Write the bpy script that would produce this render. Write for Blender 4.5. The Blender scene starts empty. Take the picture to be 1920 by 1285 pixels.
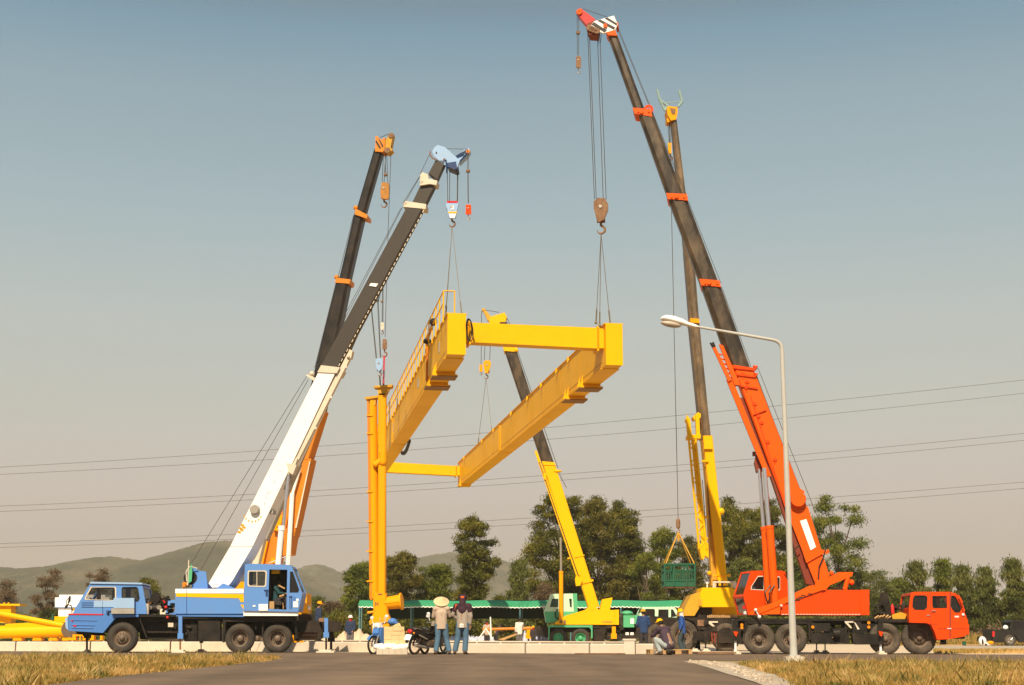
import bpy, bmesh, math, random
import numpy as np
from mathutils import Vector, Matrix
from mathutils.geometry import tessellate_polygon
R = math.radians
V = Vector
scene = bpy.context.scene
col = scene.collection
random.seed(7)

# ------------------------------------------------------------------ camera
EYE = V((0, 0, 0.55)); PITCH = R(11.55); FPX = 2700.0
cam = bpy.data.cameras.new("camera"); camo = bpy.data.objects.new("camera", cam); col.objects.link(camo)
cam.sensor_width = 36; cam.lens = 36 * FPX / 1920
cam.clip_start = 0.1; cam.clip_end = 20000
camo.location = EYE; camo.rotation_euler = (math.pi / 2 + PITCH, 0, 0)
scene.camera = camo

# ------------------------------------------------------------------ sun, sky, exposure
SUN_EL, SUN_AZ = R(44), R(9)          # sun high behind the camera, a little to the left
sd = bpy.data.lights.new("sun", 'SUN'); sd.energy = 5.0; sd.angle = R(0.5); sd.color = (1.0, 0.84, 0.60)
so = bpy.data.objects.new("sun", sd); col.objects.link(so)
S = V((-math.sin(SUN_AZ) * math.cos(SUN_EL), -math.cos(SUN_AZ) * math.cos(SUN_EL), math.sin(SUN_EL)))
so.rotation_euler = S.to_track_quat('Z', 'Y').to_euler(); so.location = S * 60
world = bpy.data.worlds.new("World"); scene.world = world; world.use_nodes = True
wn = world.node_tree; wn.nodes.clear()
def N(nt, t, **k):
    n = nt.nodes.new(t)
    for a, b in k.items(): setattr(n, a, b)
    return n
wo = N(wn, 'ShaderNodeOutputWorld'); bg = N(wn, 'ShaderNodeBackground')
sky = N(wn, 'ShaderNodeTexSky', sky_type='NISHITA', sun_disc=False, sun_elevation=SUN_EL, sun_rotation=math.pi + SUN_AZ)
sky.air_density = 1.0; sky.dust_density = 3.0; sky.ozone_density = 1.0
tc = N(wn, 'ShaderNodeTexCoord'); sx = N(wn, 'ShaderNodeSeparateXYZ')
wn.links.new(tc.outputs['Generated'], sx.inputs[0])
ramp = N(wn, 'ShaderNodeValToRGB')          # dusty dry-season air: brown at the horizon, grey blue above
el = ramp.color_ramp.elements
STOPS = [(0.0, (6.37, 5.35, 5.31)), (0.057, (6.37, 5.35, 5.31)), (0.099, (6.84, 6.11, 5.77)), (0.143, (6.32, 6.37, 5.74)), (0.216, (5.49, 6.17, 5.94)), (0.287, (4.06, 5.47, 5.9)), (0.356, (3.14, 4.52, 5.2)), (0.402, (2.02, 3.66, 4.7)), (0.417, (1.83, 3.04, 3.83)), (1.0, (1.3, 2.3, 3.5))]
el[0].position = 0; el[1].position = 1
for i, (p, c) in enumerate(STOPS):
    e = el[0] if i == 0 else (el[1] if i == len(STOPS) - 1 else el.new(p))
for e, (p, c) in zip(el, STOPS): e.position = p; e.color = (c[0] / 8, c[1] / 8, c[2] / 8, 1)
wn.links.new(sx.outputs['Z'], ramp.inputs[0])
vm = N(wn, 'ShaderNodeVectorMath', operation='SCALE'); vm.inputs['Scale'].default_value = 8.0
wn.links.new(ramp.outputs[0], vm.inputs[0])
mx = N(wn, 'ShaderNodeMix', data_type='RGBA'); mx.inputs[0].default_value = 0.86
nz = N(wn, 'ShaderNodeTexNoise'); nz.inputs['Scale'].default_value = 2.2; nz.inputs['Detail'].default_value = 3      # uneven dust in the air
mpz = N(wn, 'ShaderNodeMapping'); mpz.inputs['Scale'].default_value = (1, 1, 5); wn.links.new(tc.outputs['Generated'], mpz.inputs[0]); wn.links.new(mpz.outputs[0], nz.inputs[0])
mrz = N(wn, 'ShaderNodeMapRange'); mrz.inputs[3].default_value = .955; mrz.inputs[4].default_value = 1.045; wn.links.new(nz.outputs[0], mrz.inputs[0])
vz = N(wn, 'ShaderNodeVectorMath', operation='SCALE'); wn.links.new(vm.outputs[0], vz.inputs[0]); wn.links.new(mrz.outputs[0], vz.inputs['Scale'])
wn.links.new(sky.outputs[0], mx.inputs[6]); wn.links.new(vz.outputs[0], mx.inputs[7])
wn.links.new(mx.outputs[2], bg.inputs['Color']); bg.inputs['Strength'].default_value = 0.075
wn.links.new(bg.outputs[0], wo.inputs[0])
vs = scene.view_settings
vs.view_transform = 'Standard'; vs.look = 'None'; vs.exposure = 0.35; vs.gamma = 1; vs.use_curve_mapping = False

# ------------------------------------------------------------------ photo pixel -> place in the world
CP, SP = math.cos(PITCH), math.sin(PITCH)
def ray(px, py):
    dx = (px - 960) / FPX; dy = (642.5 - py) / FPX
    return V((dx, CP - dy * SP, SP + dy * CP))
def at(px, py, Y):
    d = ray(px, py); return EYE + d * (Y / d.y)
def ground(px, Y, z=0.0):
    p = at(px, 1200, Y); p.z = z; return p
def dist(py): return 0.55 * 2812 / (py - 1194.5)
class Pl:
    """a vertical plane y = Y0 + k (x - X0); called with a pixel it gives the world point"""
    def __init__(s, Y0, k=0.0, px0=960):
        s.Y0 = Y0; s.k = k; s.X0 = at(px0, 1200, Y0).x
        s.n = V((-k, 1, 0)).normalized(); s.t = V((1, k, 0)).normalized()
    def __call__(s, px, py, off=0.0):
        d = ray(px, py)
        b = V((s.X0, s.Y0, 0)) + s.n * off
        return EYE + d * ((b - EYE).dot(s.n) / d.dot(s.n))
    def foot(s, px, off=0.0, z=0.0):
        p = s(px, 1220, off); p.z = z; return p
    def m(s, px=960, py=1150):
        return (s(px + 1, py) - s(px, py)).length

# ------------------------------------------------------------------ mesh collector
ORG = {}
SPLIT = {'white_notice', 'beam_stub', 'side_lamp', 'turret_side_beam', 'marker_lamp', 'door_handle', 'work_lamp', 'filter_cap', 'white_plate', 'notice_plate', 'tool_box', 'hose_bundle', 'reflector', 'head_sheave', 'hydraulic_hose', 'switch_weight', 'white_marking', 'air_intake', 'window_bar', 'motor', 'counterweight', 'mirror_arm', 'jib_pin', 'stay_rod', 'boom_pivot_frame', 'engine_cover', 'cab_step', 'stilt', 'cradle', 'end_flange', 'name_plate', 'white_bracket', 'side_stripe', 'footrest', 'outrigger_beam', 'winch_bracket', 'scarf_patch'}
class MB:
    def __init__(s): s.v = []; s.f = []; s.mi = []; s.cur = 0; s.g = []
    def add(s, vs_, fs):
        b = len(s.v); s.v += [V(x) for x in vs_]; s.g.append((b, len(s.v), len(s.f), len(s.f) + len(fs)))
        for f in fs: s.f.append(tuple(i + b for i in f)); s.mi.append(s.cur)
        return s
    def prism(s, pts, ext):
        n = len(pts); ext = V(ext); pts = [V(p) for p in pts]
        vs_ = pts + [p + ext for p in pts]
        fs = [tuple(range(n)), tuple(range(2 * n - 1, n - 1, -1))]
        fs += [(i, i + n, (i + 1) % n + n, (i + 1) % n) for i in range(n)]
        return s.add(vs_, fs)
    def holed(s, outer, holes, ext, t):
        loops = [outer] + holes
        l2 = [[V((p.dot(t), p.z, 0)) for p in L] for L in loops]
        tri = tessellate_polygon(l2); allp = [p for L in loops for p in L]; n = len(allp)
        fs = [tuple(a) for a in tri] + [tuple(i + n for i in reversed(a)) for a in tri]
        b = 0
        for L in loops:
            k = len(L); fs += [(b + i, b + i + n, b + (i + 1) % k + n, b + (i + 1) % k) for i in range(k)]; b += k
        return s.add(allp + [p + ext for p in allp], fs)
    def box(s, c, sx_, sy_, sz_, rz=0.0, rm=None):
        c = V(c); M = rm if rm is not None else Matrix.Rotation(rz, 3, 'Z')
        vs_ = [c + M @ V((x * sx_ / 2, y * sy_ / 2, z * sz_ / 2)) for x in (-1, 1) for y in (-1, 1) for z in (-1, 1)]
        return s.add(vs_, [(0, 1, 3, 2), (4, 6, 7, 5), (0, 4, 5, 1), (2, 3, 7, 6), (0, 2, 6, 4), (1, 5, 7, 3)])
    def tube(s, p0, p1, r0, r1=None, n=8, cap=True):
        p0, p1 = V(p0), V(p1); r1 = r0 if r1 is None else r1
        d = (p1 - p0)
        if d.length < 1e-6: return s
        d.normalize(); a = d.orthogonal().normalized(); b = d.cross(a)
        vs_ = []
        for p, r in ((p0, r0), (p1, r1)):
            vs_ += [p + (a * math.cos(2 * math.pi * i / n) + b * math.sin(2 * math.pi * i / n)) * r for i in range(n)]
        fs = [(i, (i + 1) % n, (i + 1) % n + n, i + n) for i in range(n)]
        if cap: fs += [tuple(range(n - 1, -1, -1)), tuple(range(n, 2 * n))]
        return s.add(vs_, fs)
    def pipe(s, pts, r, n=6):
        for a, b in zip(pts[:-1], pts[1:]): s.tube(a, b, r, n=n)
        return s
    def ball(s, c, r, sc=(1, 1, 1), n=10, M=None):
        c = V(c); vs_ = []; fs = []; h = max(4, n // 2 + 1)
        for j in range(h + 1):
            th = math.pi * j / h
            for i in range(n):
                ph = 2 * math.pi * i / n
                q = V((math.sin(th) * math.cos(ph) * sc[0], math.sin(th) * math.sin(ph) * sc[1], math.cos(th) * sc[2])) * r
                vs_.append(c + (M @ q if M else q))
        for j in range(h):
            for i in range(n): fs.append((j * n + i, (j + 1) * n + i, (j + 1) * n + (i + 1) % n, j * n + (i + 1) % n))
        return s.add(vs_, fs)
    def lathe(s, c, axis, prof, n=28):
        c = V(c); ax = V(axis).normalized(); a = ax.orthogonal().normalized(); b = ax.cross(a)
        vs_ = []; fs = []; m = len(prof)
        for r, h in prof:
            for i in range(n):
                t = 2 * math.pi * i / n; vs_.append(c + ax * h + (a * math.cos(t) + b * math.sin(t)) * r)
        for j in range(m - 1):
            for i in range(n): fs.append((j * n + i, j * n + (i + 1) % n, (j + 1) * n + (i + 1) % n, (j + 1) * n + i))
        return s.add(vs_, fs)
    # ---- pixel helpers
    def pp(s, pl, pts, off, T):                      # polygon traced on the near side of a part, real thickness T
        return s.prism([pl(x, y, off) for x, y in pts], pl.n * T)
    def bp(s, pl, x0, y0, x1, y1, off, T):
        return s.pp(pl, [(x0, y0), (x1, y0), (x1, y1), (x0, y1)], off, T)
    def tp(s, pl, a, b, r, off=0.0, n=8, r1=None, off2=None):
        return s.tube(pl(a[0], a[1], off), pl(b[0], b[1], off if off2 is None else off2), r, r1, n)
    def sec(s, pl, q, off, T, ch=0.0):              # box boom section, four corners l0 r0 r1 l1, chamfered long edges
        l0, r0, r1, l1 = [pl(x, y, off) for x, y in q]
        rings = []
        for l, r in ((l0, r0), (l1, r1)):
            w = (r - l); wl = w.length; w = w / wl; c = min(ch, wl * .35); n = pl.n
            if ch > 0:
                ring = [l + w * c, r - w * c, r + n * c, r + n * (T - c), r - w * c + n * T, l + w * c + n * T, l + n * (T - c), l + n * c]
            else: ring = [l, r, r + n * T, l + n * T]
            rings.append(ring)
        k = len(rings[0])
        fs = [tuple(range(k)), tuple(range(2 * k - 1, k - 1, -1))] + [(i, (i + 1) % k, (i + 1) % k + k, i + k) for i in range(k)]
        return s.add(rings[0] + rings[1], fs)
    def clusters(s, gap=.03):
        bb = [([min(p[k] for p in s.v[a:b]) - gap for k in range(3)], [max(p[k] for p in s.v[a:b]) + gap for k in range(3)]) for a, b, _, _ in s.g]
        par = list(range(len(bb)))
        def fd(i):
            while par[i] != i: i = par[i]
            return i
        for i in range(len(bb)):
            for j in range(i):
                if all(bb[i][0][k] <= bb[j][1][k] and bb[j][0][k] <= bb[i][1][k] for k in range(3)): par[fd(i)] = fd(j)
        out = {}
        for i in range(len(bb)): out.setdefault(fd(i), []).append(i)
        res = []
        for ids in out.values():
            m = MB()
            for i in ids:
                a, b, f0, f1 = s.g[i]
                m.add(s.v[a:b], [tuple(q - a for q in f) for f in s.f[f0:f1]]); m.mi[-(f1 - f0):] = s.mi[f0:f1]
            res.append(m)
        return res
    def build(s, name, mat, parent=None, smooth=38, org=None):
        if parent and name in SPLIT and len(s.g) > 1:
            cl = s.clusters()
            if len(cl) > 1: return [m.build(name + '', mat, parent, smooth, org) if len(m.g) == 1 else m._build(name, mat, parent, smooth, org) for m in cl][0]
        return s._build(name, mat, parent, smooth, org)
    def _build(s, name, mat, parent=None, smooth=38, org=None):
        me = bpy.data.meshes.new(name)
        o0 = org if org is not None else (ORG.get(root_of(parent).name, V((0, 0, 0))) if parent else V((0, 0, 0)))
        me.from_pydata([tuple(v - o0) for v in s.v], [], s.f)
        for m_ in (mat if isinstance(mat, (list, tuple)) else [mat]): me.materials.append(m_)
        if any(s.mi): me.polygons.foreach_set('material_index', s.mi)
        bm = bmesh.new(); bm.from_mesh(me); bmesh.ops.recalc_face_normals(bm, faces=bm.faces); bm.to_mesh(me); bm.free()
        if smooth:
            me.polygons.foreach_set('use_smooth', [True] * len(me.polygons)); me.set_sharp_from_angle(angle=R(smooth))
        o = bpy.data.objects.new(name, me); col.objects.link(o)
        if parent: o.parent = parent
        elif org is not None: o.location = org; ORG[o.name] = V(org)
        return o
def root_of(o):
    while o.parent: o = o.parent
    return o
def tag(o, label=None, cat=None, group=None, kind=None):
    for k, v in (('label', label), ('category', cat), ('group', group), ('kind', kind)):
        if v: o[k] = v
    return o
def thing(name, label, cat, loc=(0, 0, 0), group=None):
    o = bpy.data.objects.new(name, None); col.objects.link(o); o.location = loc; o.empty_display_size = .3
    ORG[o.name] = V(loc); return tag(o, label, cat, group)
def copy_tree(o, parent=None):
    c = o.copy(); col.objects.link(c)
    if parent: c.parent = parent
    for ch in list(o.children): copy_tree(ch, c)
    return c

# ------------------------------------------------------------------ materials
def mat_base(name):
    m = bpy.data.materials.new(name); m.use_nodes = True; nt = m.node_tree
    return m, nt, nt.nodes['Principled BSDF']
def paint(name, c, rough=.45, dirt=.25, dirtc=(.10, .07, .045), scale=1.2, bump=.0, metal=0.0, spec=.3, streak=1.0):
    """painted / plain surface with uneven grime that has its own shape"""
    m, nt, b = mat_base(name)
    t = N(nt, 'ShaderNodeTexCoord'); mp = N(nt, 'ShaderNodeMapping'); mp.inputs['Scale'].default_value = (streak, streak, 1)
    nt.links.new(t.outputs['Object'], mp.inputs[0])
    n1 = N(nt, 'ShaderNodeTexNoise'); n1.inputs['Scale'].default_value = scale; n1.inputs['Detail'].default_value = 8; n1.inputs['Roughness'].default_value = .68
    n2 = N(nt, 'ShaderNodeTexNoise'); n2.inputs['Scale'].default_value = scale * 9; n2.inputs['Detail'].default_value = 4
    nt.links.new(mp.outputs[0], n1.inputs[0]); nt.links.new(mp.outputs[0], n2.inputs[0])
    r = N(nt, 'ShaderNodeMapRange'); r.inputs[1].default_value = .42; r.inputs[2].default_value = .78; r.inputs[3].default_value = 0; r.inputs[4].default_value = dirt
    nt.links.new(n1.outputs[0], r.inputs[0])
    x = N(nt, 'ShaderNodeMix', data_type='RGBA'); x.inputs[6].default_value = (*c, 1); x.inputs[7].default_value = (*dirtc, 1)
    nt.links.new(r.outputs[0], x.inputs[0])
    h = N(nt, 'ShaderNodeHueSaturation'); vr = N(nt, 'ShaderNodeMapRange'); vr.inputs[3].default_value = 1 - dirt * .35; vr.inputs[4].default_value = 1 + dirt * .25
    nt.links.new(n2.outputs[0], vr.inputs[0]); nt.links.new(vr.outputs[0], h.inputs['Value']); nt.links.new(x.outputs[2], h.inputs['Color'])
    nt.links.new(h.outputs[0], b.inputs['Base Color'])
    rr = N(nt, 'ShaderNodeMapRange'); rr.inputs[3].default_value = max(.05, rough - .12); rr.inputs[4].default_value = min(1, rough + .2)
    nt.links.new(n1.outputs[0], rr.inputs[0]); nt.links.new(rr.outputs[0], b.inputs['Roughness'])
    b.inputs['Metallic'].default_value = metal; b.inputs['Specular IOR Level'].default_value = spec
    if bump:
        bp_ = N(nt, 'ShaderNodeBump'); bp_.inputs['Strength'].default_value = bump; bp_.inputs['Distance'].default_value = .03
        nt.links.new(n1.outputs[0], bp_.inputs['Height']); nt.links.new(bp_.outputs[0], b.inputs['Normal'])
    return m
def glass(name, alpha=.35, c=(.02, .025, .025)):
    m, nt, b = mat_base(name); b.inputs['Base Color'].default_value = (*c, 1); b.inputs['Roughness'].default_value = .04
    b.inputs['Alpha'].default_value = alpha; return m
def leafmat(name, c1, c2, c3, tr=.34, scale=.5):
    m, nt, b = mat_base(name)
    t = N(nt, 'ShaderNodeTexCoord'); n1 = N(nt, 'ShaderNodeTexNoise'); n1.inputs['Scale'].default_value = scale; n1.inputs['Detail'].default_value = 5
    n2 = N(nt, 'ShaderNodeTexNoise'); n2.inputs['Scale'].default_value = 6
    nt.links.new(t.outputs['Object'], n1.inputs[0]); nt.links.new(t.outputs['Object'], n2.inputs[0])
    a = N(nt, 'ShaderNodeMath', operation='ADD'); s2 = N(nt, 'ShaderNodeMath', operation='MULTIPLY'); s2.inputs[1].default_value = .6
    nt.links.new(n2.outputs[0], s2.inputs[0]); nt.links.new(n1.outputs[0], a.inputs[0]); nt.links.new(s2.outputs[0], a.inputs[1])
    r = N(nt, 'ShaderNodeValToRGB'); e = r.color_ramp.elements; e[0].position = .62; e[0].color = (*c1, 1); e[1].position = 1.0; e[1].color = (*c3, 1)
    k = e.new(.8); k.color = (*c2, 1)
    nt.links.new(a.outputs[0], r.inputs[0]); nt.links.new(r.outputs[0], b.inputs['Base Color'])
    b.inputs['Roughness'].default_value = .55; b.inputs['Specular IOR Level'].default_value = .3
    if tr:
        tl = N(nt, 'ShaderNodeBsdfTranslucent'); ms = N(nt, 'ShaderNodeMixShader'); ms.inputs[0].default_value = tr
        nt.links.new(r.outputs[0], tl.inputs[0]); nt.links.new(b.outputs[0], ms.inputs[1]); nt.links.new(tl.outputs[0], ms.inputs[2])
        nt.links.new(ms.outputs[0], nt.nodes['Material Output'].inputs[0])
    return m
M = {}
M['yellow'] = paint('yellow_paint', (.86, .455, .001), .42, .10, (.35, .16, .01), spec=.12)
M['gyellow'] = paint('gantry_yellow', (.88, .455, .001), .45, .26, (.50, .22, .02), .5, streak=.6, spec=.12)
M['amber'] = paint('amber_paint', (.84, .34, .001), .45, .12, (.35, .14, .01), spec=.12)
M['orangey'] = paint('orange_yellow_paint', (.66, .21, .01), .45, .25, (.2, .08, .02))
M['hookbrown'] = paint('orange_brown_hook', (.45, .19, .025), .5, .6, (.12, .06, .02), 5)
M['ochre'] = paint('ochre_paint', (.62, .33, .02), .5, .45, (.12, .08, .03))
M['orange'] = paint('orange_paint', (.82, .100, .002), .42, .24, (.45, .09, .01), spec=.14)
M['redorange'] = paint('red_orange_paint', (.82, .060, .002), .42, .2, (.4, .05, .01), spec=.14)
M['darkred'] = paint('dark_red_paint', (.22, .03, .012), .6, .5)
M['red'] = paint('red_paint', (.62, .02, .02), .4, .2)
M['blue'] = paint('sky_blue_paint', (.105, .255, .60), .4, .14, (.2, .2, .2))
M['paleblue'] = paint('pale_blue_paint', (.30, .46, .70), .4, .2, (.3, .3, .3))
M['midblue'] = paint('mid_blue_paint', (.07, .20, .52), .4, .14, (.15, .15, .2))
M['navy'] = paint('navy_paint', (.015, .045, .15), .4, .15)
M['white'] = paint('white_paint', (.90, .88, .85), .45, .22, (.62, .52, .42))
M['cream'] = paint('cream_paint', (.66, .58, .46), .5, .3, (.3, .22, .15))
M['grey'] = paint('grey_paint', (.36, .33, .29), .5, .35)
M['boomgrey'] = paint('dull_grey_boom_steel', (.050, .040, .032), .5, .3, (.045, .035, .03), .5, streak=1.5)
M['boomblack'] = paint('black_boom_steel', (.012, .009, .007), .34, .35, (.09, .06, .04), 1.0, streak=1.6)
M['boombrown'] = paint('weathered_brown_boom_steel', (.034, .025, .017), .36, .75, (.21, .14, .08), 1.0, streak=2.4)
M['boomtan'] = paint('sunlit_brown_boom_steel', (.11, .078, .047), .42, .8, (.36, .23, .12), 1.1, streak=2.2)  # lighter copy of the brown steel, sunlight put into its colour
M['black'] = paint('black_chassis', (.012, .010, .009), .5, .5, (.075, .052, .036), 1.8, spec=.2)
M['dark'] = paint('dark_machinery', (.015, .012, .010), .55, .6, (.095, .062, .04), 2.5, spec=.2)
M['tyre'] = paint('dusty_tyre_rubber', (.062, .050, .040), .85, .9, (.19, .145, .105), 2.0, spec=.2)
M['rim'] = paint('dusty_rim', (.17, .12, .085), .5, .6, (.05, .035, .025), 5)
M['tyre_dark'] = paint('dark_tyre_rubber', (.035, .029, .024), .7, .7, (.12, .09, .065), 2.5)
M['steel'] = paint('worn_steel', (.42, .38, .33), .35, .4, (.2, .12, .07), 3, metal=.6)
M['chrome'] = paint('cylinder_chrome', (.75, .74, .72), .16, .1, (.3, .3, .3), metal=1)
M['rust'] = paint('rusty_steel', (.20, .10, .055), .7, .7, (.40, .26, .14), 6)
M['rope'] = paint('wire_rope', (.07, .06, .05), .6, .2)
M['lamp'] = paint('lamp_grey', (.46, .45, .42), .45, .3, (.30, .26, .22))
M['concrete'] = paint('pale_concrete', (.60, .52, .42), .85, .35, (.38, .28, .2), 1.5, .3)
M['wood'] = paint('sawn_wood', (.50, .30, .13), .8, .4, (.22, .12, .05), 4)
M['mint'] = paint('mint_paint', (.50, .72, .52), .4, .15, (.3, .3, .2))
M['green'] = paint('green_paint', (.09, .42, .21), .42, .2, (.05, .1, .05))
M['teal'] = paint('teal_paint', (.012, .11, .06), .5, .5, (.06, .05, .035), 2)
M['tealpale'] = paint('pale_teal_paint', (.26, .38, .36), .5, .3)
M['plastic_black'] = paint('black_plastic', (.015, .014, .013), .35, .15)
M['seat'] = paint('seat_vinyl', (.03, .025, .022), .6, .2)
M['glass'] = glass('cab_glass', .30)
M['darkglass'] = glass('tinted_glass', .82, (.015, .015, .013))
M['lens_red'] = paint('red_lens', (.6, .02, .02), .2, .05)
M['lens_amber'] = paint('amber_lens', (.8, .25, .01), .2, .05)
M['lens_clear'] = paint('clear_lens', (.7, .7, .68), .12, .05)
# ------------------------------------------------------------------ ground, roads, hills
def sheet(name, pts, z, mat, kind='structure', sub=0):
    me = bpy.data.meshes.new(name); me.from_pydata([(p[0], p[1], z) for p in pts], [], [tuple(range(len(pts)))])
    me.materials.append(mat); o = bpy.data.objects.new(name, me); col.objects.link(o); tag(o, kind=kind); return o
def earthmat(name, cols, scale, bump=.3, fine=30, rough=.95, streak=None):
    m, nt, b = mat_base(name)
    t = N(nt, 'ShaderNodeTexCoord'); n1 = N(nt, 'ShaderNodeTexNoise'); n1.inputs['Scale'].default_value = scale; n1.inputs['Detail'].default_value = 10; n1.inputs['Roughness'].default_value = .65
    n2 = N(nt, 'ShaderNodeTexNoise'); n2.inputs['Scale'].default_value = fine; n2.inputs['Detail'].default_value = 6; n2.inputs['Roughness'].default_value = .7
    nt.links.new(t.outputs['Object'], n1.inputs[0]); nt.links.new(t.outputs['Object'], n2.inputs[0])
    a = N(nt, 'ShaderNodeMath', operation='MULTIPLY_ADD'); a.inputs[1].default_value = .45
    nt.links.new(n2.outputs[0], a.inputs[0]); nt.links.new(n1.outputs[0], a.inputs[2])
    r = N(nt, 'ShaderNodeValToRGB'); e = r.color_ramp.elements; e[0].position = .52; e[0].color = (*cols[0], 1); e[1].position = .95; e[1].color = (*cols[2], 1)
    k = e.new(.72); k.color = (*cols[1], 1)
    nt.links.new(a.outputs[0], r.inputs[0]); nt.links.new(r.outputs[0], b.inputs['Base Color']); b.inputs['Roughness'].default_value = rough
    b.inputs['Specular IOR Level'].default_value = .25
    if streak:                                   # tyre-polished lanes, patches and spills
        mp = N(nt, 'ShaderNodeMapping'); mp.inputs['Scale'].default_value = streak; mp.inputs['Rotation'].default_value = (0, 0, .25)
        n3 = N(nt, 'ShaderNodeTexNoise'); n3.inputs['Scale'].default_value = 1; n3.inputs['Detail'].default_value = 6; nt.links.new(t.outputs['Object'], mp.inputs[0]); nt.links.new(mp.outputs[0], n3.inputs[0])
        q = N(nt, 'ShaderNodeMapRange'); q.inputs[1].default_value = .35; q.inputs[2].default_value = .65; q.inputs[3].default_value = .78; q.inputs[4].default_value = 1.2; nt.links.new(n3.outputs[0], q.inputs[0])
        hs = N(nt, 'ShaderNodeHueSaturation'); nt.links.new(q.outputs[0], hs.inputs['Value']); nt.links.new(r.outputs[0], hs.inputs['Color']); nt.links.new(hs.outputs[0], b.inputs['Base Color'])
    bp_ = N(nt, 'ShaderNodeBump'); bp_.inputs['Strength'].default_value = bump; bp_.inputs['Distance'].default_value = .02
    nt.links.new(a.outputs[0], bp_.inputs['Height']); nt.links.new(bp_.outputs[0], b.inputs['Normal'])
    return m
M['asphalt'] = earthmat('asphalt', [(.120, .083, .054), (.160, .109, .070), (.20, .136, .088)], .6, .5, 60, .8, (.9, .12, 1))
M['asphalt2'] = earthmat('road_asphalt', [(.130, .090, .058), (.165, .113, .073), (.205, .142, .093)], .6, .5, 60, .8)
M['sand'] = earthmat('pale_sand', [(.50, .38, .26), (.60, .47, .33), (.72, .58, .43)], .8, .5, 12)
M['gravel'] = earthmat('white_gravel', [(.24, .18, .12), (.44, .35, .26), (.68, .60, .50)], 5, .9, 25)
M['field'] = earthmat('dry_field', [(.16, .13, .05), (.30, .21, .10), (.40, .30, .16)], .25, .4, 6)
M['turf'] = earthmat('dry_turf_soil', [(.15, .11, .035), (.34, .20, .07), (.60, .42, .22)], 2.2, .6, 14)

sheet('ground', [(-3400, -28), (3400, -28), (3400, 3300), (-3400, 3300)], 0, M['field'])
# work yard of pale sand behind the low concrete beams
def gp(px, py, z=0):
    d = ray(px, py); return EYE + d * ((z - .55) / d.z)
# crossing road: far edge and near edge read off the photograph
L0, L1 = gp(0, 1221.5), gp(0, 1231); R0, R1 = gp(1920, 1228), gp(1920, 1242.5)
def ext(a, b, t): return a + (b - a) * t
yf = [ext(L0, R0, -1.2), ext(L0, R0, 2.2)]
sheet('yard', [yf[0], yf[1], V((60, 108, 0)), V((-60, 108, 0))], .004, M['sand'])
far = [ext(L0, R0, -1.2), ext(L0, R0, 2.2)]; near = [ext(L1, R1, 2.2), ext(L1, R1, -1.2)]
sheet('road', [far[0], far[1], near[0], near[1]], .008, M['asphalt2'])
A = gp(520, 1233.5); B = gp(1300, 1238)
app = [gp(60, 1290), gp(150, 1277), gp(290, 1262), gp(440, 1247), gp(505, 1240), gp(545, 1233), gp(700, 1229), gp(1225, 1229), gp(1290, 1240), gp(1330, 1254), gp(1370, 1268), gp(1430, 1287)]
aprn = [V((-22, -40, 0)), app[0]] + app[1:-1] + [app[-1], V((10, -40, 0))]
sheet('approach_road', aprn, .012, M['asphalt'])
# roadside verges under the grass
def ragged(a, b, n, amp, seed):
    rr = random.Random(seed); out = []
    for i in range(n + 1):
        p = a + (b - a) * (i / n); out.append(p + V((0, rr.uniform(-amp, amp), 0)))
    return out
gv = [gp(1280, 1241)] + ragged(gp(1290, 1241), gp(1372, 1243.5), 9, .35, 3) + ragged(gp(1392, 1248), gp(1440, 1262), 8, .25, 4) + ragged(gp(1452, 1266), gp(1490, 1279), 7, .16, 5) + [gp(1500, 1290), gp(1436, 1290)] + ragged(gp(1418, 1282), gp(1365, 1266), 6, .08, 6) + [gp(1330, 1254), gp(1300, 1245)]
sheet('gravel_shoulder', gv, .016, M['gravel'])
rr = random.Random(77); st_ = MB()
for i in range(700):
    t = rr.random(); x = 1300 + t * 125 + rr.gauss(0, 6) + rr.random() * 24 * t; y = 1242.5 + t * t * 38 + rr.uniform(-1, 3); p = gp(x, y); r = rr.uniform(.008, .035) * (1.4 - .7 * t)
    st_.ball((p.x, p.y, .02), r, (1, rr.uniform(.6, 1.2), rr.uniform(.5, .9)), 5)
tag(st_.build('loose_stones', M['gravel'], None, 20, org=V((5, 30, 0))), 'loose white stones on the shoulder where the approach road meets the verge', 'stones', kind='stuff')
g2 = [gp(1752, 1209.5), gp(2100, 1209), gp(2100, 1220), gp(1752, 1219.5)]
sheet('gravel_track', g2, .016, M['gravel'])
vl = ragged(ext(L1, R1, -.25), gp(525, 1234), 60, .25, 1) + [gp(505, 1240), gp(440, 1247), gp(290, 1262), gp(150, 1277), gp(60, 1290), V((-22, -40, 0)), V((-70, -40, 0))]
sheet('verge', vl, .006, M['turf'])
vr_ = [gp(1375, 1244.5)] + ragged(gp(1390, 1244.5), ext(L1, R1, 1.7), 60, .2, 2) + [V((60, -40, 0)), V((10, -40, 0)), gp(1492, 1290), gp(1486, 1277), gp(1446, 1264), gp(1398, 1250)]
sheet('verge', vr_, .006, M['turf'])

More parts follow.
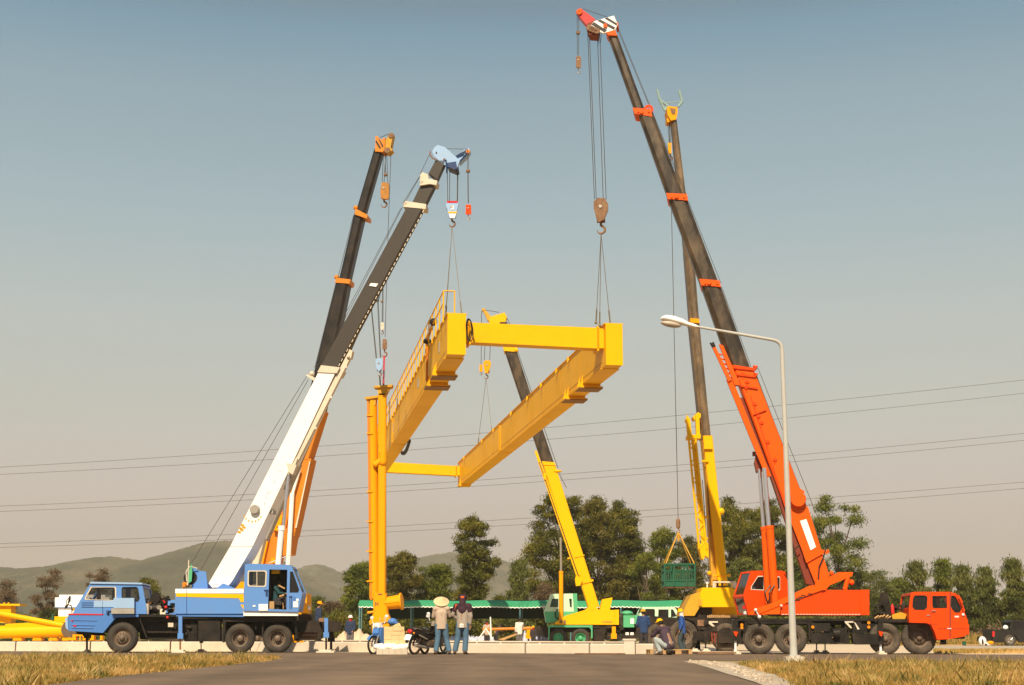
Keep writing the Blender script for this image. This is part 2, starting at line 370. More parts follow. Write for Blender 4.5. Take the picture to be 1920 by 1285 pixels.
# hills, far off
def ridge(name, line, D, depth, seed, c):
    """line: silhouette pixels; D: metres away; a terrain sheet falling to the plain before and behind"""
    rng = np.random.RandomState(seed)
    xs = np.array([p[0] for p in line]); hs = np.array([at(p[0], p[1], D).z for p in line])
    nx, ny = 420, 46
    px = np.linspace(xs[0], xs[-1], nx); X = (px - 960) / 2756 * D; H = np.interp(px, xs, hs)
    H = np.maximum(H, 0)
    Yg = np.linspace(-1, 1, ny)
    ph = rng.uniform(0, 6.28, (24,)); fx = rng.uniform(.006, .09, 24); fy = rng.uniform(1, 9, 24)
    verts = []
    for j, t in enumerate(Yg):
        prof = max(0, 1 - abs(t) ** 1.5)
        n = sum(np.sin(X * fx[k] + t * fy[k] + ph[k]) * (.35 / (1 + fx[k] * 60)) for k in range(24))
        z = H * prof * (1 + .16 * n * (1 - prof) * 2.2) - 1 + (rng.rand(nx) * 2.6 if 0 < j < ny - 1 else 0)
        for i in range(nx): verts.append((X[i] * (1 + t * depth / D * .0) + 0, D + t * depth, z[i]))
    faces = [(j * nx + i, j * nx + i + 1, (j + 1) * nx + i + 1, (j + 1) * nx + i) for j in range(ny - 1) for i in range(nx - 1)]
    me = bpy.data.meshes.new(name); me.from_pydata(verts, [], faces); me.materials.append(c)
    me.polygons.foreach_set('use_smooth', [True] * len(me.polygons))
    o = bpy.data.objects.new(name, me); col.objects.link(o); tag(o, kind='structure'); return o
hm = earthmat('wooded_hillside', [(.024, .027, .018), (.062, .064, .038), (.19, .14, .09)], .012, 1.0, .055)
hm.node_tree.nodes['Bump'].inputs['Distance'].default_value = 6
ridge('hill', [(-260, 1130), (-150, 1090), (-60, 1072), (0, 1066), (40, 1068), (100, 1064), (170, 1052), (205, 1046), (235, 1050), (270, 1055), (300, 1047), (345, 1031), (385, 1019), (430, 1016), (470, 1028), (520, 1050), (560, 1072), (600, 1090), (660, 1120), (760, 1196)], 1500, 420, 3, hm)
ridge('hill', [(300, 1196), (420, 1120), (500, 1085), (561, 1071), (578, 1063), (597, 1060), (619, 1065), (629, 1073), (645, 1077), (680, 1082), (720, 1072), (778, 1049), (815, 1041), (843, 1037), (900, 1042), (950, 1054), (1010, 1070), (1080, 1085), (1180, 1110), (1300, 1140), (1400, 1196)], 2100, 560, 5, hm)

# ------------------------------------------------------------------ trees
def leaves_mesh(centres, radii, count, size, seed, droop=.0, flat=.6, aspect=.42):
    rng = np.random.RandomState(seed)
    w = radii ** 2; idx = rng.choice(len(centres), count, p=w / w.sum())
    d = rng.normal(size=(count, 3)); d /= np.linalg.norm(d, axis=1)[:, None]
    rad = radii[idx] * (rng.rand(count) ** .42) * (1 + .30 * rng.normal(size=count))
    P = centres[idx] + d * rad[:, None] * np.array([1, 1, flat])
    a = rng.normal(size=(count, 3)); a[:, 2] -= droop * 2; a /= np.linalg.norm(a, axis=1)[:, None]
    b = np.cross(a, rng.normal(size=(count, 3))); b /= np.linalg.norm(b, axis=1)[:, None]
    s = size * (.55 + .9 * rng.rand(count))[:, None]
    A_ = a * s; B_ = b * s * aspect
    vs_ = np.stack([P - A_, P + B_ * .5 - A_ * .1, P + A_, P - B_ * .5 + A_ * .1], 1).reshape(-1, 3)
    return vs_
def quads_obj(name, vs_, mat, parent=None, n=4):
    k = len(vs_) // n; me = bpy.data.meshes.new(name)
    me.vertices.add(len(vs_)); me.vertices.foreach_set('co', vs_.astype(np.float32).ravel())
    me.loops.add(k * n); me.loops.foreach_set('vertex_index', np.arange(k * n, dtype=np.int32))
    me.polygons.add(k); me.polygons.foreach_set('loop_start', np.arange(0, k * n, n, dtype=np.int32))
    me.update(calc_edges=True); me.materials.append(mat)
    o = bpy.data.objects.new(name, me); col.objects.link(o)
    if parent: o.parent = parent
    return o
M['bark'] = paint('bark', (.10, .075, .05), .9, .5, (.2, .15, .1), 3)
M['bark_pale'] = paint('pale_bark', (.26, .20, .14), .9, .5, (.12, .09, .06), 3)
LF = {
 'dark': leafmat('dark_leaves', (.034, .042, .004), (.115, .116, .012), (.29, .25, .034)),
 'mid': leafmat('mid_green_leaves', (.050, .068, .008), (.140, .168, .020), (.32, .30, .05)),
 'olive': leafmat('olive_leaves', (.056, .056, .008), (.14, .125, .018), (.28, .225, .04)),
 'euc': leafmat('grey_green_leaves', (.055, .064, .014), (.13, .14, .03), (.28, .27, .075)),
 'brown': leafmat('dry_brown_leaves', (.10, .065, .035), (.18, .115, .06), (.28, .19, .11)),
 'light': leafmat('light_green_leaves', (.060, .070, .014), (.13, .145, .030), (.25, .24, .07)),
}
def tree(name, label, cat, px, ytop, hw, Y, kind, seed, group, n=5200, shape='round', size=.26, low=.12, droop=.2, bark='bark', clumps=None, tilt=0):
    rr = random.Random(seed); base = ground(px, Y); top = at(px, ytop, Y).z; W = hw * Y / 2756
    t = thing(name, label, cat, base, group)
    n = int(n * 5.0); size = size * .54
    H = top; cs = []; rs = []
    nb = int(clumps * 1.4) if clumps else int(50 + H * 7)
    for i in range(nb):
        u = rr.uniform(low, .93)
        if shape == 'cone': env = (1 - u) ** .75 * 1.15 + .12
        elif shape == 'column': env = (math.sin(math.pi * min(1, (u - low * .5) / (1 - low * .3))) ** .45) * .9 + .1
        elif shape == 'vase': env = min(1, .35 + u * 1.0) * (1 - max(0, u - .75) * 2.6)
        elif shape == 'spire': env = (1 - u) ** .85 * 1.05 + .07
        else: env = math.sin(math.pi * (.12 + .83 * (u - low) / (1 - low))) ** .55
        a = rr.uniform(0, 6.283); q = rr.random() ** .5
        x = math.cos(a) * q * W * env * .92 + tilt * u * W; y = math.sin(a) * q * W * env * .9
        cr = (.10 + .15 * rr.random()) * W * (.55 + .6 * env) + .22
        if shape == 'spire': cr *= .5 + .6 * (1 - u) + .15 * rr.random()
        z = min(u * H, H - cr * .75)
        cs.append((x, y, z)); rs.append(cr)
    k_ = max(range(len(cs)), key=lambda i: cs[i][2]); cs.append((cs[k_][0] * .7, cs[k_][1] * .7, H - .55)); rs.append(.62); cs.append((cs[k_][0] * .85, cs[k_][1] * .8, H - 1.25)); rs.append(.9)
    cs_, rs_ = np.array(cs), np.array(rs)
    vs_ = leaves_mesh(cs_, rs_, n, size, seed, droop)
    vs_[:, 2] = np.maximum(vs_[:, 2], .02)
    quads_obj('crown', vs_, LF[kind], t)
    mb = MB(); r0 = max(.10, H * .016); hz = H * (.55 if shape != 'cone' else .85)
    pts = [V((0, 0, 0))]
    for i in range(1, 5): pts.append(V((rr.uniform(-.12, .12) * i + tilt * W * .15 * i, rr.uniform(-.1, .1) * i, hz * i / 4)))
    for i in range(4): mb.tube(pts[i], pts[i + 1], r0 * (1 - .2 * i), r0 * (1 - .2 * (i + 1)), 7)
    order = list(range(len(cs))); rr.shuffle(order)
    for i in order[:22]:
        c = V(cs[i]); k = max(0, min(4, int(c.z / hz * 4) - 1)); s0 = pts[k]
        mid = (s0 + c) / 2 + V((0, 0, -.1 * (c - s0).length + .2))
        mb.tube(s0, mid, r0 * .42, r0 * .28, 5, False); mb.tube(mid, c, r0 * .28, r0 * .10, 5, False)
    o = mb.build('trunk', M[bark], t, org=V((0, 0, 0)))
    o.location = (0, 0, 0)
    return t
G1 = 'trees behind the lifting site'
tree('broadleaf_tree', 'tall dense dark tree seen left of the mint cabbed crane boom', 'tree', 1050, 918, 62, 128, 'dark', 11, G1, 8600, 'round', .30, .04)
tree('broadleaf_tree', 'broad tall tree with pale hanging stems right of the mint cabbed crane boom', 'tree', 1118, 926, 56, 130, 'olive', 12, G1, 8600, 'round', .30, .04)
tree('broadleaf_tree', 'tall dark tree with feathery top left of the green basket', 'tree', 1172, 934, 44, 133, 'dark', 13, G1, 7600, 'round', .30, .04)
tree('broadleaf_tree', 'dark green upright tree with two crowns right of the straw hat', 'tree', 886, 962, 46, 122, 'dark', 14, G1, 6500, 'vase', .28, .06)
tree('conifer_tree', 'pale green weeping casuarina standing alone against the hazy hill', 'tree', 972, 1042, 25, 112, 'light', 15, G1, 2800, 'cone', .24, .08, droop=1.2)
tree('broadleaf_tree', 'rounded olive tree just right of the amber gantry leg', 'tree', 748, 1030, 44, 124, 'olive', 16, G1, 6200, 'round', .28, .03)
tree('broadleaf_tree', 'low wide tree between the gantry leg and the tall two crowned tree', 'tree', 812, 1054, 46, 126, 'mid', 17, G1, 5800, 'round', .28, .03)
tree('broadleaf_tree', 'bushy green tree left of the amber gantry leg', 'tree', 674, 1048, 36, 118, 'mid', 18, G1, 5000, 'vase', .26, .02)
tree('broadleaf_tree', 'lighter green tree behind the green basket', 'tree', 1246, 984, 36, 126, 'mid', 19, G1, 5200, 'round', .27, .03)
tree('broadleaf_tree', 'olive tree filling the gap behind the yellow lattice jib', 'tree', 1300, 1000, 40, 130, 'olive', 20, G1, 5200, 'round', .27, .03)
tree('bamboo_clump', 'tall dark bamboo like clump between the yellow crane and the orange cylinders', 'tree', 1385, 926, 46, 124, 'dark', 21, G1, 8200, 'vase', .28, .03, droop=.7)
tree('bamboo_clump', 'tall dark clump behind the upright orange hydraulic cylinders', 'tree', 1450, 930, 50, 127, 'dark', 22, G1, 8200, 'vase', .28, .03, droop=.7)
tree('broadleaf_tree', 'loose open crowned tree leaning right behind the orange boom foot', 'tree', 1565, 922, 62, 116, 'mid', 23, G1, 3300, 'vase', .24, .30, clumps=26, tilt=.25)
tree('broadleaf_tree', 'dense mid green tree behind the street lamp column', 'tree', 1510, 985, 46, 126, 'mid', 24, G1, 5600, 'round', .27, .03)
tree('palm_shrub', 'spiky pale green shrub behind the orange operator cab', 'tree', 1402, 1046, 34, 108, 'light', 25, G1, 3400, 'round', .34, .05, droop=.3)
tree('broadleaf_tree', 'low green tree behind the orange counterweight', 'tree', 1600, 1058, 38, 118, 'mid', 26, G1, 4600, 'round', .25, .03)
tree('broadleaf_tree', 'thin airy tree behind the gap ahead of the orange driving cab', 'tree', 1648, 1064, 34, 110, 'light', 27, G1, 1900, 'vase', .2, .1, bark='bark_pale')
tree('eucalyptus_tree', 'pale eucalyptus directly behind the orange driving cab roof', 'tree', 1728, 1046, 39, 106, 'euc', 28, G1, 5200, 'spire', .25, .04, droop=1.0, bark='bark_pale')
tree('eucalyptus_tree', 'eucalyptus above the windscreen of the orange driving cab', 'tree', 1776, 1042, 32, 108, 'mid', 29, G1, 4800, 'spire', .25, .04, droop=1.0, bark='bark_pale')
tree('eucalyptus_tree', 'eucalyptus just right of the orange driving cab', 'tree', 1814, 1054, 31, 104, 'euc', 30, G1, 4800, 'spire', .25, .04, droop=1.0, bark='bark_pale')
tree('eucalyptus_tree', 'light eucalyptus above the tail of the black pickup', 'tree', 1854, 1058, 34, 103, 'light', 31, G1, 4800, 'spire', .25, .04, droop=1.0, bark='bark_pale')
tree('eucalyptus_tree', 'tallest eucalyptus at the right edge above the black pickup cab', 'tree', 1908, 1042, 36, 102, 'euc', 32, G1, 5600, 'spire', .25, .04, droop=1.0, bark='bark_pale')
tree('eucalyptus_tree', 'dark tree between the thin airy tree and the orange driving cab', 'tree', 1690, 1080, 34, 122, 'mid', 33, G1, 3800, 'round', .25, .03)
G2 = 'dry trees before the hills'
tree('dry_tree', 'bare brown feathery tree left of the blue driving cab', 'tree', 84, 1063, 27, 150, 'brown', 34, G2, 1300, 'column', .24, .2, clumps=22)
tree('dry_tree', 'small bare brown tree directly behind the blue driving cab', 'tree', 176, 1062, 22, 160, 'brown', 35, G2, 800, 'column', .24, .3, clumps=16)
tree('dry_tree', 'brownish tree at the left edge of the scene', 'tree', 4, 1082, 24, 150, 'brown', 36, G2, 1100, 'column', .24, .2)
tree('broadleaf_tree', 'small dark tree just behind the rear of the blue driving cab', 'tree', 272, 1078, 22, 120, 'dark', 37, G2, 2600, 'vase', .22, .2)
G3 = 'bushes along the edge of the site'
for i, (px, yt, hw, Y, kd, lb) in enumerate([
    (28, 1150, 40, 140, 'mid', 'low green bush at the left edge behind the yellow steel pipes'),
    (92, 1140, 30, 132, 'dark', 'dark low bush left of the white site cabin'),
    (122, 1136, 22, 136, 'light', 'light bush squeezed against the white site cabin'),
    (300, 1128, 34, 130, 'mid', 'green bush behind the engine of the blue crane carrier'),
    (440, 1086, 22, 132, 'light', 'light bush between the white boom and the blue operator cab'),
    (588, 1116, 26, 126, 'light', 'light green bush right of the blue operator cab'),
    (624, 1124, 24, 124, 'brown', 'brownish dry bush left of the amber gantry leg'),
    (560, 1150, 30, 120, 'mid', 'mid green bush close behind the blue operator cab'),
    (946, 1112, 20, 118, 'dark', 'small dark bush under the lone casuarina'),
    (1018, 1090, 16, 119, 'brown', 'thin brown shrub left of the mint crane cab'),
    (1210, 1030, 34, 122, 'mid', 'tall green bush left of the hanging basket')]):
    tree('bush', lb, 'bush', px, yt, hw, Y, kd, 60 + i, G3, 1900, 'round', .22, .02, clumps=16)

# dense hedge-like undergrowth behind the canopy, nobody could count it
def undergrowth(x0, x1, Y, ytop, kind, seed, n, lab=None):
    rr = random.Random(seed); cs = []; rs = []
    a, b = ground(x0, Y).x, ground(x1, Y).x; h = at(960, ytop, Y).z
    k = int((b - a) * 1.6)
    for i in range(k):
        x = a + (b - a) * i / k + rr.uniform(-.4, .4); hh = h * rr.uniform(.55, 1.05)
        for z in (hh * .25, hh * .6, hh * .88): cs.append((x + rr.uniform(-.5, .5), Y + rr.uniform(-1.5, 1.5), z)); rs.append(rr.uniform(.5, .9))
    v = leaves_mesh(np.array(cs), np.array(rs), n, .2, seed, .3, .7); v[:, 2] = np.maximum(v[:, 2], .02)
    o = quads_obj('undergrowth', v, LF[kind]); tag(o, kind='stuff', label=lab, cat='undergrowth'); return o
undergrowth(1000, 1660, 138, 1062, 'dark', 95, 42000, 'dense dark foliage low between the tree trunks behind the cranes')
undergrowth(640, 840, 134, 1108, 'olive', 97, 9000, 'olive foliage low between the trees behind the gantry column')
undergrowth(1640, 1990, 118, 1104, 'mid', 96, 24000, 'green foliage low between the eucalyptus trees on the right')
undergrowth(545, 1310, 112, 1146, 'dark', 91, 30000, 'dark leafy undergrowth seen through and behind the green canopy')
undergrowth(1290, 1830, 113, 1128, 'mid', 92, 26000, 'green undergrowth beneath the trees behind the orange crane')
undergrowth(-40, 560, 128, 1160, 'mid', 93, 14000, 'green scrub beneath the hills on the left')
undergrowth(1790, 1960, 99, 1186, 'brown', 94, 5000, 'tall dry grass and scrub behind the black pickup')

# ------------------------------------------------------------------ dry grass on the verges
def inside(poly, x, y):
    c = np.zeros(len(x), bool); n = len(poly)
    for i in range(n):
        x1, y1 = poly[i][0], poly[i][1]; x2, y2 = poly[(i + 1) % n][0], poly[(i + 1) % n][1]
        k = ((y1 > y) != (y2 > y)) & (x < (x2 - x1) * (y - y1) / (y2 - y1 + 1e-12) + x1); c ^= k
    return c
def grass(poly, ymin, ymax, xlim, n, seed, label):
    rng = np.random.RandomState(seed)
    Yr = ymin + (ymax - ymin) * rng.rand(n * 3) ** 1.15
    X = rng.uniform(xlim[0], xlim[1], n * 3) * Yr / ymax
    k = inside(poly, X, Yr)
    # tufts: keep more where a coarse pattern is high
    pat = np.sin(X * 1.9 + 1.3 * np.sin(Yr * .9)) + np.sin(Yr * 1.3 + X * .7) + np.sin(X * 5.1 - Yr * 3.7) * .7
    k &= rng.rand(n * 3) < (.38 + .30 * pat)
    X, Yr = X[k][:n], Yr[k][:n]; m = len(X)
    B = 9; X = np.repeat(X, B) + rng.normal(size=m * B) * .05; Yr = np.repeat(Yr, B) + rng.normal(size=m * B) * .05
    hgt = np.repeat(.025 + .085 * rng.rand(m) ** 2.5, B) * (.5 + rng.rand(m * B)); q = m * B
    a = rng.uniform(0, 6.28, q); w = .006 + .006 * rng.rand(q)
    lean = rng.normal(size=(q, 2)) * hgt[:, None] * .45
    P0 = np.stack([X - np.cos(a) * w, Yr - np.sin(a) * w, np.full(q, .01)], 1); P1 = np.stack([X + np.cos(a) * w, Yr + np.sin(a) * w, np.full(q, .01)], 1)
    P2 = np.stack([X + lean[:, 0], Yr + lean[:, 1], hgt], 1)
    v = np.stack([P0, P1, P2], 1).reshape(-1, 3)
    o = quads_obj('grass', v, M['drygrass'], n=3); tag(o, label, 'grass', kind='stuff'); return o
M['drygrass'] = leafmat('dry_grass_blades', (.11, .13, .02), (.42, .25, .06), (.68, .44, .17), .3, .6)
grass([(p[0], p[1]) for p in vl], 15.5, 44, (-17, -3), 26000, 5, 'dry yellow grass on the verge left of the approach road')
grass([(p[0], p[1]) for p in vr_], 15.5, 33, (2, 13.5), 26000, 6, 'dry yellow grass on the verge right of the approach road')
def weeds(poly, ymin, ymax, xlim, n, seed, label):
    rng = np.random.RandomState(seed); Yr = rng.uniform(ymin, ymax, n * 4); X = rng.uniform(xlim[0], xlim[1], n * 4) * Yr / ymax; k = inside(poly, X, Yr); X, Yr = X[k][:n], Yr[k][:n]; m = len(X); B = 46
    big = np.repeat(.35 + rng.rand(m) ** 2, B); X = np.repeat(X, B) + rng.normal(size=m * B) * .11 * big; Yr = np.repeat(Yr, B) + rng.normal(size=m * B) * .11 * big
    hg = big * .17 * (.4 + rng.rand(m * B)); ln = rng.normal(size=(m * B, 2)) * hg[:, None] * .55; w = .006 + .010 * rng.rand(m * B)
    v = np.stack([np.stack([X - w, Yr, np.zeros(m * B)], 1), np.stack([X + w, Yr, np.zeros(m * B)], 1), np.stack([X + ln[:, 0], Yr + ln[:, 1], hg], 1)], 1).reshape(-1, 3)
    tag(quads_obj('weeds', v, M['weed'], n=3), label, 'weeds', kind='stuff')
M['weed'] = leafmat('weed_blades', (.10, .095, .018), (.30, .22, .05), (.60, .40, .16), .3, 1.5)
weeds([(p[0], p[1]) for p in vl], 16, 42, (-17, -3), 150, 15, 'tufts of taller weeds in the grass on the left verge')
weeds([(p[0], p[1]) for p in vr_], 16, 32, (2, 13.5), 150, 16, 'tufts of taller weeds in the grass on the right verge')
def tufts(px0, px1, Y0, Y1, n, seed, label, h=.25):
    rng = np.random.RandomState(seed); Yr = rng.uniform(Y0, Y1, n); X = (rng.uniform(px0, px1, n) - 960) / 2756 * Yr
    hg = h * (.3 + rng.rand(n)); w = .02 + .02 * rng.rand(n); ln = rng.normal(size=(n, 2)) * hg[:, None] * .3
    v = np.stack([np.stack([X - w, Yr, np.zeros(n)], 1), np.stack([X + w, Yr, np.zeros(n)], 1), np.stack([X + ln[:, 0], Yr + ln[:, 1], hg], 1)], 1).reshape(-1, 3)
    o = quads_obj('grass', v, M['drygrass'], n=3); tag(o, label, 'grass', kind='stuff')
tufts(1750, 1960, 49, 60, 3500, 8, 'strip of dry grass between the road and the gravel track', .1)
tufts(1640, 1960, 92, 106, 9000, 9, 'tall dry grass beyond the gravel track behind the pickup', .7)
# ------------------------------------------------------------------ builders shared by the cranes
TYRE = ['tyre']
def wheel(root, pl, px, r, off=0.0, style='front', rimmat='rim', w=.29, flip=False, label=None):
    c = pl.foot(px, off, r - .012); ax = -pl.n if flip else pl.n
    if flip: c = c + pl.n * w
    mb = MB(); mb.lathe(c, ax, [(r * .54, .05), (r * .57, .012), (r * .64, -.008), (r * .80, -.018), (r * .92, 0), (r * .975, .03), (r, .06), (r * .985, w / 2 - .012), (r * .985, w / 2 + .012), (r, w - .06), (r * .97, w - .02), (r * .64, w), (r * .54, w - .04), (r * .54, .05)], 36)
    a = ax.orthogonal().normalized(); b = ax.cross(a)
    for i in range(36):                        # shoulder lugs
        t = 2 * math.pi * i / 36; d = a * math.cos(t) + b * math.sin(t); e = -a * math.sin(t) + b * math.cos(t)
        p = c + ax * .045 + d * (r * .978)
        mb.prism([p - e * .02 - d * .01, p + e * .02 - d * .01, p + e * .02 + d * .022, p - e * .02 + d * .022], ax * .06)
    tyre = mb.build('wheel', M[TYRE[0]], root, 50)
    if label: tyre['label'] = label
    mb = MB()
    if style == 'front':
        mb.lathe(c, ax, [(r * .56, .03), (r * .50, .045), (r * .46, .09), (r * .33, .045), (r * .30, .02), (r * .27, .02), (r * .18, .0), (r * .16, -.05), (r * .10, -.075), (0.001, -.08)], 28)
        nb, rb, hb = 10, r * .30, .0
    else:
        mb.lathe(c, ax, [(r * .56, .03), (r * .50, .045), (r * .47, .16), (r * .42, .19), (r * .26, .20), (r * .22, .13), (r * .20, .05), (r * .13, .03), (0.001, .02)], 28)
        nb, rb, hb = 10, r * .32, .17
    for i in range(nb):
        t = 2 * math.pi * i / nb; p = c + (a * math.cos(t) + b * math.sin(t)) * rb + ax * hb
        mb.tube(p - ax * .025, p + ax * .03, .018, n=6)
    mb.build('rim', M[rimmat], tyre, 40)
    return tyre
def axle(root, pl, px, r, W=2.45, style='rear', rimmat='rim', dual=True, near=True):
    """near and far wheels of one axle with the beam between them"""
    if near: wheel(root, pl, px, r, 0.0, style, rimmat)
    if dual: wheel(root, pl, px, r, .34, style, rimmat)
    wheel(root, pl, px, r, W - .29, style, rimmat, flip=True)
    mb = MB(); c0 = pl.foot(px, .25, r); mb.tube(c0, pl.foot(px, W - .25, r), .09, n=8); mb.ball(pl.foot(px, W / 2, r), .26, n=10)
    mb.build('axle', M['dark'], root)
def chassis(root, pl, x0, x1, y0, y1, off=.35, W=1.7, mat='black', name='chassis_frame'):
    mb = MB()
    mb.bp(pl, x0, y0, x1, y1, off, .12); mb.bp(pl, x0, y0, x1, y1, off + W - .12, .12)
    k = max(3, int((x1 - x0) / 40))
    for i in range(k + 1):
        x = x0 + (x1 - x0 - 4) * i / k; mb.bp(pl, x, y0 + 2, x + 4, y1 - 2, off + .121, W - .242)
    return mb.build(name, M[mat], root)
def jack(root, pl, px, ytop, yfoot, off, mat, w=7, rod='steel', pad=22, name='outrigger', yp=None, lab=None):
    """outrigger leg: vertical box, foot collar, rod and float pad standing on the ground"""
    mb = MB(); mb.bp(pl, px - w / 2, ytop, px + w / 2, yfoot - 10, off, .16); mb.bp(pl, px - w * .75, yfoot - 10, px + w * .75, yfoot, off - .03, .22)
    o = mb.build(name, M[mat], root)
    m = pl.m(px, 1200); c = pl.foot(px, off + .08); t = pl(px, yfoot, off + .08)
    mb = MB(); mb.tube(t, V((c.x, c.y, .08)), w * .26 * m, n=10); mb.build('jack_rod', M[rod], o)
    mb = MB(); mb.box((c.x, c.y, .085), pad * m * .6, .34, .05); mb.box((c.x, c.y, .035), pad * m, .55, .05); mb.build('float_pad', M['cream'], o)
    return o
def hookpart(parent, pl, px, y0, y1, off, mat='rust'):
    m = pl.m(px, 900); r = (y1 - y0) * .30 * m; c = pl(px, y1 - (y1 - y0) * .34, off); t = pl(px, y0, off)
    pts = [t, c + V((0, 0, r * 1.5))]
    for i in range(10):
        a = R(90 - i * 30); pts.append(c + pl.t * (math.cos(a) * r) + V((0, 0, math.sin(a) * r)))
    mb = MB()
    for i in range(len(pts) - 1):
        q = .9 if i < 8 else .9 - (i - 7) * .2
        mb.tube(pts[i], pts[i + 1], r * .36 * q, r * .36 * max(.25, q - .05), 8)
    return mb.build('hook', M[mat], parent)
def block(root, pl, poly, off, T, mat, hx, hy0, hy1, hmat='rust', name='hook_block', side=None):
    mb = MB(); mb.pp(pl, poly, off - T / 2, T * .28); mb.pp(pl, poly, off + T / 2 - T * .28, T * .28)
    xs = [p[0] for p in poly]; ys = [p[1] for p in poly]; cx = (min(xs) + max(xs)) / 2; m = pl.m(cx, 500)
    w = (max(xs) - min(xs)); cy = min(ys) + (max(ys) - min(ys)) * .42
    mb.bp(pl, cx - w * .28, max(ys) - (max(ys) - min(ys)) * .28, cx + w * .28, max(ys) - 1, off - T * .2, T * .4)
    o = mb.build(name, M[mat], root)
    c = pl(cx, cy, off); mb = MB()
    for k in (-1, 1): mb.lathe(c + pl.n * (k * T * .11 - .03), pl.n, [(.02, 0), (w * .36 * m, 0), (w * .44 * m, .0), (w * .40 * m, .03), (w * .44 * m, .06), (.02, .06)], 18)
    mb.build('sheave', M['dark'], o)
    mb = MB(); mb.tube(c - pl.n * (T / 2 + .03), c + pl.n * (T / 2 + .03), w * .12 * m, n=10); mb.build('pin', M['steel'], o)
    hookpart(o, pl, hx, hy0, hy1, off, hmat)
    return o
def ropes(root, pl, segs, off, r=.013, mat='rope', name='hoist_rope', off2=None):
    mb = MB()
    for a, b in segs: mb.tp(pl, a, b, r, off, 5, None, off2)
    return mb.build(name, M[mat], root)
def shell(root, pl, outer, holes, off, W, name, mat, t=.05, openseg=(), glassmat='glass', farholes=None, fit=None, label=None):
    """hollow cab: near and far side panels with real window openings, closed round the edge, panes in the holes"""
    o3 = [pl(x, y, off) for x, y in outer]; h3 = [[pl(x, y, off) for x, y in h] for h in holes]
    mb = MB(); mb.holed(o3, h3, pl.n * t, pl.t)
    e = pl.n * (W - t); fh = h3 if farholes is None else [h3[i] for i in farholes]
    mb.holed([p + e for p in o3], [[p + e for p in h] for h in fh], pl.n * t, pl.t)
    c = sum(o3, V((0, 0, 0))) / len(o3); n = len(o3); gl = MB(); a0, a1 = pl.n * t, pl.n * (W - t)
    for i in range(n):
        p, q = o3[i], o3[(i + 1) % n]; inn = pl.n.cross(q - p).normalized()
        if inn.dot(c - (p + q) / 2) < 0: inn = -inn
        if i in openseg:
            d = (q - p).normalized() * .07
            for u, v in ((p, p + d), (q - d, q)): mb.prism([u + a0, v + a0, v + a1, u + a1], inn * t)
            k = .06
            mb.prism([p + a0, q + a0, q + a0 + pl.n * k, p + a0 + pl.n * k], inn * t); mb.prism([p + a1 - pl.n * k, q + a1 - pl.n * k, q + a1, p + a1], inn * t)
            gl.prism([p + a0 + inn * .02, q + a0 + inn * .02, q + a1 + inn * .02, p + a1 + inn * .02], inn * .006)
        else: mb.prism([p + a0, q + a0, q + a1, p + a1], inn * t)
    o = mb.build(name, M[mat], root, 30)
    if label: o['label'] = label
    if gl.v: gl.build('windscreen', M[glassmat], o, 0)
    return o, h3
def pane(parent, pl, h3, W=None, off=.02, gm='glass', frame=None, fr=.035, name='window'):
    mb = MB(); mb.prism([p + pl.n * off for p in h3], pl.n * .006); g = mb.build(name, M[gm], parent, 0)
    if frame:
        c = sum(h3, V((0, 0, 0))) / len(h3); inn = [p + (c - p).normalized() * fr * 1.3 for p in h3]; n = len(h3); mb = MB()
        for i in range(n): mb.prism([h3[i] - pl.n * .012, h3[(i + 1) % n] - pl.n * .012, inn[(i + 1) % n] - pl.n * .012, inn[i] - pl.n * .012], pl.n * .04)
        mb.build('window_frame', M[frame], g, 0)
    if W:
        mb = MB(); mb.prism([p + pl.n * (W - off) for p in h3], pl.n * .006); mb.build('window', M[gm], parent, 0)
    return g
def seatpart(parent, pl, px, py, off, s=1.0, face=1):
    m = pl.m(px, py); c = pl(px, py, off); mb = MB()
    mb.box(c, .5 * s, .5 * s, .14 * s); mb.box(c + V((-.22 * face * s, 0, .34 * s)), .12 * s, .48 * s, .62 * s); mb.box(c + V((0, 0, -.2 * s)), .3 * s, .3 * s, .3 * s)
    mb.build('seat', M['seat'], parent)
def clutter(root, pl, x0, y0, x1, y1, off, T, n, seed, name='machinery', mats=('dark', 'black', 'rust')):
    """engine blocks, tanks, hoses and brackets"""
    rr = random.Random(seed); mb = MB()
    for i in range(n):
        w = rr.uniform(.1, .42) * (x1 - x0) / 2; h = rr.uniform(.12, .5) * (y1 - y0) / 1.6
        x = rr.uniform(x0, max(x0 + 1, x1 - w)); y = rr.uniform(y0, y1 - h); o = off + rr.uniform(0, T * .6); mb.cur = rr.choice([0, 0, 0, 0, 1, 2]) if len(mats) > 2 else 0
        k = rr.random()
        if k < .45: mb.bp(pl, x, y, x + w, y + h, o, rr.uniform(.08, T * .4))
        elif k < .7: mb.tube(pl(x, y + h / 2, o), pl(x + w, y + h / 2, o), h * .4 * pl.m(x, y), n=10)
        elif k < .85: mb.tube(pl(x, y, o), pl(x, y, o + T * .3), min(w, h) * .5 * pl.m(x, y), n=12)
        else: mb.pipe([pl(x, y, o), pl(x + w * .3, y + h * .8, o - .04), pl(x + w, y + h, o)], .02, 5)
    return mb.build(name, [M[k] for k in mats], root)

# ================================================================== ORANGE CRANE
po = Pl(46.8, -.10, 1560); pob = Pl(48.0, -.14, 1540); pos = Pl(46.9, -.02, 1500)
oc = thing('mobile_crane', 'large orange mobile crane with the tallest boom and black and white striped boom head', 'crane', po.foot(1560, 1.2), 'mobile cranes lifting the gantry frame')
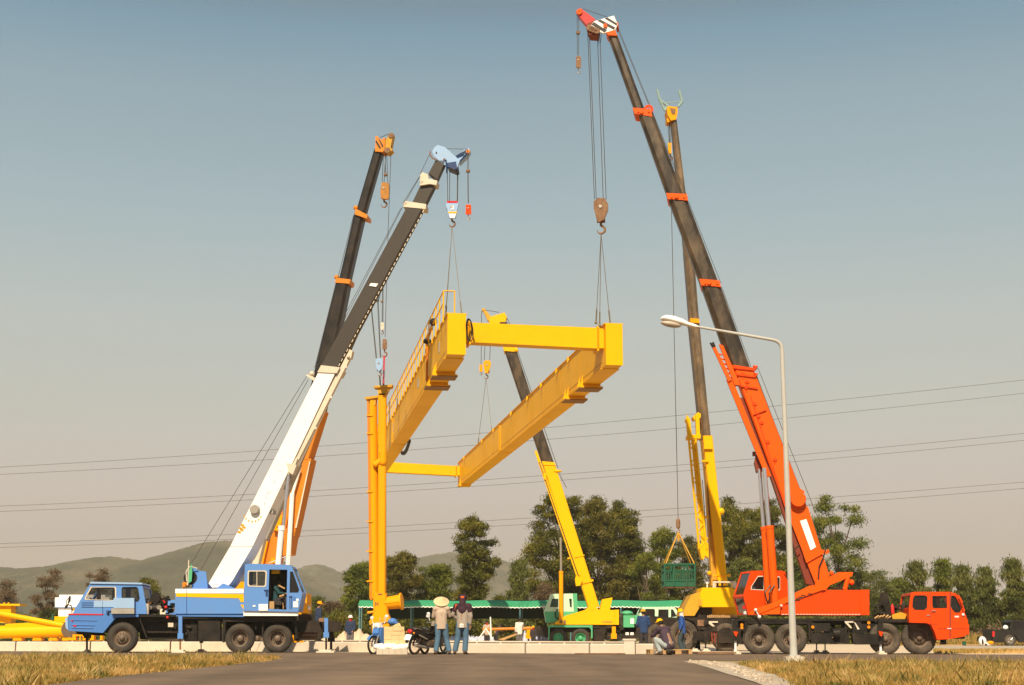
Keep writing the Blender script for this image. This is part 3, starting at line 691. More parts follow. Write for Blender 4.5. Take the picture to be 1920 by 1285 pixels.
# boom
bo = MB()
bo.sec(pob, [(1139, 63), (1157, 63), (1208, 203), (1189, 203)], .10, .62, .10)
bo.sec(pob, [(1194, 205), (1222, 205), (1284, 372), (1253, 372)], .04, .74, .12)
bo.sec(pob, [(1251, 366), (1286, 366), (1349, 533), (1314, 533)], -.02, .86, .14)
bo.sec(pob, [(1313, 528), (1349, 528), (1408, 692), (1370, 692)], -.08, .98, .16)
o = bo.build('boom_section', M['boombrown'], oc, 30); o['label'] = 'weathered brown telescopic boom sections'
for q, off, T in (([(1186, 202), (1220, 205), (1223, 219), (1190, 213)], .02, .78), ([(1249, 362), (1288, 364), (1290, 376), (1252, 373)], -.06, .94), ([(1311, 523), (1349, 526), (1352, 538), (1315, 535)], -.12, 1.06)):
    mb = MB(); mb.pp(pob, q, off, T); c = pob((q[0][0] + q[1][0]) / 2, (q[0][1] + q[2][1]) / 2, off); mb.tube(c, c - pob.n * .06, .07, n=8)
    for k in (.2, .8): p = pob(q[3][0] + (q[2][0] - q[3][0]) * k, q[3][1] - 3, off); mb.tube(p, p - pob.n * .04, .035, n=6)
    mb.build('boom_collar', M['orange'], oc)
mb = MB(); c = pob(1216, 205, .1); mb.lathe(c, pob.n, [(.10, 0), (.17, 0), (.17, .07), (.10, .07), (.10, 0)], 20); mb.tube(c, c + pob.n * .08, .04)
for a in range(4): mb.tube(c, c + (pob.t * math.cos(a * 1.57 + .4) + V((0, 0, 1)) * math.sin(a * 1.57 + .4)) * .16, .015, n=5)
mb.build('rope_sheave', M['redorange'], oc)
mb = MB(); mb.sec(pob, [(1373, 684), (1412, 690), (1514, 953), (1476, 962)], -.14, 1.1, .05)
mb.pp(pob, [(1476, 961), (1515, 951), (1557, 1086), (1545, 1101), (1530, 1098)], -.14, 1.1)
o = mb.build('base_boom', M['orange'], oc)
d = MB()
for (x0, y0, x1, y1, w) in ((1369, 685, 1415, 690, 5), (1376, 700, 1416, 705, 3), (1388, 722, 1420, 727, 3), (1412, 777, 1436, 768, 1.5)):
    d.pp(pob, [(x0, y0), (x1, y1), (x1 + 1, y1 + w), (x0 + 1, y0 + w)], -.20, .06)
d.pp(pob, [(1412, 685), (1421, 686), (1416, 692)], -.2, .5); d.pp(pob, [(1413, 699), (1421, 700), (1417, 706)], -.2, .5)
for (x, y) in ((1393, 702), (1401, 716), (1415, 758), (1422, 781), (1428, 793), (1439, 829), (1453, 862), (1399, 727)):
    c = pob(x, y, -.14); d.tube(c, c - pob.n * .05, .06, n=6); d.bp(pob, x - 4, y - 1, x + 4, y + 1, -.17, .03)
    d.bp(pob, x - 1, y - 4, x + 1, y + 8, -.165, .02)
d.pp(pob, [(1406, 742), (1408, 741), (1478, 962), (1475, 962)], -.155, .014)
d.build('boom_fitting', M['redorange'], o)
d = MB(); d.pp(pob, [(1500, 977), (1512, 973.5), (1530, 1026), (1520, 1032)], -.16, .018); d.build('white_panel', M['white'], o)
d = MB(); d.bp(pob, 1380, 711, 1384, 718, -.16, .018); d.build('white_tag', M['white'], o)
mb = MB(); c = pob(1496, 937, -.16); mb.lathe(c - pob.n * .22, pob.n, [(.001, 0), (.24, 0), (.26, .03), (.26, .24), (.20, .26)], 28); mb.build('winch_drum_cover', M['orange'], oc)
mb = MB(); mb.pp(pob, [(1490, 921), (1499, 915), (1509, 922), (1506, 928), (1494, 927)], -.12, .3); mb.pp(pob, [(1484, 948), (1500, 960), (1512, 951), (1518, 965), (1496, 973)], -.10, .3); mb.build('winch_bracket', M['orange'], oc)
# stowed fly jib on the left of the base boom
mb = MB()
mb.sec(pob, [(1348, 645), (1356, 648), (1388, 722), (1378, 722)], -.22, .3); mb.sec(pob, [(1336, 652), (1342, 651), (1372, 712), (1366, 716)], -.22, .25)
mb.sec(pob, [(1362, 712), (1374, 712), (1446, 893), (1436, 893)], -.16, .3)
for i in range(7):
    x, y = 1349 + i * 4.5, 662 + i * 9; mb.tp(pob, (x - 6, y), (x + 5, y + 4), .03, -.1, 5)
mb.build('stowed_fly_jib', M['orange'], oc)
mb = MB(); mb.tp(pob, (1332, 643), (1338, 654), .035, -.1, 6); mb.tp(pob, (1336.5, 642), (1341, 653), .035, -.1, 6); mb.build('jib_pin', M['dark'], oc)
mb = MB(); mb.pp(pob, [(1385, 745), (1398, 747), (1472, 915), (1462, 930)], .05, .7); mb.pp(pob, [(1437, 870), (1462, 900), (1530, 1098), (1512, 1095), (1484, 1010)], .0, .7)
mb.build('shaded_boom_underside', M['darkred'], oc)  # underside shade of the orange boom, painted in dark red
mb = MB(); mb.pp(pob, [(1417, 852), (1433, 862), (1437, 880), (1418, 884), (1414, 866)], .1, .6); mb.bp(pob, 1411, 847, 1417, 854, .2, .3); mb.build('cylinder_bracket', M['darkred'], oc)
for a, b, c_, d_, r1, r2 in (((1424, 880), (1432, 992), (1433, 988), (1442, 1150), .065, .115), ((1433, 878), (1442, 990), (1443, 986), (1455, 1146), .075, .13)):
    mb = MB(); mb.tp(pob, c_, d_, r2, -.25 if c_[0] > 1440 else .1, 16); mb.tp(pob, (c_[0], c_[1]), (c_[0] + .4, c_[1] + 6), r2 * 1.12, -.25 if c_[0] > 1440 else .1, 16)
    cy = mb.build('lifting_cylinder', M['orange'], oc)
    mb = MB(); mb.tp(pob, a, b, r1, -.25 if c_[0] > 1440 else .1, 14); mb.build('cylinder_rod', M['chrome'], cy)
mb = MB(); 
for xs in ((1436, 1434, 1438, 1449), (1444, 1442, 1443, 1447)):
    mb.pipe([po_ for po_ in (pob(xs[0] + 8, 1098, -.4), pob(xs[1], 1112, -.5), pob(xs[2], 1128, -.5), pob(xs[3], 1140, -.4))], .022, 6)
mb.pipe([pob(1470, 1020, -.3), pob(1484, 1035, -.32), pob(1500, 1022, -.3)], .02, 6)
mb.pipe([pob(1534, 1092, -.2), pob(1536, 1062, -.22), pob(1544, 1045, -.2), pob(1548, 1030, -.2)], .022, 6)
mb.build('hydraulic_hose', M['plastic_black'], oc)
mb = MB(); mb.pp(pob, [(1505, 1035), (1538, 1030), (1553, 1033), (1553, 1038), (1540, 1040), (1512, 1056)], -.2, .08); mb.ball(pob(1552, 1034, -.15), .06); mb.build('boom_arm', M['orange'], oc)
# head
hd = MB(); hd.pp(pob, [(1114, 40), (1151, 29.5), (1158, 46), (1153, 56), (1136, 61), (1130, 62), (1106, 50)], .05, .1); hd.pp(pob, [(1114, 40), (1151, 29.5), (1158, 46), (1153, 56), (1136, 61), (1130, 62), (1106, 50)], .62, .1)
hd.bp(pob, 1125, 44, 1150, 54, .15, .47)
h = hd.build('boom_head', M['white'], oc)
mb = MB()
for q in ([(1134, 34.6), (1139, 33), (1157, 44), (1156.5, 48)], [(1120, 38.6), (1126, 37), (1153.5, 51.5), (1151, 55.8)], [(1109, 46), (1114, 41.5), (1138, 57.5), (1133, 60.5)]): mb.pp(pob, q, .036, .012)
mb.build('black_stripe', M['plastic_black'], h)
mb = MB(); mb.pp(pob, [(1136, 61), (1153, 56), (1157, 67), (1141, 66)], .03, .7); c = pob(1135, 49, .03); mb.tube(c, c - pob.n * .06, .075, n=12); mb.bp(pob, 1155, 42, 1159, 50, .1, .5); mb.build('head_collar', M['orange'], oc)
mb = MB(); mb.pp(pob, [(1101, 44), (1112, 40), (1122, 52), (1121, 66), (1105, 65), (1100, 56)], .1, .55); mb.build('head_bracket', M['darkred'], oc)
mb = MB()
for i, x in enumerate((1105, 1109, 1113, 1119)): mb.lathe(pob(x, 52 + i * 2, .0 + .02), pob.n, [(.02, 0), (.10, 0), (.12, .02), (.10, .06), (.02, .06)], 16)
mb.build('head_sheave', M['rust'], oc)
mb = MB(); mb.pp(pob, [(1080.5, 21), (1088, 15), (1116, 36), (1101, 48), (1084, 28)], .15, .4); mb.build('auxiliary_jib', M['red'], oc)
mb = MB(); mb.lathe(pob(1086, 22, .08), pob.n, [(.02, 0), (.10, 0), (.12, .03), (.10, .07), (.02, .07)], 16); mb.build('jib_sheave', M['orange'], oc)
ropes(oc, pob, [((1102, 62), (1114.5, 374)), ((1105, 64), (1118, 374)), ((1120, 60), (1131, 374)), ((1124.5, 62), (1136.5, 374))], .35, off2=.9)
ropes(oc, pob, [((1082, 24), (1082.5, 104)), ((1085, 26), (1085, 104)), ((1093, 17), (1138, 32))], .3, .011)
ropes(oc, pob, [((1156, 50), (1216, 196)), ((1158, 50), (1222, 206)), ((1222, 207), (1290, 372)), ((1224, 215), (1288, 374)), ((1291, 378), (1352, 532)), ((1353, 538), (1409, 690)), ((1417, 700), (1524, 985)), ((1418, 705), (1532, 1000)), ((1421, 690), (1535, 975))], .25, .010, name='winch_rope')
ropes(oc, pob, [((1128, 62), (1126, 80)), ((1124, 62), (1122, 82))], .3, .009, name='stay_wire')
mb = MB(); mb.lathe(pob(1084, 64, .3), V((0, 0, 1)), [(.001, 0), (.07, .0), (.07, .1), (.001, .1)], 12); mb.build('switch_weight', M['rust'], oc)
block(oc, pob, [(1080, 108), (1082, 105), (1087, 105), (1089.5, 109), (1089, 127), (1080, 127)], .3, .16, 'rust', 1084.5, 127, 138.5, 'steel', 'auxiliary_hook_block')
block(oc, pob, [(1113, 378), (1121, 371), (1134, 372), (1140, 382), (1140, 393), (1133, 411), (1122, 417), (1118, 410), (1113, 390)], .9, .42, 'rust', 1127, 414, 440, 'rust')
# upper works
mb = MB(); mb.pp(pos, [(1464, 1138), (1541, 1107), (1541, 1154), (1464, 1153.6)], -.02, .1); mb.pp(pos, [(1541, 1106.5), (1613, 1106.5), (1613, 1154), (1541, 1154)], .02, 2.3); mb.pp(pos, [(1613.3, 1106), (1630, 1106), (1630, 1153.5), (1613.3, 1153.5)], .0, 2.34)
mb.pp(pos, [(1464, 1138), (1541, 1107), (1541, 1154), (1464, 1153.6)], 2.2, .1); mb.bp(pos, 1470, 1142, 1541, 1153, .1, 2.08)
mb.build('counterweight_body', M['redorange'], oc)
mb = MB(); mb.pp(pos, [(1418, 1141), (1440, 1134), (1478, 1118), (1520, 1098), (1545, 1096), (1549, 1104), (1466, 1134), (1424, 1151)], -.08, .16)
mb.pp(pos, [(1402, 1152), (1462, 1152), (1464, 1136), (1418, 1141)], -.05, .12); mb.pp(pos, [(1418, 1141), (1440, 1134), (1478, 1118), (1520, 1098), (1545, 1096), (1549, 1104), (1466, 1134), (1424, 1151)], 1.9, .1)
mb.build('turret_side_beam', M['orange'], oc)
mb = MB()
for (x, y) in ((1502, 1116), (1514, 1113), (1492, 1122), (1496, 1119)): mb.bp(pos, x, y, x + 8, y + 1.6, -.09, .012)
mb.build('marking', M['plastic_black'], oc)
mb = MB()
for i in range(26): x = 1466 + i * 5.7; mb.bp(pos, x, 1151.5, x + 4, 1153, -.035, .012)
mb.build('edge_strip', M['cream'], oc)
mb = MB(); mb.pp(pos, [(1547, 1098), (1556, 1082), (1573, 1073), (1599.5, 1073), (1598, 1080), (1560, 1096)], .75, .08); mb.pp(pos, [(1547, 1098), (1556, 1082), (1573, 1073), (1599.5, 1073), (1598, 1080), (1560, 1096)], 1.35, .08); mb.bp(pos, 1572, 1075, 1598, 1080, .83, .52)
mb.pp(pos, [(1528, 1090), (1547, 1083), (1556, 1097), (1548, 1107), (1530, 1107)], .5, .12); mb.tp(pos, (1590, 1083), (1584, 1106), .07, .8); mb.ball(pos(1597, 1092, .8), .09); mb.ball(pos(1559, 1075, .8), .08)
mb.build('boom_pivot_frame', M['orange'], oc)
mb = MB(); mb.tp(pos, (1566, 1104), (1590, 1082), .03, .9); mb.tp(pos, (1544, 1102), (1585, 1104), .03, .9); mb.build('stay_rod', M['dark'], oc)
mb = MB(); mb.ball(pos(1417, 1144, -.15), .055); mb.ball(pos(1424, 1157, -.15), .06); mb.tp(pos, (1418, 1146), (1424, 1158), .02, -.15); mb.ball(pos(1465, 1136, -.12), .04); mb.build('work_lamp', M['lens_clear'], oc)
# operator cab
cab, hh = shell(oc, Pl(48.75, .16, 1430), [(1409, 1070.5), (1464, 1070), (1472, 1072), (1477, 1090), (1479, 1117), (1478, 1148), (1462, 1153), (1403, 1153), (1394, 1118)],
                [[(1421, 1080), (1433, 1080), (1433, 1107.5), (1407.5, 1106), (1408, 1100)], [(1453, 1081), (1461, 1081), (1462.5, 1083), (1462.5, 1106), (1460, 1108), (1453, 1107)]], -.05, 1.15, 'operator_cab', 'redorange', .04, openseg=(8, 7), glassmat='darkglass')
pq = Pl(48.75, .16, 1430)
for h in hh: pane(cab, pq, h, 1.15, .02, 'glass', 'cream', .03)
mb = MB(); mb.box(pq(1425, 1120, .4), .45, .5, .12); mb.box(pq(1431, 1100, .4), .12, .45, .6); mb.build('seat', M['seat'], cab)
mb = MB(); mb.box(pq(1411, 1103, .1), .14, .02, .16); mb.build('paper', M['paleblue'], cab)
mb = MB(); mb.bp(pq, 1395, 1146, 1401, 1152, .1, .1); mb.build('lamp', M['lens_clear'], cab)
mb = MB(); mb.bp(pq, 1393, 1136, 1399, 1142, .05, .1); mb.build('tail_lamp', M['lens_red'], cab)
# carrier
chassis(oc, po, 1380, 1706, 1161, 1172, .3, 1.7)
mb = MB(); mb.bp(po, 1378, 1160, 1640, 1164.5, -.02, 2.35); mb.bp(po, 1640, 1161, 1706, 1167, .0, 2.3)
mb.pp(po, [(1396, 1164.5), (1402, 1164.5), (1400, 1198), (1395, 1198)], 0, .3); mb.pp(po, [(1512, 1164.5), (1520, 1164.5), (1520, 1200), (1516, 1200), (1516, 1178)], 0, .3)
mb.pp(po, [(1402, 1164.5), (1512, 1164.5), (1519, 1178), (1512, 1170), (1403, 1170)], 0, .3)
mb.build('carrier_deck', M['black'], oc)
mb = MB(); mb.lathe(po.foot(1500, 1.2, 1.22), V((0, 0, 1)), [(.001, 0), (1.0, 0), (1.0, .14), (.85, .16), (.85, .24), (.001, .24)], 30); mb.build('slewing_ring', M['black'], oc)
mb = MB(); mb.bp(po, 1521, 1168, 1556, 1184, .05, .7); mb.bp(po, 1522, 1186, 1592, 1206, .1, .6); mb.bp(po, 1560, 1178, 1584, 1195, .15, .6); mb.bp(po, 1521, 1165, 1524, 1206, .0, .5)
mb.tp(po, (1562, 1188), (1574, 1188), .16, .05, 14); mb.bp(po, 1584, 1166, 1588, 1206, .05, .4)
mb.build('tool_box', M['black'], oc)
clutter(oc, po, 1520, 1166, 1600, 1200, .05, .8, 22, 5)
mb = MB(); mb.pp(po, [(1597, 1189), (1657, 1189), (1654, 1208.5), (1606, 1209), (1601, 1206)], -.25, .45); mb.pp(po, [(1601, 1166), (1614, 1166), (1622, 1188), (1598, 1188)], -.1, .4); mb.pp(po, [(1606, 1170), (1650, 1170), (1650, 1186), (1612, 1186)], .05, .5)
mb.build('outrigger_box', M['black'], oc)
mb = MB(); mb.pp(po, [(1584, 1165), (1600, 1165), (1600, 1168), (1590, 1168), (1598, 1178), (1594, 1178), (1584, 1167.5)], -.03, .03); mb.pp(po, [(1601, 1166), (1604, 1168), (1612, 1180), (1608, 1181)], -.12, .02); mb.build('white_marking', M['cream'], oc)
mb = MB()
for (x, y) in ((1629, 1168), (1629, 1176), (1391, 1172), (1391, 1177), (1524, 1176)): mb.tube(po(x, y, -.02), po(x, y, -.08), .05, n=10)
mb.build('marker_lamp', M['lens_amber'], oc)
for px, off in ((1379, -.22), (1651, -.22)):
    j = jack(oc, po, px, 1163, 1202, off, 'black', 9, 'white', 16)
    mb = MB(); mb.pp(po, [(px - 4, 1184), (px + 5, 1185), (px + 2, 1194), (px - 1, 1192)], off - .06, .02); mb.build('orange_flag_plate', M['redorange'], j)
for px in (1531, 1547):
    jack(oc, po, px, 1200, 1206, 2.3, 'black', 5, 'dark', 10)
mb = MB(); mb.pp(po, [(1376, 1204), (1376, 1165), (1395, 1165), (1395, 1208)], .2, 1.5); mb.build('rear_outrigger_beam', M['dark'], oc)
axle(oc, po, 1424, .50); axle(oc, po, 1484, .50); axle(oc, po, 1661, .50, style='front', dual=False); axle(oc, po, 1725, .535, style='front', dual=False)
clutter(oc, po, 1636, 1133, 1704, 1162, .4, 1.4, 40, 9, 'engine')
mb = MB(); mb.pp(po, [(1652, 1131), (1656, 1111), (1664, 1112), (1670, 1134), (1640, 1136)], .8, .6); mb.tp(po, (1666, 1137), (1668, 1160), .2, .7); mb.build('air_intake', M['black'], oc)
mb = MB(); mb.lathe(po(1673.5, 1144, .2), V((0, 0, 1)), [(.001, -.12), (.055, -.12), (.055, .12), (.02, .17), (.02, .2)], 12); mb.build('fire_extinguisher', M['red'], oc)
mb = MB(); rr = random.Random(3)
for i in range(9): x = 1640 + i * 4.5; mb.tp(po, (x, 1160), (x + rr.uniform(6, 13), 1155 + rr.uniform(-2, 1)), .035, .05 + i * .05, 5)
mb.build('timber_packing', M['wood'], oc)
mb = MB(); mb.pp(po, [(1672, 1153), (1690, 1148), (1700, 1152), (1697, 1161), (1674, 1161)], .1, 1.2); mb.build('tarpaulin', M['ochre'], oc)
pd = Pl(46.0, -.13, 1740)
dc, hh = shell(oc, pd, [(1708, 1112), (1715, 1110), (1782, 1110), (1790, 1113), (1800, 1128), (1809, 1149), (1815, 1165), (1814, 1190), (1806, 1194), (1777, 1199), (1757, 1199.5), (1752, 1184), (1746, 1172), (1738, 1168.5), (1705, 1167.5), (1704, 1143)],
    [[(1715, 1116.5), (1735, 1116.5), (1739, 1120), (1738, 1139), (1733, 1144), (1715, 1143.5), (1710.5, 1138), (1711.5, 1123)], [(1748, 1117.5), (1775, 1117.5), (1775.5, 1140), (1750, 1140.5), (1748, 1135)], [(1783.5, 1117), (1789, 1117), (1794, 1123), (1802, 1142), (1800, 1148), (1792, 1149), (1786, 1144), (1782.5, 1136)]],
    .0, 2.3, 'driving_cab', 'redorange', .05, openseg=(3, 4, 15))
gms = ('darkglass', 'glass', 'darkglass')
for h, g in zip(hh, gms): pane(dc, pd, h, 2.3 if g == 'glass' else None, .025, g, 'plastic_black', .02)
mb = MB(); mb.prism([pd(1781, 1111, -.004), pd(1783, 1111, -.004), pd(1783, 1196, -.004), pd(1781, 1196, -.004)], pd.n * .003)
mb.bp(pd, 1744, 1112, 1745, 1170, -.008, .007); mb.bp(pd, 1745, 1170, 1757, 1171, -.008, .007); mb.bp(pd, 1779.5, 1112, 1780.2, 1196, -.008, .007); mb.bp(pd, 1757, 1178.5, 1812, 1179.3, -.008, .007); mb.build('door_seam', M['darkred'], dc)
mb = MB(); mb.bp(pd, 1747, 1145, 1755, 1146.3, -.05, .03); mb.bp(pd, 1738, 1153, 1743, 1155, -.03, .02); mb.build('door_handle', M['steel'], dc)
mb = MB(); mb.bp(pd, 1776, 1178, 1784, 1179.5, -.02, .02); mb.bp(pd, 1790, 1155, 1798, 1158, -.01, .01); mb.ball(pd(1806, 1153, -.01), .05); mb.build('marker_lamp', M['lens_clear'], dc)
mb = MB(); mb.bp(pd, 1758, 1190, 1776, 1201, .02, .3); mb.bp(pd, 1778, 1194, 1809, 1198, .1, 2.0); mb.bp(pd, 1764, 1200, 1774, 1209, .2, .12); mb.bp(pd, 1757, 1205, 1776, 1206.5, .0, .25); mb.build('cab_step', M['black'], dc)
mb = MB(); mb.bp(pd, 1812, 1171, 1817, 1190, -.02, 2.34); mb.build('front_bumper', M['redorange'], dc)
seatpart(dc, pd, 1762, 1149, .6, .9); seatpart(dc, pd, 1762, 1149, 1.6, .9)
mb = MB(); mb.pp(pd, [(1787, 1140), (1796, 1143), (1798, 1147), (1790, 1147)], .06, .3); mb.build('yellow_bag', M['yellow'], dc)
mb = MB(); mb.pipe([pd(1791, 1113, -.1), pd(1800, 1124, -.16), pd(1809, 1146, -.12)], .018, 6); mb.pipe([pd(1797, 1116, -.1), pd(1805, 1130, -.16)], .018, 6); mb.build('mirror_arm', M['redorange'], dc)

TYRE[0] = 'tyre_dark'
# ================================================================== WHITE BOOM CRANE ON BLUE CARRIER
pb = Pl(51.0, .10, 340); pbb = Pl(51.4, -.10, 410); pbs = Pl(51.0, .02, 440)
bc = thing('mobile_crane', 'blue mobile crane with thick white base boom and grey upper boom', 'crane', pb.foot(390, 1.2), 'mobile cranes lifting the gantry frame')
mb = MB()
mb.sec(pbb, [(803, 326), (817, 300), (836, 300), (819, 338)], .1, .35, .03); mb.sec(pbb, [(773, 380), (791, 342), (817, 342), (796, 384)], .05, .42, .03)
mb.sec(pbb, [(601, 688), (764, 386), (792, 388), (631, 690)], -.04, .50, .03)
o = mb.build('boom_section', M['boomgrey'], bc, 30); o['label'] = 'dull grey telescopic boom sections'
mb = MB(); mb.pp(pbb, [(695, 531), (709, 532), (705, 538), (692, 536)], -.075, .012); mb.build('white_plate', M['white'], bc)
for q in ([(787, 348), (788, 328), (792, 323), (802, 327), (804, 335), (820, 339), (818, 347), (806, 345)], [(756, 388), (760, 377), (799, 383), (798, 392)]):
    mb = MB(); mb.pp(pbb, q, -.06, .58); mb.tube(pbb(q[0][0] + 4, q[0][1] - 5, -.07), pbb(q[0][0] + 4, q[0][1] - 5, .1), .08, n=10); mb.build('boom_collar', M['cream'], bc)
mb = MB()
for i in range(34):
    t = i / 33; x, y = 794.5 + (632 - 794.5) * t, 393 + (690 - 393) * t; mb.pp(pbb, [(x, y), (x + 1.2, y + .6), (x - 1.5, y + 6.2), (x - 2.7, y + 5.6)], -.07, .01)
mb.build('worn_paint_strip', M['cream'], bc)
mb = MB(); mb.sec(pbb, [(431, 1026), (598, 696), (629, 698), (473, 1026)], -.12, 1.05, .04); mb.pp(pbb, [(431, 1026), (473, 1026), (435, 1090), (426, 1101), (398, 1102), (391, 1094)], -.12, 1.05)
wb = mb.build('base_boom', M['white'], bc); wb['label'] = 'broad white base section of the boom'
mb = MB(); mb.sec(pbb, [(595, 698), (602, 685), (637, 689), (631, 700)], -.16, 1.13); mb.pp(pbb, [(573, 704), (577, 702), (590, 708), (588, 714)], -.1, .3); mb.ball(pbb(585, 701, -.05), .10); mb.build('boom_tip_plate', M['cream'], wb)
mb = MB(); c = pbb(479, 956, -.12); mb.lathe(c - pbb.n * .16, pbb.n, [(.001, 0), (.14, 0), (.165, .02), (.165, .17)], 24); mb.build('pivot_boss', M['grey'], wb)
mb = MB()
for i in range(7):
    a = R(200 + i * 22); mb.pp(pbb, [(474 + 17 * math.cos(a) - 1.2, 962 - 16 * math.sin(a) - 1.5), (474 + 17 * math.cos(a) + 1.2, 962 - 16 * math.sin(a) - 1.5), (474 + 17 * math.cos(a) + 1.2, 962 - 16 * math.sin(a) + 2), (474 + 17 * math.cos(a) - 1.2, 962 - 16 * math.sin(a) + 2)], -.13, .008)
for (x, y) in ((452, 982), (449, 988), (446, 995), (451, 991), (455, 986)): mb.pp(pbb, [(x, y), (x + 6, y + 2), (x + 5, y + 6), (x - 1, y + 4)], -.13, .008)
mb.build('faded_marking', M['ochre'], wb)
mb = MB()
for (x, y) in ((525, 884), (515, 904), (506, 923), (502, 926), (500, 934), (405, 1096), (496, 945)): mb.tube(pbb(x, y, -.13), pbb(x, y, -.10), .02, n=8)
mb.build('bolt', M['rust'], wb)
mb = MB(); mb.sec(pbb, [(652, 662), (660, 665), (560, 862), (550, 860)], -.05, .22); mb.sec(pbb, [(550, 858), (558, 860), (545, 892), (537, 888)], -.08, .26); mb.sec(pbb, [(648, 676), (654, 678), (578, 828), (573, 826)], .25, .18)
for (x, y) in ((649, 688), (621, 745), (592, 803), (653, 668)): c = pbb(x, y, -.1); mb.tube(c, c - pbb.n * .05, .05, n=8)
mb.pp(pbb, [(655, 655), (661, 658), (658, 672), (650, 670)], -.1, .3); mb.pp(pbb, [(537, 868), (556, 872), (549, 890), (541, 886)], -.18, .4)
mb.build('stowed_fly_jib', M['cream'], bc)
mb = MB(); mb.pp(pbb, [(546, 876), (549, 870), (553, 884), (500, 966), (494, 962)], .3, .5); mb.bp(pbb, 497, 956, 512, 963, .0, .4); mb.build('jib_bracket', M['grey'], bc)
mb = MB(); mb.tp(pbb, (528, 990), (521, 1064), .105, .0, 16); mb.tp(pbb, (528.3, 986), (528, 995), .125, .0, 16); cy = mb.build('lifting_cylinder', M['white'], bc)
mb = MB(); mb.tp(pbb, (541, 884), (531, 990), .062, .0, 14); mb.build('cylinder_rod', M['chrome'], cy)
mb = MB(); mb.pp(pbb, [(815, 276), (820, 272), (834, 276), (852, 292), (862, 301), (857, 314), (846, 314), (830, 308), (814, 293), (810, 284)], .1, .12); mb.pp(pbb, [(815, 276), (820, 272), (834, 276), (852, 292), (862, 301), (857, 314), (846, 314), (830, 308), (814, 293), (810, 284)], .62, .12); mb.bp(pbb, 820, 284, 845, 300, .2, .45)
h = mb.build('boom_head', M['paleblue'], bc)
mb = MB(); mb.tube(pbb(818, 286, .09), pbb(818, 286, .06), .03); mb.tube(pbb(833, 299, .09), pbb(833, 299, .06), .04); mb.pipe([pbb(807, 284, .05), pbb(806, 290, .05), pbb(811, 297, .05), pbb(818, 300, .05)], .025, 6); mb.build('head_pin', M['rust'], h)
mb = MB(); mb.pp(pbb, [(835, 306), (855, 303), (857, 316), (852, 318), (838, 312)], .05, .7); mb.tp(pbb, (836, 300), (838, 316), .03, .0); mb.tp(pbb, (838, 315), (838, 325), .03, .2); mb.build('sheave_bracket', M['navy'], bc)
mb = MB(); mb.pp(pbb, [(855, 295), (872, 280), (880, 278), (881, 284), (876, 292), (861, 306)], .25, .35); mb.build('auxiliary_jib', M['paleblue'], bc)
mb = MB(); mb.tp(pbb, (855, 293), (877, 281), .025, .2); mb.tp(pbb, (860, 305), (878, 285), .025, .2); mb.tp(pbb, (856, 294), (870, 288), .02, .2); mb.build('jib_brace', M['navy'], bc)
mb = MB(); mb.lathe(pbb(877, 284, .18), pbb.n, [(.02, 0), (.07, 0), (.085, .03), (.07, .07), (.02, .07)], 14); mb.build('jib_sheave', M['orangey'], bc)
ropes(bc, pbb, [((838.5, 318), (839.5, 378)), ((843.5, 320), (842.5, 378)), ((858, 312), (857, 378)), ((859, 312), (858, 378))], .4)
ropes(bc, pbb, [((876, 288), (877.5, 381)), ((878.5, 288), (878.5, 381)), ((832, 279), (877, 280))], .25, .010)
ropes(bc, pbb, [((807, 286), (788, 326)), ((788, 330), (757, 384)), ((786, 332), (755, 382)), ((755, 388), (600, 688)), ((752, 390), (594, 690)), ((575, 706), (354, 1064)), ((578, 712), (376, 1070))], .2, .010, name='winch_rope')
mb = MB(); mb.lathe(pbb(877.5, 323, .25), V((0, 0, 1)), [(.001, 0), (.08, 0), (.08, .06), (.05, .09), (.001, .09)], 12); mb.build('switch_weight', M['rust'], bc)
hb = block(bc, pbb, [(836, 384), (838, 377), (858, 377), (859.5, 384), (853, 409), (843, 409)], .45, .34, 'paleblue', 847.5, 408, 427, 'rust')
mb = MB(); mb.bp(pbb, 838, 377, 858, 380.5, .27, .012); mb.build('red_band', M['lens_red'], hb)
mb = MB(); mb.pp(pbb, [(840, 397), (857, 397), (856.5, 400), (841, 400)], .27, .012); mb.build('yellow_band', M['yellow'], hb)
mb = MB(); mb.bp(pbb, 845, 386, 851, 393, .26, .022); mb.pp(pbb, [(842, 401), (855, 401), (852.5, 409), (844, 409)], .272, .01); mb.build('white_label', M['white'], hb)
ab = block(bc, pbb, [(873.5, 384), (883, 384), (883.5, 402), (873, 402)], .25, .16, 'redorange', 878, 402, 413, 'steel', 'auxiliary_hook_block')
# turret
mb = MB(); mb.bp(pbs, 328.6, 1104, 457, 1151, .0, 2.35); tb = mb.build('turret_body', M['blue'], bc)
mb = MB(); mb.bp(pbs, 328.6, 1104.5, 457, 1112.5, -.006, .006); mb.bp(pbs, 456.5, 1146, 558, 1155, -.03, .3); mb.build('white_band', M['white'], tb)
mb = MB(); mb.pp(pbs, [(330, 1112.5), (457, 1114), (457, 1129), (451, 1129), (448, 1122), (330, 1119)], -.010, .010); mb.pp(pbs, [(451, 1134), (457, 1134), (457, 1144)], -.006, .006); mb.build('yellow_band', M['yellow'], tb)
mb = MB(); mb.bp(pbs, 349.5, 1104.5, 350.2, 1151, -.014, .013); mb.build('panel_seam', M['navy'], tb)
mb = MB(); mb.pp(pbs, [(323, 1149), (457, 1152), (457, 1157), (323, 1156)], .05, 2.2); mb.build('turret_skirt', M['midblue'], tb)
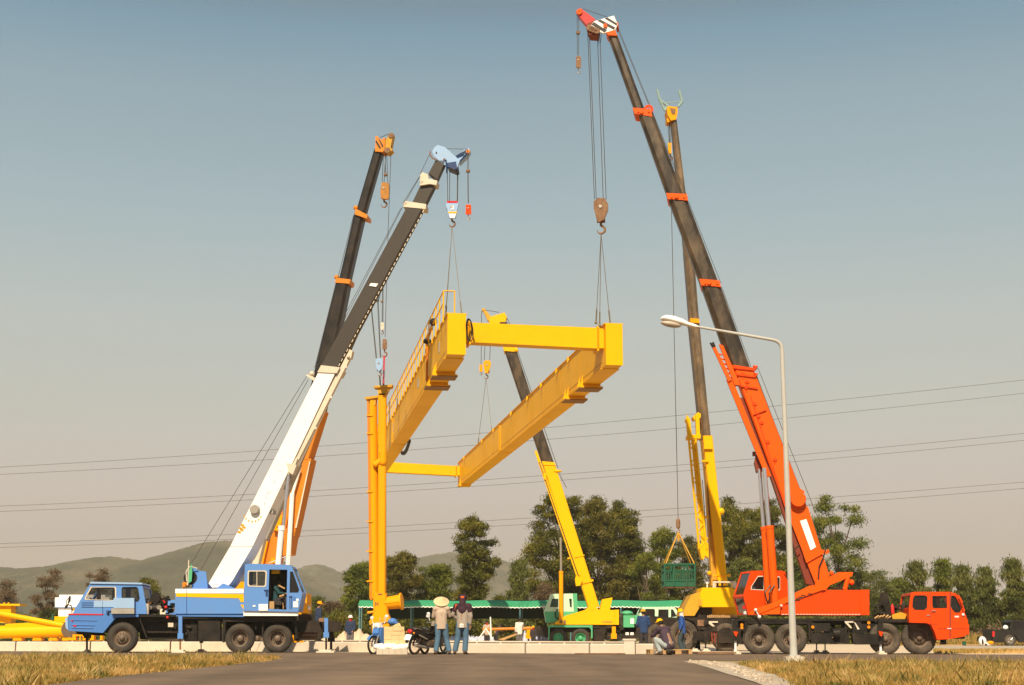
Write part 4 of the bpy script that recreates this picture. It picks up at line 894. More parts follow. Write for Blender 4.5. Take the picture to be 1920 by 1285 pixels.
mb = MB(); mb.pp(pbs, [(360, 1066), (366, 1065), (372, 1070), (386, 1072), (389.5, 1104), (359.5, 1104)], .5, .1); mb.pp(pbs, [(360, 1066), (366, 1065), (372, 1070), (386, 1072), (389.5, 1104), (359.5, 1104)], 1.7, .1); mb.bp(pbs, 363, 1090, 387, 1104, .6, 1.1)
mb.pp(pbs, [(405, 1104), (418, 1094), (424, 1096), (441, 1104)], .25, .15); mb.build('boom_pivot_frame', M['blue'], bc)
mb = MB(); mb.pp(pbs, [(354, 1073), (359, 1056), (360.5, 1070), (359, 1090), (353, 1094)], .3, .06); mb.build('green_guard', M['green'], bc)
mb = MB(); mb.lathe(pbs(357, 1084, .5), pbs.n, [(.001, 0), (.24, 0), (.24, .05), (.16, .05), (.16, .9), (.24, .9), (.24, .95), (.001, .95)], 18); mb.build('winch_drum', M['dark'], bc)
mb = MB(); mb.tp(pbs, (352, 1098), (354, 1050), .02, .3); mb.pipe([pbs(350, 1090, .3), pbs(349, 1072, .3), pbs(356, 1062, .3), pbs(370, 1066, .4)], .02); mb.build('air_hose', M['cream'], bc)
mb = MB(); mb.bp(pbs, 342, 1092, 352, 1101, .4, .3); mb.tp(pbs, (344, 1101), (344, 1105), .05, .5); mb.ball(pbs(350, 1096, .35), .07); mb.build('hose_reel', M['orangey'], bc)
ocab, hh = shell(bc, pbs, [(459, 1059), (464, 1057), (541, 1059), (547, 1062), (567, 1113), (559, 1147.5), (456.5, 1145.5)],
    [[(466, 1070), (498, 1070), (500.5, 1073), (499, 1099), (496, 1101), (466, 1100), (464, 1097), (464.5, 1073)], [(505, 1068), (538.7, 1068.5), (537, 1143.5), (502.5, 1142)], [(544, 1072), (549, 1072), (561, 1106), (559, 1111), (543, 1111)]],
    -.1, 1.25, 'operator_cab', 'blue', .04, openseg=(3,), farholes=(0, 2))
pane(ocab, pbs, [p + pbs.n * .0 for p in hh[0]], 1.2, .02, 'glass', 'cream', .04); pane(ocab, pbs, hh[2], 1.2, .02, 'darkglass', 'plastic_black', .02)
mb = MB(); mb.bp(pbs, 481, 1071, 482.2, 1100, -.11, .03)
for i in range(5): mb.bp(pbs, 472, 1076 + i * 5, 480, 1077.6 + i * 5, .3, .02)
mb.build('window_bar', M['cream'], ocab)
seatpart(ocab, pbs, 517, 1131, .45, .95)
mb = MB(); mb.tp(pbs, (529, 1120), (531, 1142), .03, .4); mb.tp(pbs, (524, 1119), (533, 1116), .035, .2); mb.pp(pbs, [(503, 1128), (514, 1128), (514, 1142), (503, 1142)], .05, .4); mb.tp(pbs, (522, 1098), (534, 1104), .03, .4); mb.build('control_console', M['wood'], ocab)
mb = MB(); mb.bp(pbs, 504, 1142.5, 538, 1145, -.05, 1.1); mb.bp(pbs, 504, 1066, 538, 1145, 1.0, .02); mb.build('cab_lining', M['dark'], ocab)
mb = MB(); mb.bp(pbs, 509, 1068.5, 523, 1076, .2, .3); mb.build('yellow_box', M['yellow'], ocab)
mb = MB(); mb.bp(pbs, 485, 1133, 502, 1145.3, -.125, .022); mb.bp(pbs, 474, 1135, 479, 1138, -.12, .018); mb.bp(pbs, 550, 1128, 559, 1139, -.12, .018); mb.bp(pbs, 555, 1123, 560, 1127, -.12, .018); mb.build('white_notice', M['white'], ocab)
mb = MB(); mb.tube(pbs(552.5, 1122.5, -.1), pbs(552.5, 1122.5, -.12), .055, n=14); mb.build('round_sticker', M['midblue'], ocab)
mb = MB(); mb.bp(pbs, 495, 1106, 503, 1108, -.13, .03); mb.bp(pbs, 498, 1109, 502, 1118, -.12, .02); mb.bp(pbs, 542, 1118, 548, 1119.6, -.13, .03); mb.bp(pbs, 543, 1120, 544, 1142, -.12, .02); mb.bp(pbs, 546, 1120, 547, 1142, -.12, .02); mb.build('door_handle', M['navy'], ocab)
mb = MB(); mb.tp(pbs, (504, 1056), (546, 1040), .015, .2); mb.build('wiper_arm', M['steel'], ocab)
# carrier
chassis(bc, pb, 262, 556, 1153, 1166, .3, 1.7)
mb = MB(); mb.bp(pb, 262, 1153, 330, 1157, .02, 2.3); mb.bp(pb, 330, 1157.5, 553, 1160.5, .0, 2.35); mb.pp(pb, [(418, 1160.5), (424, 1160.5), (420, 1205), (417, 1205)], 0, .3); mb.pp(pb, [(545, 1160.5), (556, 1164), (558, 1198), (554, 1198), (553, 1176), (546, 1166), (424, 1166), (424, 1161)], 0, .3)
mb.bp(pb, 491, 1166, 494, 1196, .1, .2); mb.bp(pb, 478, 1166, 481, 1180, .1, .2); mb.build('carrier_deck', M['black'], bc)
mb = MB(); mb.lathe(pb.foot(440, 1.2, 1.27), V((0, 0, 1)), [(.001, 0), (.95, 0), (.95, .10), (.8, .12), (.8, .2), (.001, .2)], 30); mb.build('slewing_ring', M['black'], bc)
clutter(bc, pb, 274, 1116, 326, 1153, .4, 1.3, 46, 21, 'engine')
mb = MB(); mb.pp(pb, [(284, 1120), (289, 1110), (298, 1112), (297, 1130), (288, 1134)], .6, .5); mb.tp(pb, (281, 1141), (297, 1141), .16, .5, 14); mb.tp(pb, (305, 1125), (312, 1144), .1, .5, 14); mb.build('air_intake', M['black'], bc)
mb = MB(); mb.tube(pb(281, 1140, .28), pb(281, 1140, .35), .07, n=12); mb.tube(pb(298, 1139, .28), pb(298, 1139, .35), .08, n=12); mb.build('filter_cap', M['steel'], bc)
mb = MB(); mb.tp(pb, (306, 1126), (309, 1131), .03, .3); mb.ball(pb(311, 1139, .3), .06); mb.ball(pb(314, 1158, .0), .05); mb.build('reflector', M['lens_red'], bc)
mb = MB(); mb.bp(pb, 372, 1164, 413, 1203, .06, .55); mb.bp(pb, 346, 1170, 369, 1203, .2, .5); mb.bp(pb, 276, 1184, 336, 1187, .05, .1); mb.bp(pb, 278, 1196, 336, 1199, .05, .1); mb.pp(pb, [(260, 1160), (263, 1160), (277, 1197), (274, 1197)], .1, .1); mb.bp(pb, 264, 1166, 334, 1184, .5, .6); mb.build('tool_box', M['black'], bc)
clutter(bc, pb, 318, 1162, 372, 1200, .12, .5, 18, 23)
mb = MB(); mb.bp(pb, 315, 1168, 325, 1176, .02, .03); mb.build('white_notice', M['cream'], bc)
mb = MB(); mb.pp(pb, [(555, 1164), (603, 1165), (605, 1184), (557, 1184)], .35, 1.5); mb.pp(pb, [(597, 1160), (640, 1166), (638, 1184), (606, 1186)], 1.6, .5); mb.bp(pb, 556, 1184, 600, 1186, .3, .1); mb.bp(pb, 556, 1190, 600, 1192, .3, .1); mb.bp(pb, 556, 1198, 600, 1201, .3, .1); mb.bp(pb, 597, 1164, 602, 1203, .3, .15); mb.bp(pb, 555, 1164, 558, 1203, .3, .12); mb.build('rear_frame', M['dark'], bc)
mb = MB(); mb.bp(pb, 560, 1186, 596, 1198, .7, .4); mb.bp(pb, 598, 1159, 608, 1166, .1, .4); mb.build('outrigger_beam', M['rust'], bc)
mb = MB(); mb.bp(pb, 186, 1157, 262, 1186, .5, 1.3); mb.bp(pb, 262, 1158, 372, 1199, 1.1, .9); mb.bp(pb, 424, 1166, 553, 1192, .75, .9); mb.build('drive_train', M['dark'], bc)
jack(bc, pb, 338, 1156, 1198, -.25, 'blue', 7, 'rust', 26); jack(bc, pb, 611.5, 1159, 1196, -.25, 'blue', 7, 'dark', 34)
jack(bc, pb, 377, 1196, 1206, 2.35, 'black', 4, 'dark', 16); jack(bc, pb, 621, 1176, 1204, 2.4, 'dark', 9, 'dark', 16); jack(bc, pb, 163, 1184, 1197, 1.1, 'black', 8, 'dark', 8)
mb = MB(); mb.bp(pb, 548, 1190, 551, 1204, .3, .05); mb.bp(pb, 548, 1202, 570, 1205, .3, .3); mb.build('yellow_step', M['amber'], bc)
axle(bc, pb, 227.6, .525, style='front', dual=False); axle(bc, pb, 449, .505); axle(bc, pb, 519.5, .505)
# driving cab
pf = Pl(50.6, .10, 210)
fc, hh = shell(bc, pf, [(168, 1096), (171, 1092.5), (262, 1094), (267, 1099), (274, 1135), (275, 1151.5), (136, 1151.5), (141, 1141)],
    [[(170, 1100.5), (216, 1100.5), (218, 1103), (218, 1126.5), (160, 1125), (158.5, 1122)], [(230, 1101), (256, 1100.5), (259, 1104), (262, 1122), (259, 1128), (230, 1128), (228, 1122), (228, 1104)]],
    .15, 2.0, 'driving_cab', 'blue', .045, openseg=(3, 7))
pane(fc, pf, hh[0], 1.95, .02, 'glass', 'cream', .035); pane(fc, pf, hh[1], 1.95, .02, 'glass', 'plastic_black', .02)
mb = MB(); mb.bp(pf, 187.5, 1101, 189, 1126, .14, .03); mb.bp(pf, 181, 1101, 188, 1126, 1.95, .08); mb.tp(pf, (168, 1121), (174, 1125), .02, .6); mb.build('window_bar', M['dark'], fc)
mb = MB(); mb.pp(pf, [(170, 1091), (266, 1093), (267, 1096), (168, 1094.5)], .1, 2.1); mb.build('roof', M['paleblue'], fc)
seatpart(fc, pf, 205, 1136, .6, .85, -1); seatpart(fc, pf, 205, 1136, 1.5, .85, -1)
mb = MB(); mb.bp(pf, 213, 1121.5, 251.5, 1140.5, -.02, .5); mb.build('side_locker', M['paleblue'], fc)
mb = MB(); mb.bp(pf, 208.5, 1141, 251.5, 1151, -.03, .5); mb.bp(pf, 229, 1144, 229.8, 1148, -.05, .02); mb.build('battery_box', M['grey'], fc)
mb = MB(); mb.bp(pf, 176, 1126.5, 213, 1138.5, .13, .018); mb.build('door_panel', M['paleblue'], fc)
mb = MB(); 
for y in (1130, 1134, 1138): mb.bp(pf, 153, y, 175, y + 1, .135, .014)
mb.bp(pf, 192, 1128, 192.6, 1151, .125, .02); mb.bp(pf, 199, 1145, 208, 1147, .1, .05); mb.ball(pf(202, 1149, .1), .05); mb.build('door_seam', M['navy'], fc)
mb = MB(); mb.lathe(pf.foot(270.5, .3, pf(270, 1152, .3).z), V((0, 0, 1)), [(.001, 0), (.1, 0), (.1, .36), (.001, .36)], 16); mb.build('air_tank', M['cream'], bc)
mb = MB(); mb.pp(pb, [(128, 1151), (260, 1152.5), (260, 1157), (217, 1158), (193, 1187), (128, 1183)], -.02, 2.4); bd = mb.build('front_body', M['midblue'], bc)
mb = MB(); mb.pp(pb, [(128, 1150.6), (194, 1151.4), (193, 1153.6), (128, 1153.2)], -.035, .02); mb.build('red_strip', M['lens_red'], bd)
mb = MB()
for y in (1162, 1171, 1176.5): mb.pp(pb, [(134, y), (182 - (y - 1162) * .5, y + 1), (182 - (y - 1162) * .5, y + 2.2), (134, y + 1.2)], -.045, .024)
mb.build('body_rib', M['blue'], bd)
mb = MB(); mb.pp(pb, [(122, 1160), (127, 1157), (127.5, 1182), (123, 1177)], .1, 2.1); mb.build('front_bumper', M['paleblue'], bd)
mb = MB(); mb.tube(pb(135, 1164, -.02), pb(135, 1164, -.05), .03); mb.bp(pb, 137, 1172, 143, 1175, -.04, .02); mb.build('side_lamp', M['lens_red'], bd)
for (x, y, w) in ((137, 1143, 5), (147, 1148, 10), (162, 1147, 12)):
    mb = MB(); mb.bp(pb, x - w / 2, y - 2, x + w / 2, y + 2.5, .1, .15); mb.build('beacon', M['yellow'], bd)
mb = MB(); mb.pp(pb, [(130, 1117), (132.5, 1118), (132, 1127), (128, 1133), (127, 1130)], -.1, .05); mb.pp(pb, [(122, 1136), (128, 1132), (126, 1140), (121, 1142)], -.1, .05); mb.pipe([pb(125, 1139, -.05), pb(125, 1126, -.05), pb(130, 1120, -.05)], .015); mb.pipe([pb(127, 1134, -.05), pb(134, 1136, 0), pb(135, 1150, .05)], .018); mb.build('mirror', M['plastic_black'], bd)
mb = MB(); mb.pp(pb, [(140, 1183), (160, 1185), (178, 1187), (186, 1192), (146, 1190)], .2, 1.8); mb.pp(pb, [(160, 1185), (168, 1186), (167, 1197), (161, 1197)], .9, .3); mb.build('front_axle_guard', M['black'], bc)
CG = 'mobile cranes lifting the gantry frame'
# ================================================================== ORANGE-YELLOW CRANE behind the blue one
p3 = Pl(66, .03, 500); p3b = Pl(67.2, -.12, 540)
c3 = thing('mobile_crane', 'crane with slim black boom banded in orange, mostly hidden behind the blue crane', 'crane', p3.foot(510, 1.2), CG)
mb = MB(); mb.sec(p3b, [(701, 278), (717, 282), (684, 398), (666, 398)], .08, .6, .1); mb.sec(p3b, [(665, 392), (683, 394), (653, 526), (634, 526)], .0, .75, .12); mb.sec(p3b, [(631, 520), (654, 522), (605, 772), (570, 770)], -.06, .88, .12)
mb.build('boom_section', M['boomblack'], c3, 30)
for q in ([(665, 402), (666, 391), (689, 403), (688, 410)], [(628, 530), (630, 521), (657, 524), (655, 532)]):
    mb = MB(); mb.pp(p3b, q, -.1, .9); mb.ball(p3b(q[1][0] + 1, q[1][1] - 1, .0), .12); mb.build('boom_collar', M['orangey'], c3)
mb = MB(); mb.sec(p3b, [(574, 766), (607, 769), (578, 862), (536, 858)], -.12, 1.0, .04); mb.sec(p3b, [(565, 860), (584, 860), (552, 1005), (536, 998)], -.1, .96, .03); mb.pp(p3b, [(534, 990), (552, 1000), (549, 1010), (544, 1040), (530, 1042)], -.1, .96)
mb.sec(p3b, [(536, 858), (566, 858), (520, 1062), (492, 1060)], .0, .8, .03)
bb = mb.build('base_boom', M['orangey'], c3); bb['label'] = 'orange base section of the boom'
mb = MB(); mb.pp(p3b, [(507, 966), (513, 966), (492, 1062), (485, 1062)], -.2, .2); mb.pp(p3b, [(514, 968), (530, 966), (527, 984), (512, 992)], -.16, .2); mb.pp(p3b, [(513, 988), (522, 990), (521, 996), (512, 994)], -.3, .2); mb.bp(p3b, 508, 1046, 516, 1056, -.3, .2); mb.pp(p3b, [(536, 1032), (544, 1030), (545, 1036), (538, 1038)], -.3, .2)
mb.build('boom_fitting', M['amber'], bb)
mb = MB(); mb.sec(p3b, [(580, 865), (582, 865), (556, 990), (553, 990)], -.13, .03); mb.build('worn_edge', M['cream'], bb)
mb = MB(); mb.tp(p3b, (548, 925), (540, 1060), .11, -.3, 12); mb.tp(p3b, (562, 880), (549, 925), .07, -.3, 12); mb.build('lifting_cylinder', M['white'], c3)
mb = MB(); mb.pp(p3b, [(704, 256), (707, 255), (714, 262), (722, 258), (721, 280), (718, 285), (703, 284)], .0, .7); mb.build('boom_head', M['orangey'], c3)
mb = MB(); mb.pp(p3b, [(704, 266), (706, 263), (714, 277), (712, 280)], -.012, .012); mb.pp(p3b, [(709, 259), (712, 262), (719, 274), (717, 277)], -.012, .012); mb.build('black_stripe', M['plastic_black'], c3)
mb = MB(); mb.pp(p3b, [(722, 264), (732, 249), (737, 250), (735, 262), (732, 276), (736, 281), (727, 288), (719, 284)], .1, .5); mb.build('head_bracket', M['ochre'], c3)
mb = MB(); mb.lathe(p3b(733, 254, .05), p3b.n, [(.02, 0), (.12, 0), (.14, .03), (.12, .08), (.02, .08)], 14); mb.lathe(p3b(726, 282, .0), p3b.n, [(.02, 0), (.14, 0), (.16, .03), (.14, .08), (.02, .08)], 14); mb.build('head_sheave', M['rust'], c3)
ropes(c3, p3b, [((719, 286), (716.5, 344)), ((723, 288), (720, 344)), ((725, 288), (727, 344)), ((713, 258), (730, 251)), ((722, 290), (723, 328))], .3, .017)
mb = MB(); mb.ball(p3b(723, 328, .3), .09); mb.build('switch_weight', M['rust'], c3)
hb = block(c3, p3b, [(716, 342), (728, 343), (729.5, 352), (729, 370), (726, 374), (714, 372), (713, 360)], .3, .5, 'hookbrown', 720, 372, 390, 'rust')
ropes(c3, p3b, [((736, 254), (733, 290)), ((733, 290), (728, 420)), ((728, 420), (722, 632)), ((665, 404), (637, 520)), ((630, 530), (590, 690)), ((663, 404), (634, 520))], .3, .015, name='winch_rope')
ab = block(c3, p3b, [(718, 636), (724, 636), (725.5, 642), (725, 655), (717, 655), (717, 641)], .3, .2, 'rust', 721, 655, 670, 'rust', 'auxiliary_hook_block')
mb = MB(); mb.bp(p3, 425, 1091, 458, 1150, .0, 2.3); mb.bp(p3, 458, 1112, 575, 1152, .2, 2.0); mb.pp(p3, [(563, 1134), (566, 1128), (572, 1130), (576, 1136), (577, 1150), (563, 1150)], -.3, .6); mb.build('turret_body', M['amber'], c3)
chassis(c3, p3, 395, 585, 1156, 1170, .2, 2.0)
mb = MB(); mb.bp(p3, 398, 1152, 582, 1157, .0, 2.4); mb.build('carrier_deck', M['black'], c3)
for px in (430, 480, 545): axle(c3, p3, px, .5, dual=False)
mb = MB(); mb.ball(p3(579, 1140, -.2), .09); mb.build('work_lamp', M['lens_clear'], c3)

# ================================================================== SECOND WHITE AND BLUE CRANE, hidden behind
p4 = Pl(59.5, .03, 320); p4b = Pl(61, -.05, 520)
c4 = thing('mobile_crane', 'hidden white and blue crane behind the front blue one, only hook and boom edge showing', 'crane', p4.foot(400, 1.2), CG)
mb = MB(); mb.sec(p4b, [(545, 866), (562, 870), (499, 1014), (478, 1010)], .1, .6, .03); mb.build('base_boom', M['grey'], c4)
mb = MB(); mb.sec(p4b, [(498, 985), (503, 980), (484, 1062), (470, 1062)], .0, .5, .03); mb.build('stowed_fly_jib', M['cream'], c4)
mb = MB(); mb.sec(p4b, [(686, 556), (697, 560), (560, 872), (547, 868)], .2, .5, .03); mb.build('boom_section', M['boomgrey'], c4)
mb = MB(); mb.pp(p4b, [(468, 1016), (474, 1014), (480, 1019), (482, 1033), (475, 1046), (466, 1043), (461, 1032)], -.1, .4); mb.build('cylinder_cap', M['navy'], c4)
mb = MB(); mb.pp(p4b, [(686, 548), (700, 538), (712, 544), (708, 562), (690, 566)], .2, .4); mb.pp(p4b, [(710, 536), (717, 533), (718, 542), (713, 546)], .3, .2); mb.build('boom_head', M['paleblue'], c4)
ropes(c4, p4b, [((695, 570), (705, 673)), ((697, 580), (706.5, 673)), ((707, 552), (713, 673)), ((709, 556), (714, 673)), ((717, 542), (716.5, 604)), ((718.5, 542), (718, 604))], .35, .014)
mb = MB(); mb.lathe(p4b(716, 567, .35), V((0, 0, 1)), [(.001, 0), (.07, 0), (.05, .07), (.001, .07)], 10); mb.ball(p4b(696, 581, .35), .05); mb.build('switch_weight', M['rust'], c4)
block(c4, p4b, [(714, 605), (719, 605), (720, 611), (719, 619), (714, 618)], .35, .2, 'cream', 717, 619, 627, 'rust', 'auxiliary_hook_block')
block(c4, p4b, [(704, 673), (715, 671), (718, 676), (717, 690), (710, 697), (705, 688)], .35, .35, 'paleblue', 712, 695, 706, 'rust')
mb = MB(); mb.bp(p4, 300, 1138, 455, 1152, .1, 2.0); mb.build('turret_body', M['cream'], c4)
cb4, hh = shell(c4, p4, [(313, 1125), (336, 1125), (336, 1152), (310, 1152)], [[(319, 1131), (328, 1131), (328, 1147), (319, 1147)]], .0, 1.2, 'operator_cab', 'blue', .04); pane(cb4, p4, hh[0], 1.15)
chassis(c4, p4, 290, 470, 1158, 1170, .2, 2.0)
for px in (330, 400, 455): axle(c4, p4, px, .5, dual=False)

# ================================================================== MINT CABBED CRANE, centre
pm = Pl(79, .0, 1090); pmb = Pl(80.2, -.02, 1110)
cm = thing('mobile_crane', 'small yellow crane with mint green cab and green wheel hubs before the canopy', 'crane', pm.foot(1090, 1.2), CG)
mb = MB(); mb.sec(pmb, [(935, 604), (951, 604), (961, 655), (944, 655)], .1, .7, .05); mb.sec(pmb, [(944, 650), (966, 650), (1038, 868), (1016, 868)], .0, .9, .08); mb.build('boom_section', M['boombrown'], cm, 30)
mb = MB(); mb.pp(pmb, [(943, 650), (970, 652), (969, 660), (945, 658)], -.06, 1.0); mb.ball(pmb(968, 657, -.05), .12); mb.build('boom_collar', M['yellow'], cm)
mb = MB(); mb.sec(pmb, [(1016, 866), (1040, 868), (1124, 1138), (1103, 1140)], -.08, 1.05, .05); mb.ball(pmb(1045, 884, .0), .16, (1.6, 1, .6)); mb.pp(pmb, [(1016, 865), (1040, 867), (1042, 873), (1018, 872)], -.12, 1.12)
mb.pp(pmb, [(1064, 1046), (1096, 1040), (1096, 1042), (1064, 1049)], -.12, .04); mb.pp(pmb, [(1090, 1092), (1112, 1086), (1113, 1090), (1091, 1095)], -.14, .06)
mb.build('base_boom', M['yellow'], cm)
mb = MB(); mb.sec(pmb, [(1002, 846), (1007, 846), (1088, 1078), (1081, 1082)], -.18, .25); mb.pp(pmb, [(1080, 1080), (1090, 1082), (1092, 1088), (1088, 1098), (1080, 1099), (1078, 1086)], -.3, .4); mb.pp(pmb, [(1019, 888), (1025, 887), (1024, 900), (1020, 899)], -.25, .1); mb.build('stowed_fly_jib', M['yellow'], cm)
mb = MB(); mb.pp(pmb, [(1010, 866), (1011.5, 866), (1086, 1082), (1084, 1082)], -.19, .01); mb.build('worn_edge', M['dark'], cm)
mb = MB(); mb.pp(pmb, [(917, 604), (920, 594), (946, 586), (950, 594), (947, 605), (940, 610), (920, 610)], .1, .7); mb.build('boom_head', M['yellow'], cm)
mb = MB(); mb.pp(pmb, [(905, 581), (912, 583), (921, 594), (919, 604), (914, 600)], .2, .4); mb.ball(pmb(907, 582, .3), .12); mb.build('auxiliary_jib', M['ochre'], cm)
ropes(cm, pmb, [((903, 584), (902, 684)), ((911, 608), (908, 676)), ((921, 610), (918, 676)), ((912, 582), (936, 586)), ((950, 596), (956, 608)), ((966, 655), (1042, 880)), ((970, 658), (1046, 878)), ((1046, 884), (1062, 915))], .4, .018)
block(cm, pmb, [(906, 682), (909, 676), (918, 676), (921, 682), (919, 690), (914, 700), (909, 699)], .4, .45, 'amber', 911.5, 699, 711, 'rust')
block(cm, pmb, [(899, 684), (904.5, 684), (905, 697), (899, 697)], .4, .25, 'amber', 902, 697, 704, 'rust', 'auxiliary_hook_block')
mb = MB(); mb.tp(pm, (1052, 1073), (1052, 1164), .115, .1, 14); mb.tp(pm, (1052, 1071), (1052, 1075), .13, .1, 14); cy = mb.build('lifting_cylinder', M['amber'], cm)
mb = MB(); mb.tp(pm, (1051, 1008), (1052, 1073), .06, .1, 12); mb.build('cylinder_rod', M['steel'], cy)
mb = MB(); mb.pp(pm, [(1041, 1167), (1060, 1155), (1100, 1143), (1106, 1135), (1118, 1139), (1124, 1144), (1153, 1144), (1153, 1171.5), (1041, 1171.5)], .0, 2.2); mb.bp(pm, 1153.3, 1143.5, 1160.5, 1171.7, .02, 2.16)
mb.pp(pm, [(1129.6, 1124), (1148.5, 1120.5), (1143.4, 1144), (1125, 1144)], .5, 1.0); mb.tube(pm(1110, 1141, -.02), pm(1110, 1141, .1), .12, n=10); mb.build('turret_body', M['yellow'], cm)
mb = MB(); mb.bp(pm, 1128, 1164.5, 1148.5, 1167.5, -.02, .03); mb.build('name_plate', M['ochre'], cm)
mb = MB(); mb.bp(pm, 1057, 1163, 1061, 1170, -.05, .1); mb.tube(pm(1052, 1166, -.1), pm(1052, 1166, .1), .09, n=10); mb.build('pivot_pin', M['rust'], cm)
cabm, hh = shell(cm, pm, [(1033, 1114), (1074, 1113), (1076, 1146), (1073, 1165), (1024, 1168), (1020, 1146)], [[(1035, 1123), (1047, 1123), (1047, 1139), (1031, 1138.5)], [(1067, 1123), (1072, 1123), (1072, 1139), (1069, 1139)]], .25, 1.3, 'operator_cab', 'mint', .05, openseg=(5,))
for h in hh: pane(cabm, pm, h, None, .02, 'darkglass')
mb = MB(); mb.pp(pm, [(1020.5, 1147), (1076, 1147), (1073, 1165), (1024, 1168)], .238, .012); mb.build('green_lower_panel', M['green'], cabm)
mb = MB(); mb.pp(pm, [(1074.5, 1113), (1082, 1113), (1083, 1150), (1076, 1152)], .3, 1.1); mb.build('shaded_cab_end', M['green'], cabm)  # right end of the mint cab, its shade put in as darker green
mb = MB(); mb.pipe([pm(1046, 1142, .2), pm(1041, 1150, .15), pm(1042, 1158, .15), pm(1048, 1162, .2)], .03); mb.build('hydraulic_hose', M['dark'], cm)
mb = MB(); mb.pp(pm, [(1018, 1136), (1021, 1134), (1020, 1144), (1018, 1143)], .3, .1); mb.build('mirror', M['steel'], cabm)
chassis(cm, pm, 1030, 1215, 1176, 1186, .3, 1.8)
mb = MB(); mb.bp(pm, 1028, 1172.8, 1111, 1176.5, -.02, 2.4); mb.pp(pm, [(1028, 1176), (1031, 1176), (1030, 1200), (1028, 1200)], .0, .2); mb.pp(pm, [(1104, 1176), (1111, 1176), (1111, 1197), (1108.5, 1197), (1108.5, 1181)], 0, .2); mb.build('carrier_deck', M['green'], cm)
mb = MB(); mb.bp(pm, 1111, 1174, 1153, 1178, .1, 2.2); mb.bp(pm, 1113, 1180, 1133, 1203, .1, .6); mb.bp(pm, 1136, 1184, 1147, 1200, .3, .5); mb.bp(pm, 1155, 1191, 1195, 1200, .1, 2.0); mb.bp(pm, 1168, 1176, 1192, 1190, .3, 1.8); mb.pp(pm, [(1000, 1175), (1028, 1175), (1028, 1196), (1000, 1192)], .5, 1.4); mb.build('tool_box', M['dark'], cm)
clutter(cm, pm, 1112, 1174, 1170, 1203, .1, .8, 20, 31)
mb = MB(); mb.bp(pm, 1150, 1164, 1162, 1200, .8, .3); mb.build('black_column', M['dark'], cm)
mb = MB(); mb.lathe(pm(1176, 1163, .6), pm.n, [(.15, .1), (.30, .02), (.42, 0), (.5, .08), (.5, .2), (.42, .28), (.30, .26), (.15, .2)], 26); mb.build('spare_wheel', M['tyre'], cm)
mb = MB(); mb.bp(pm, 1169, 1154, 1189, 1176.5, .0, 1.2); mb.bp(pm, 1189.5, 1153.5, 1200, 1170, .05, 1.0); mb.ball(pm(1176, 1150, .3), .2, (1.6, 1, .7)); mb.build('engine_cover', M['green'], cm)
mb = MB(); mb.bp(pm, 1182, 1160, 1189, 1170, -.02, .02); mb.bp(pm, 1173, 1186, 1179, 1192, .1, .05); mb.bp(pm, 1182, 1186, 1188, 1192, .1, .05); mb.build('white_plate', M['white'], cm)
for px, s in ((1047, 'front'), (1088.7, 'rear')): axle(cm, pm, px, .50, style=s, rimmat='green')
for px in (991, 1151):
    j = jack(cm, pm, px, 1175, 1198, -.4, 'amber', 7, 'dark', 12)
dm, hh = shell(cm, Pl(78, .0, 1236), [(1205, 1138.5), (1262, 1138), (1268, 1142), (1273, 1154), (1275, 1170), (1276, 1184), (1199, 1184), (1199, 1152)], [[(1210, 1142), (1226, 1142), (1228, 1144), (1228, 1156), (1208, 1155)], [(1234.5, 1143), (1253.5, 1143), (1253.5, 1158), (1234, 1158)], [(1258, 1143), (1262, 1143), (1269, 1156), (1258, 1158)]], .0, 2.1, 'driving_cab', 'mint', .06, openseg=(2, 7), farholes=(0,))
pk = Pl(78, .0, 1236)
for i, h in enumerate(hh): pane(dm, pk, h, None, .03, 'darkglass' if i else 'glass')
mb = MB(); mb.bp(pk, 1209, 1143, 1227, 1156, .4, .05); mb.build('pink_curtain', paint('pink_cloth', (.55, .28, .24), .8, .2), dm)
mb = MB(); mb.bp(pk, 1200, 1158, 1275, 1183, -.02, .02); mb.build('green_lower_panel', M['green'], dm)
axle(cm, pk, 1250, .5, style='front', rimmat='green', dual=False)

TYRE[0] = 'tyre'
# ================================================================== YELLOW CRANE WITH LATTICE JIB, behind the orange one
py_ = Pl(56.5, .0, 1340); pyb = Pl(57.8, .02, 1350)
cy_ = thing('mobile_crane', 'tall yellow crane with stowed lattice jib and teal forked boom tip', 'crane', py_.foot(1335, 1.2), CG)
mb = MB(); mb.sec(pyb, [(1259, 222), (1269, 222), (1300, 470), (1284, 470)], .08, .6, .10); mb.sec(pyb, [(1284, 465), (1301, 465), (1312, 604), (1295, 604)], .0, .75, .12); mb.sec(pyb, [(1294, 602), (1312, 602), (1334, 822), (1316, 822)], -.06, .88, .12)
mb.build('boom_section', M['boomtan'], cy_, 30)
mb = MB(); mb.pp(pyb, [(1294, 597), (1311, 598), (1311.5, 606), (1295, 605)], -.12, 1.0); mb.build('boom_collar', M['amber'], cy_)
mb = MB(); mb.sec(pyb, [(1318, 817), (1336, 817), (1365, 1098), (1347, 1098)], -.14, .9, .03); mb.bp(pyb, 1320, 831, 1336, 842, -.26, .12); mb.ball(pyb(1352, 959, -.05), .14)
for k in range(3): mb.pp(pyb, [(1322 + k * 4.5, 845), (1323 + k * 4.5, 845), (1352 + k * 4, 1085), (1351 + k * 4, 1085)], -.155, .016)
mb.bp(pyb, 1336, 1078, 1366, 1079.5, -.18, .04); mb.ball(pyb(1367, 1079, -.1), .07); mb.ball(pyb(1330, 1075, -.05), .09); mb.build('base_boom', M['yellow'], cy_)
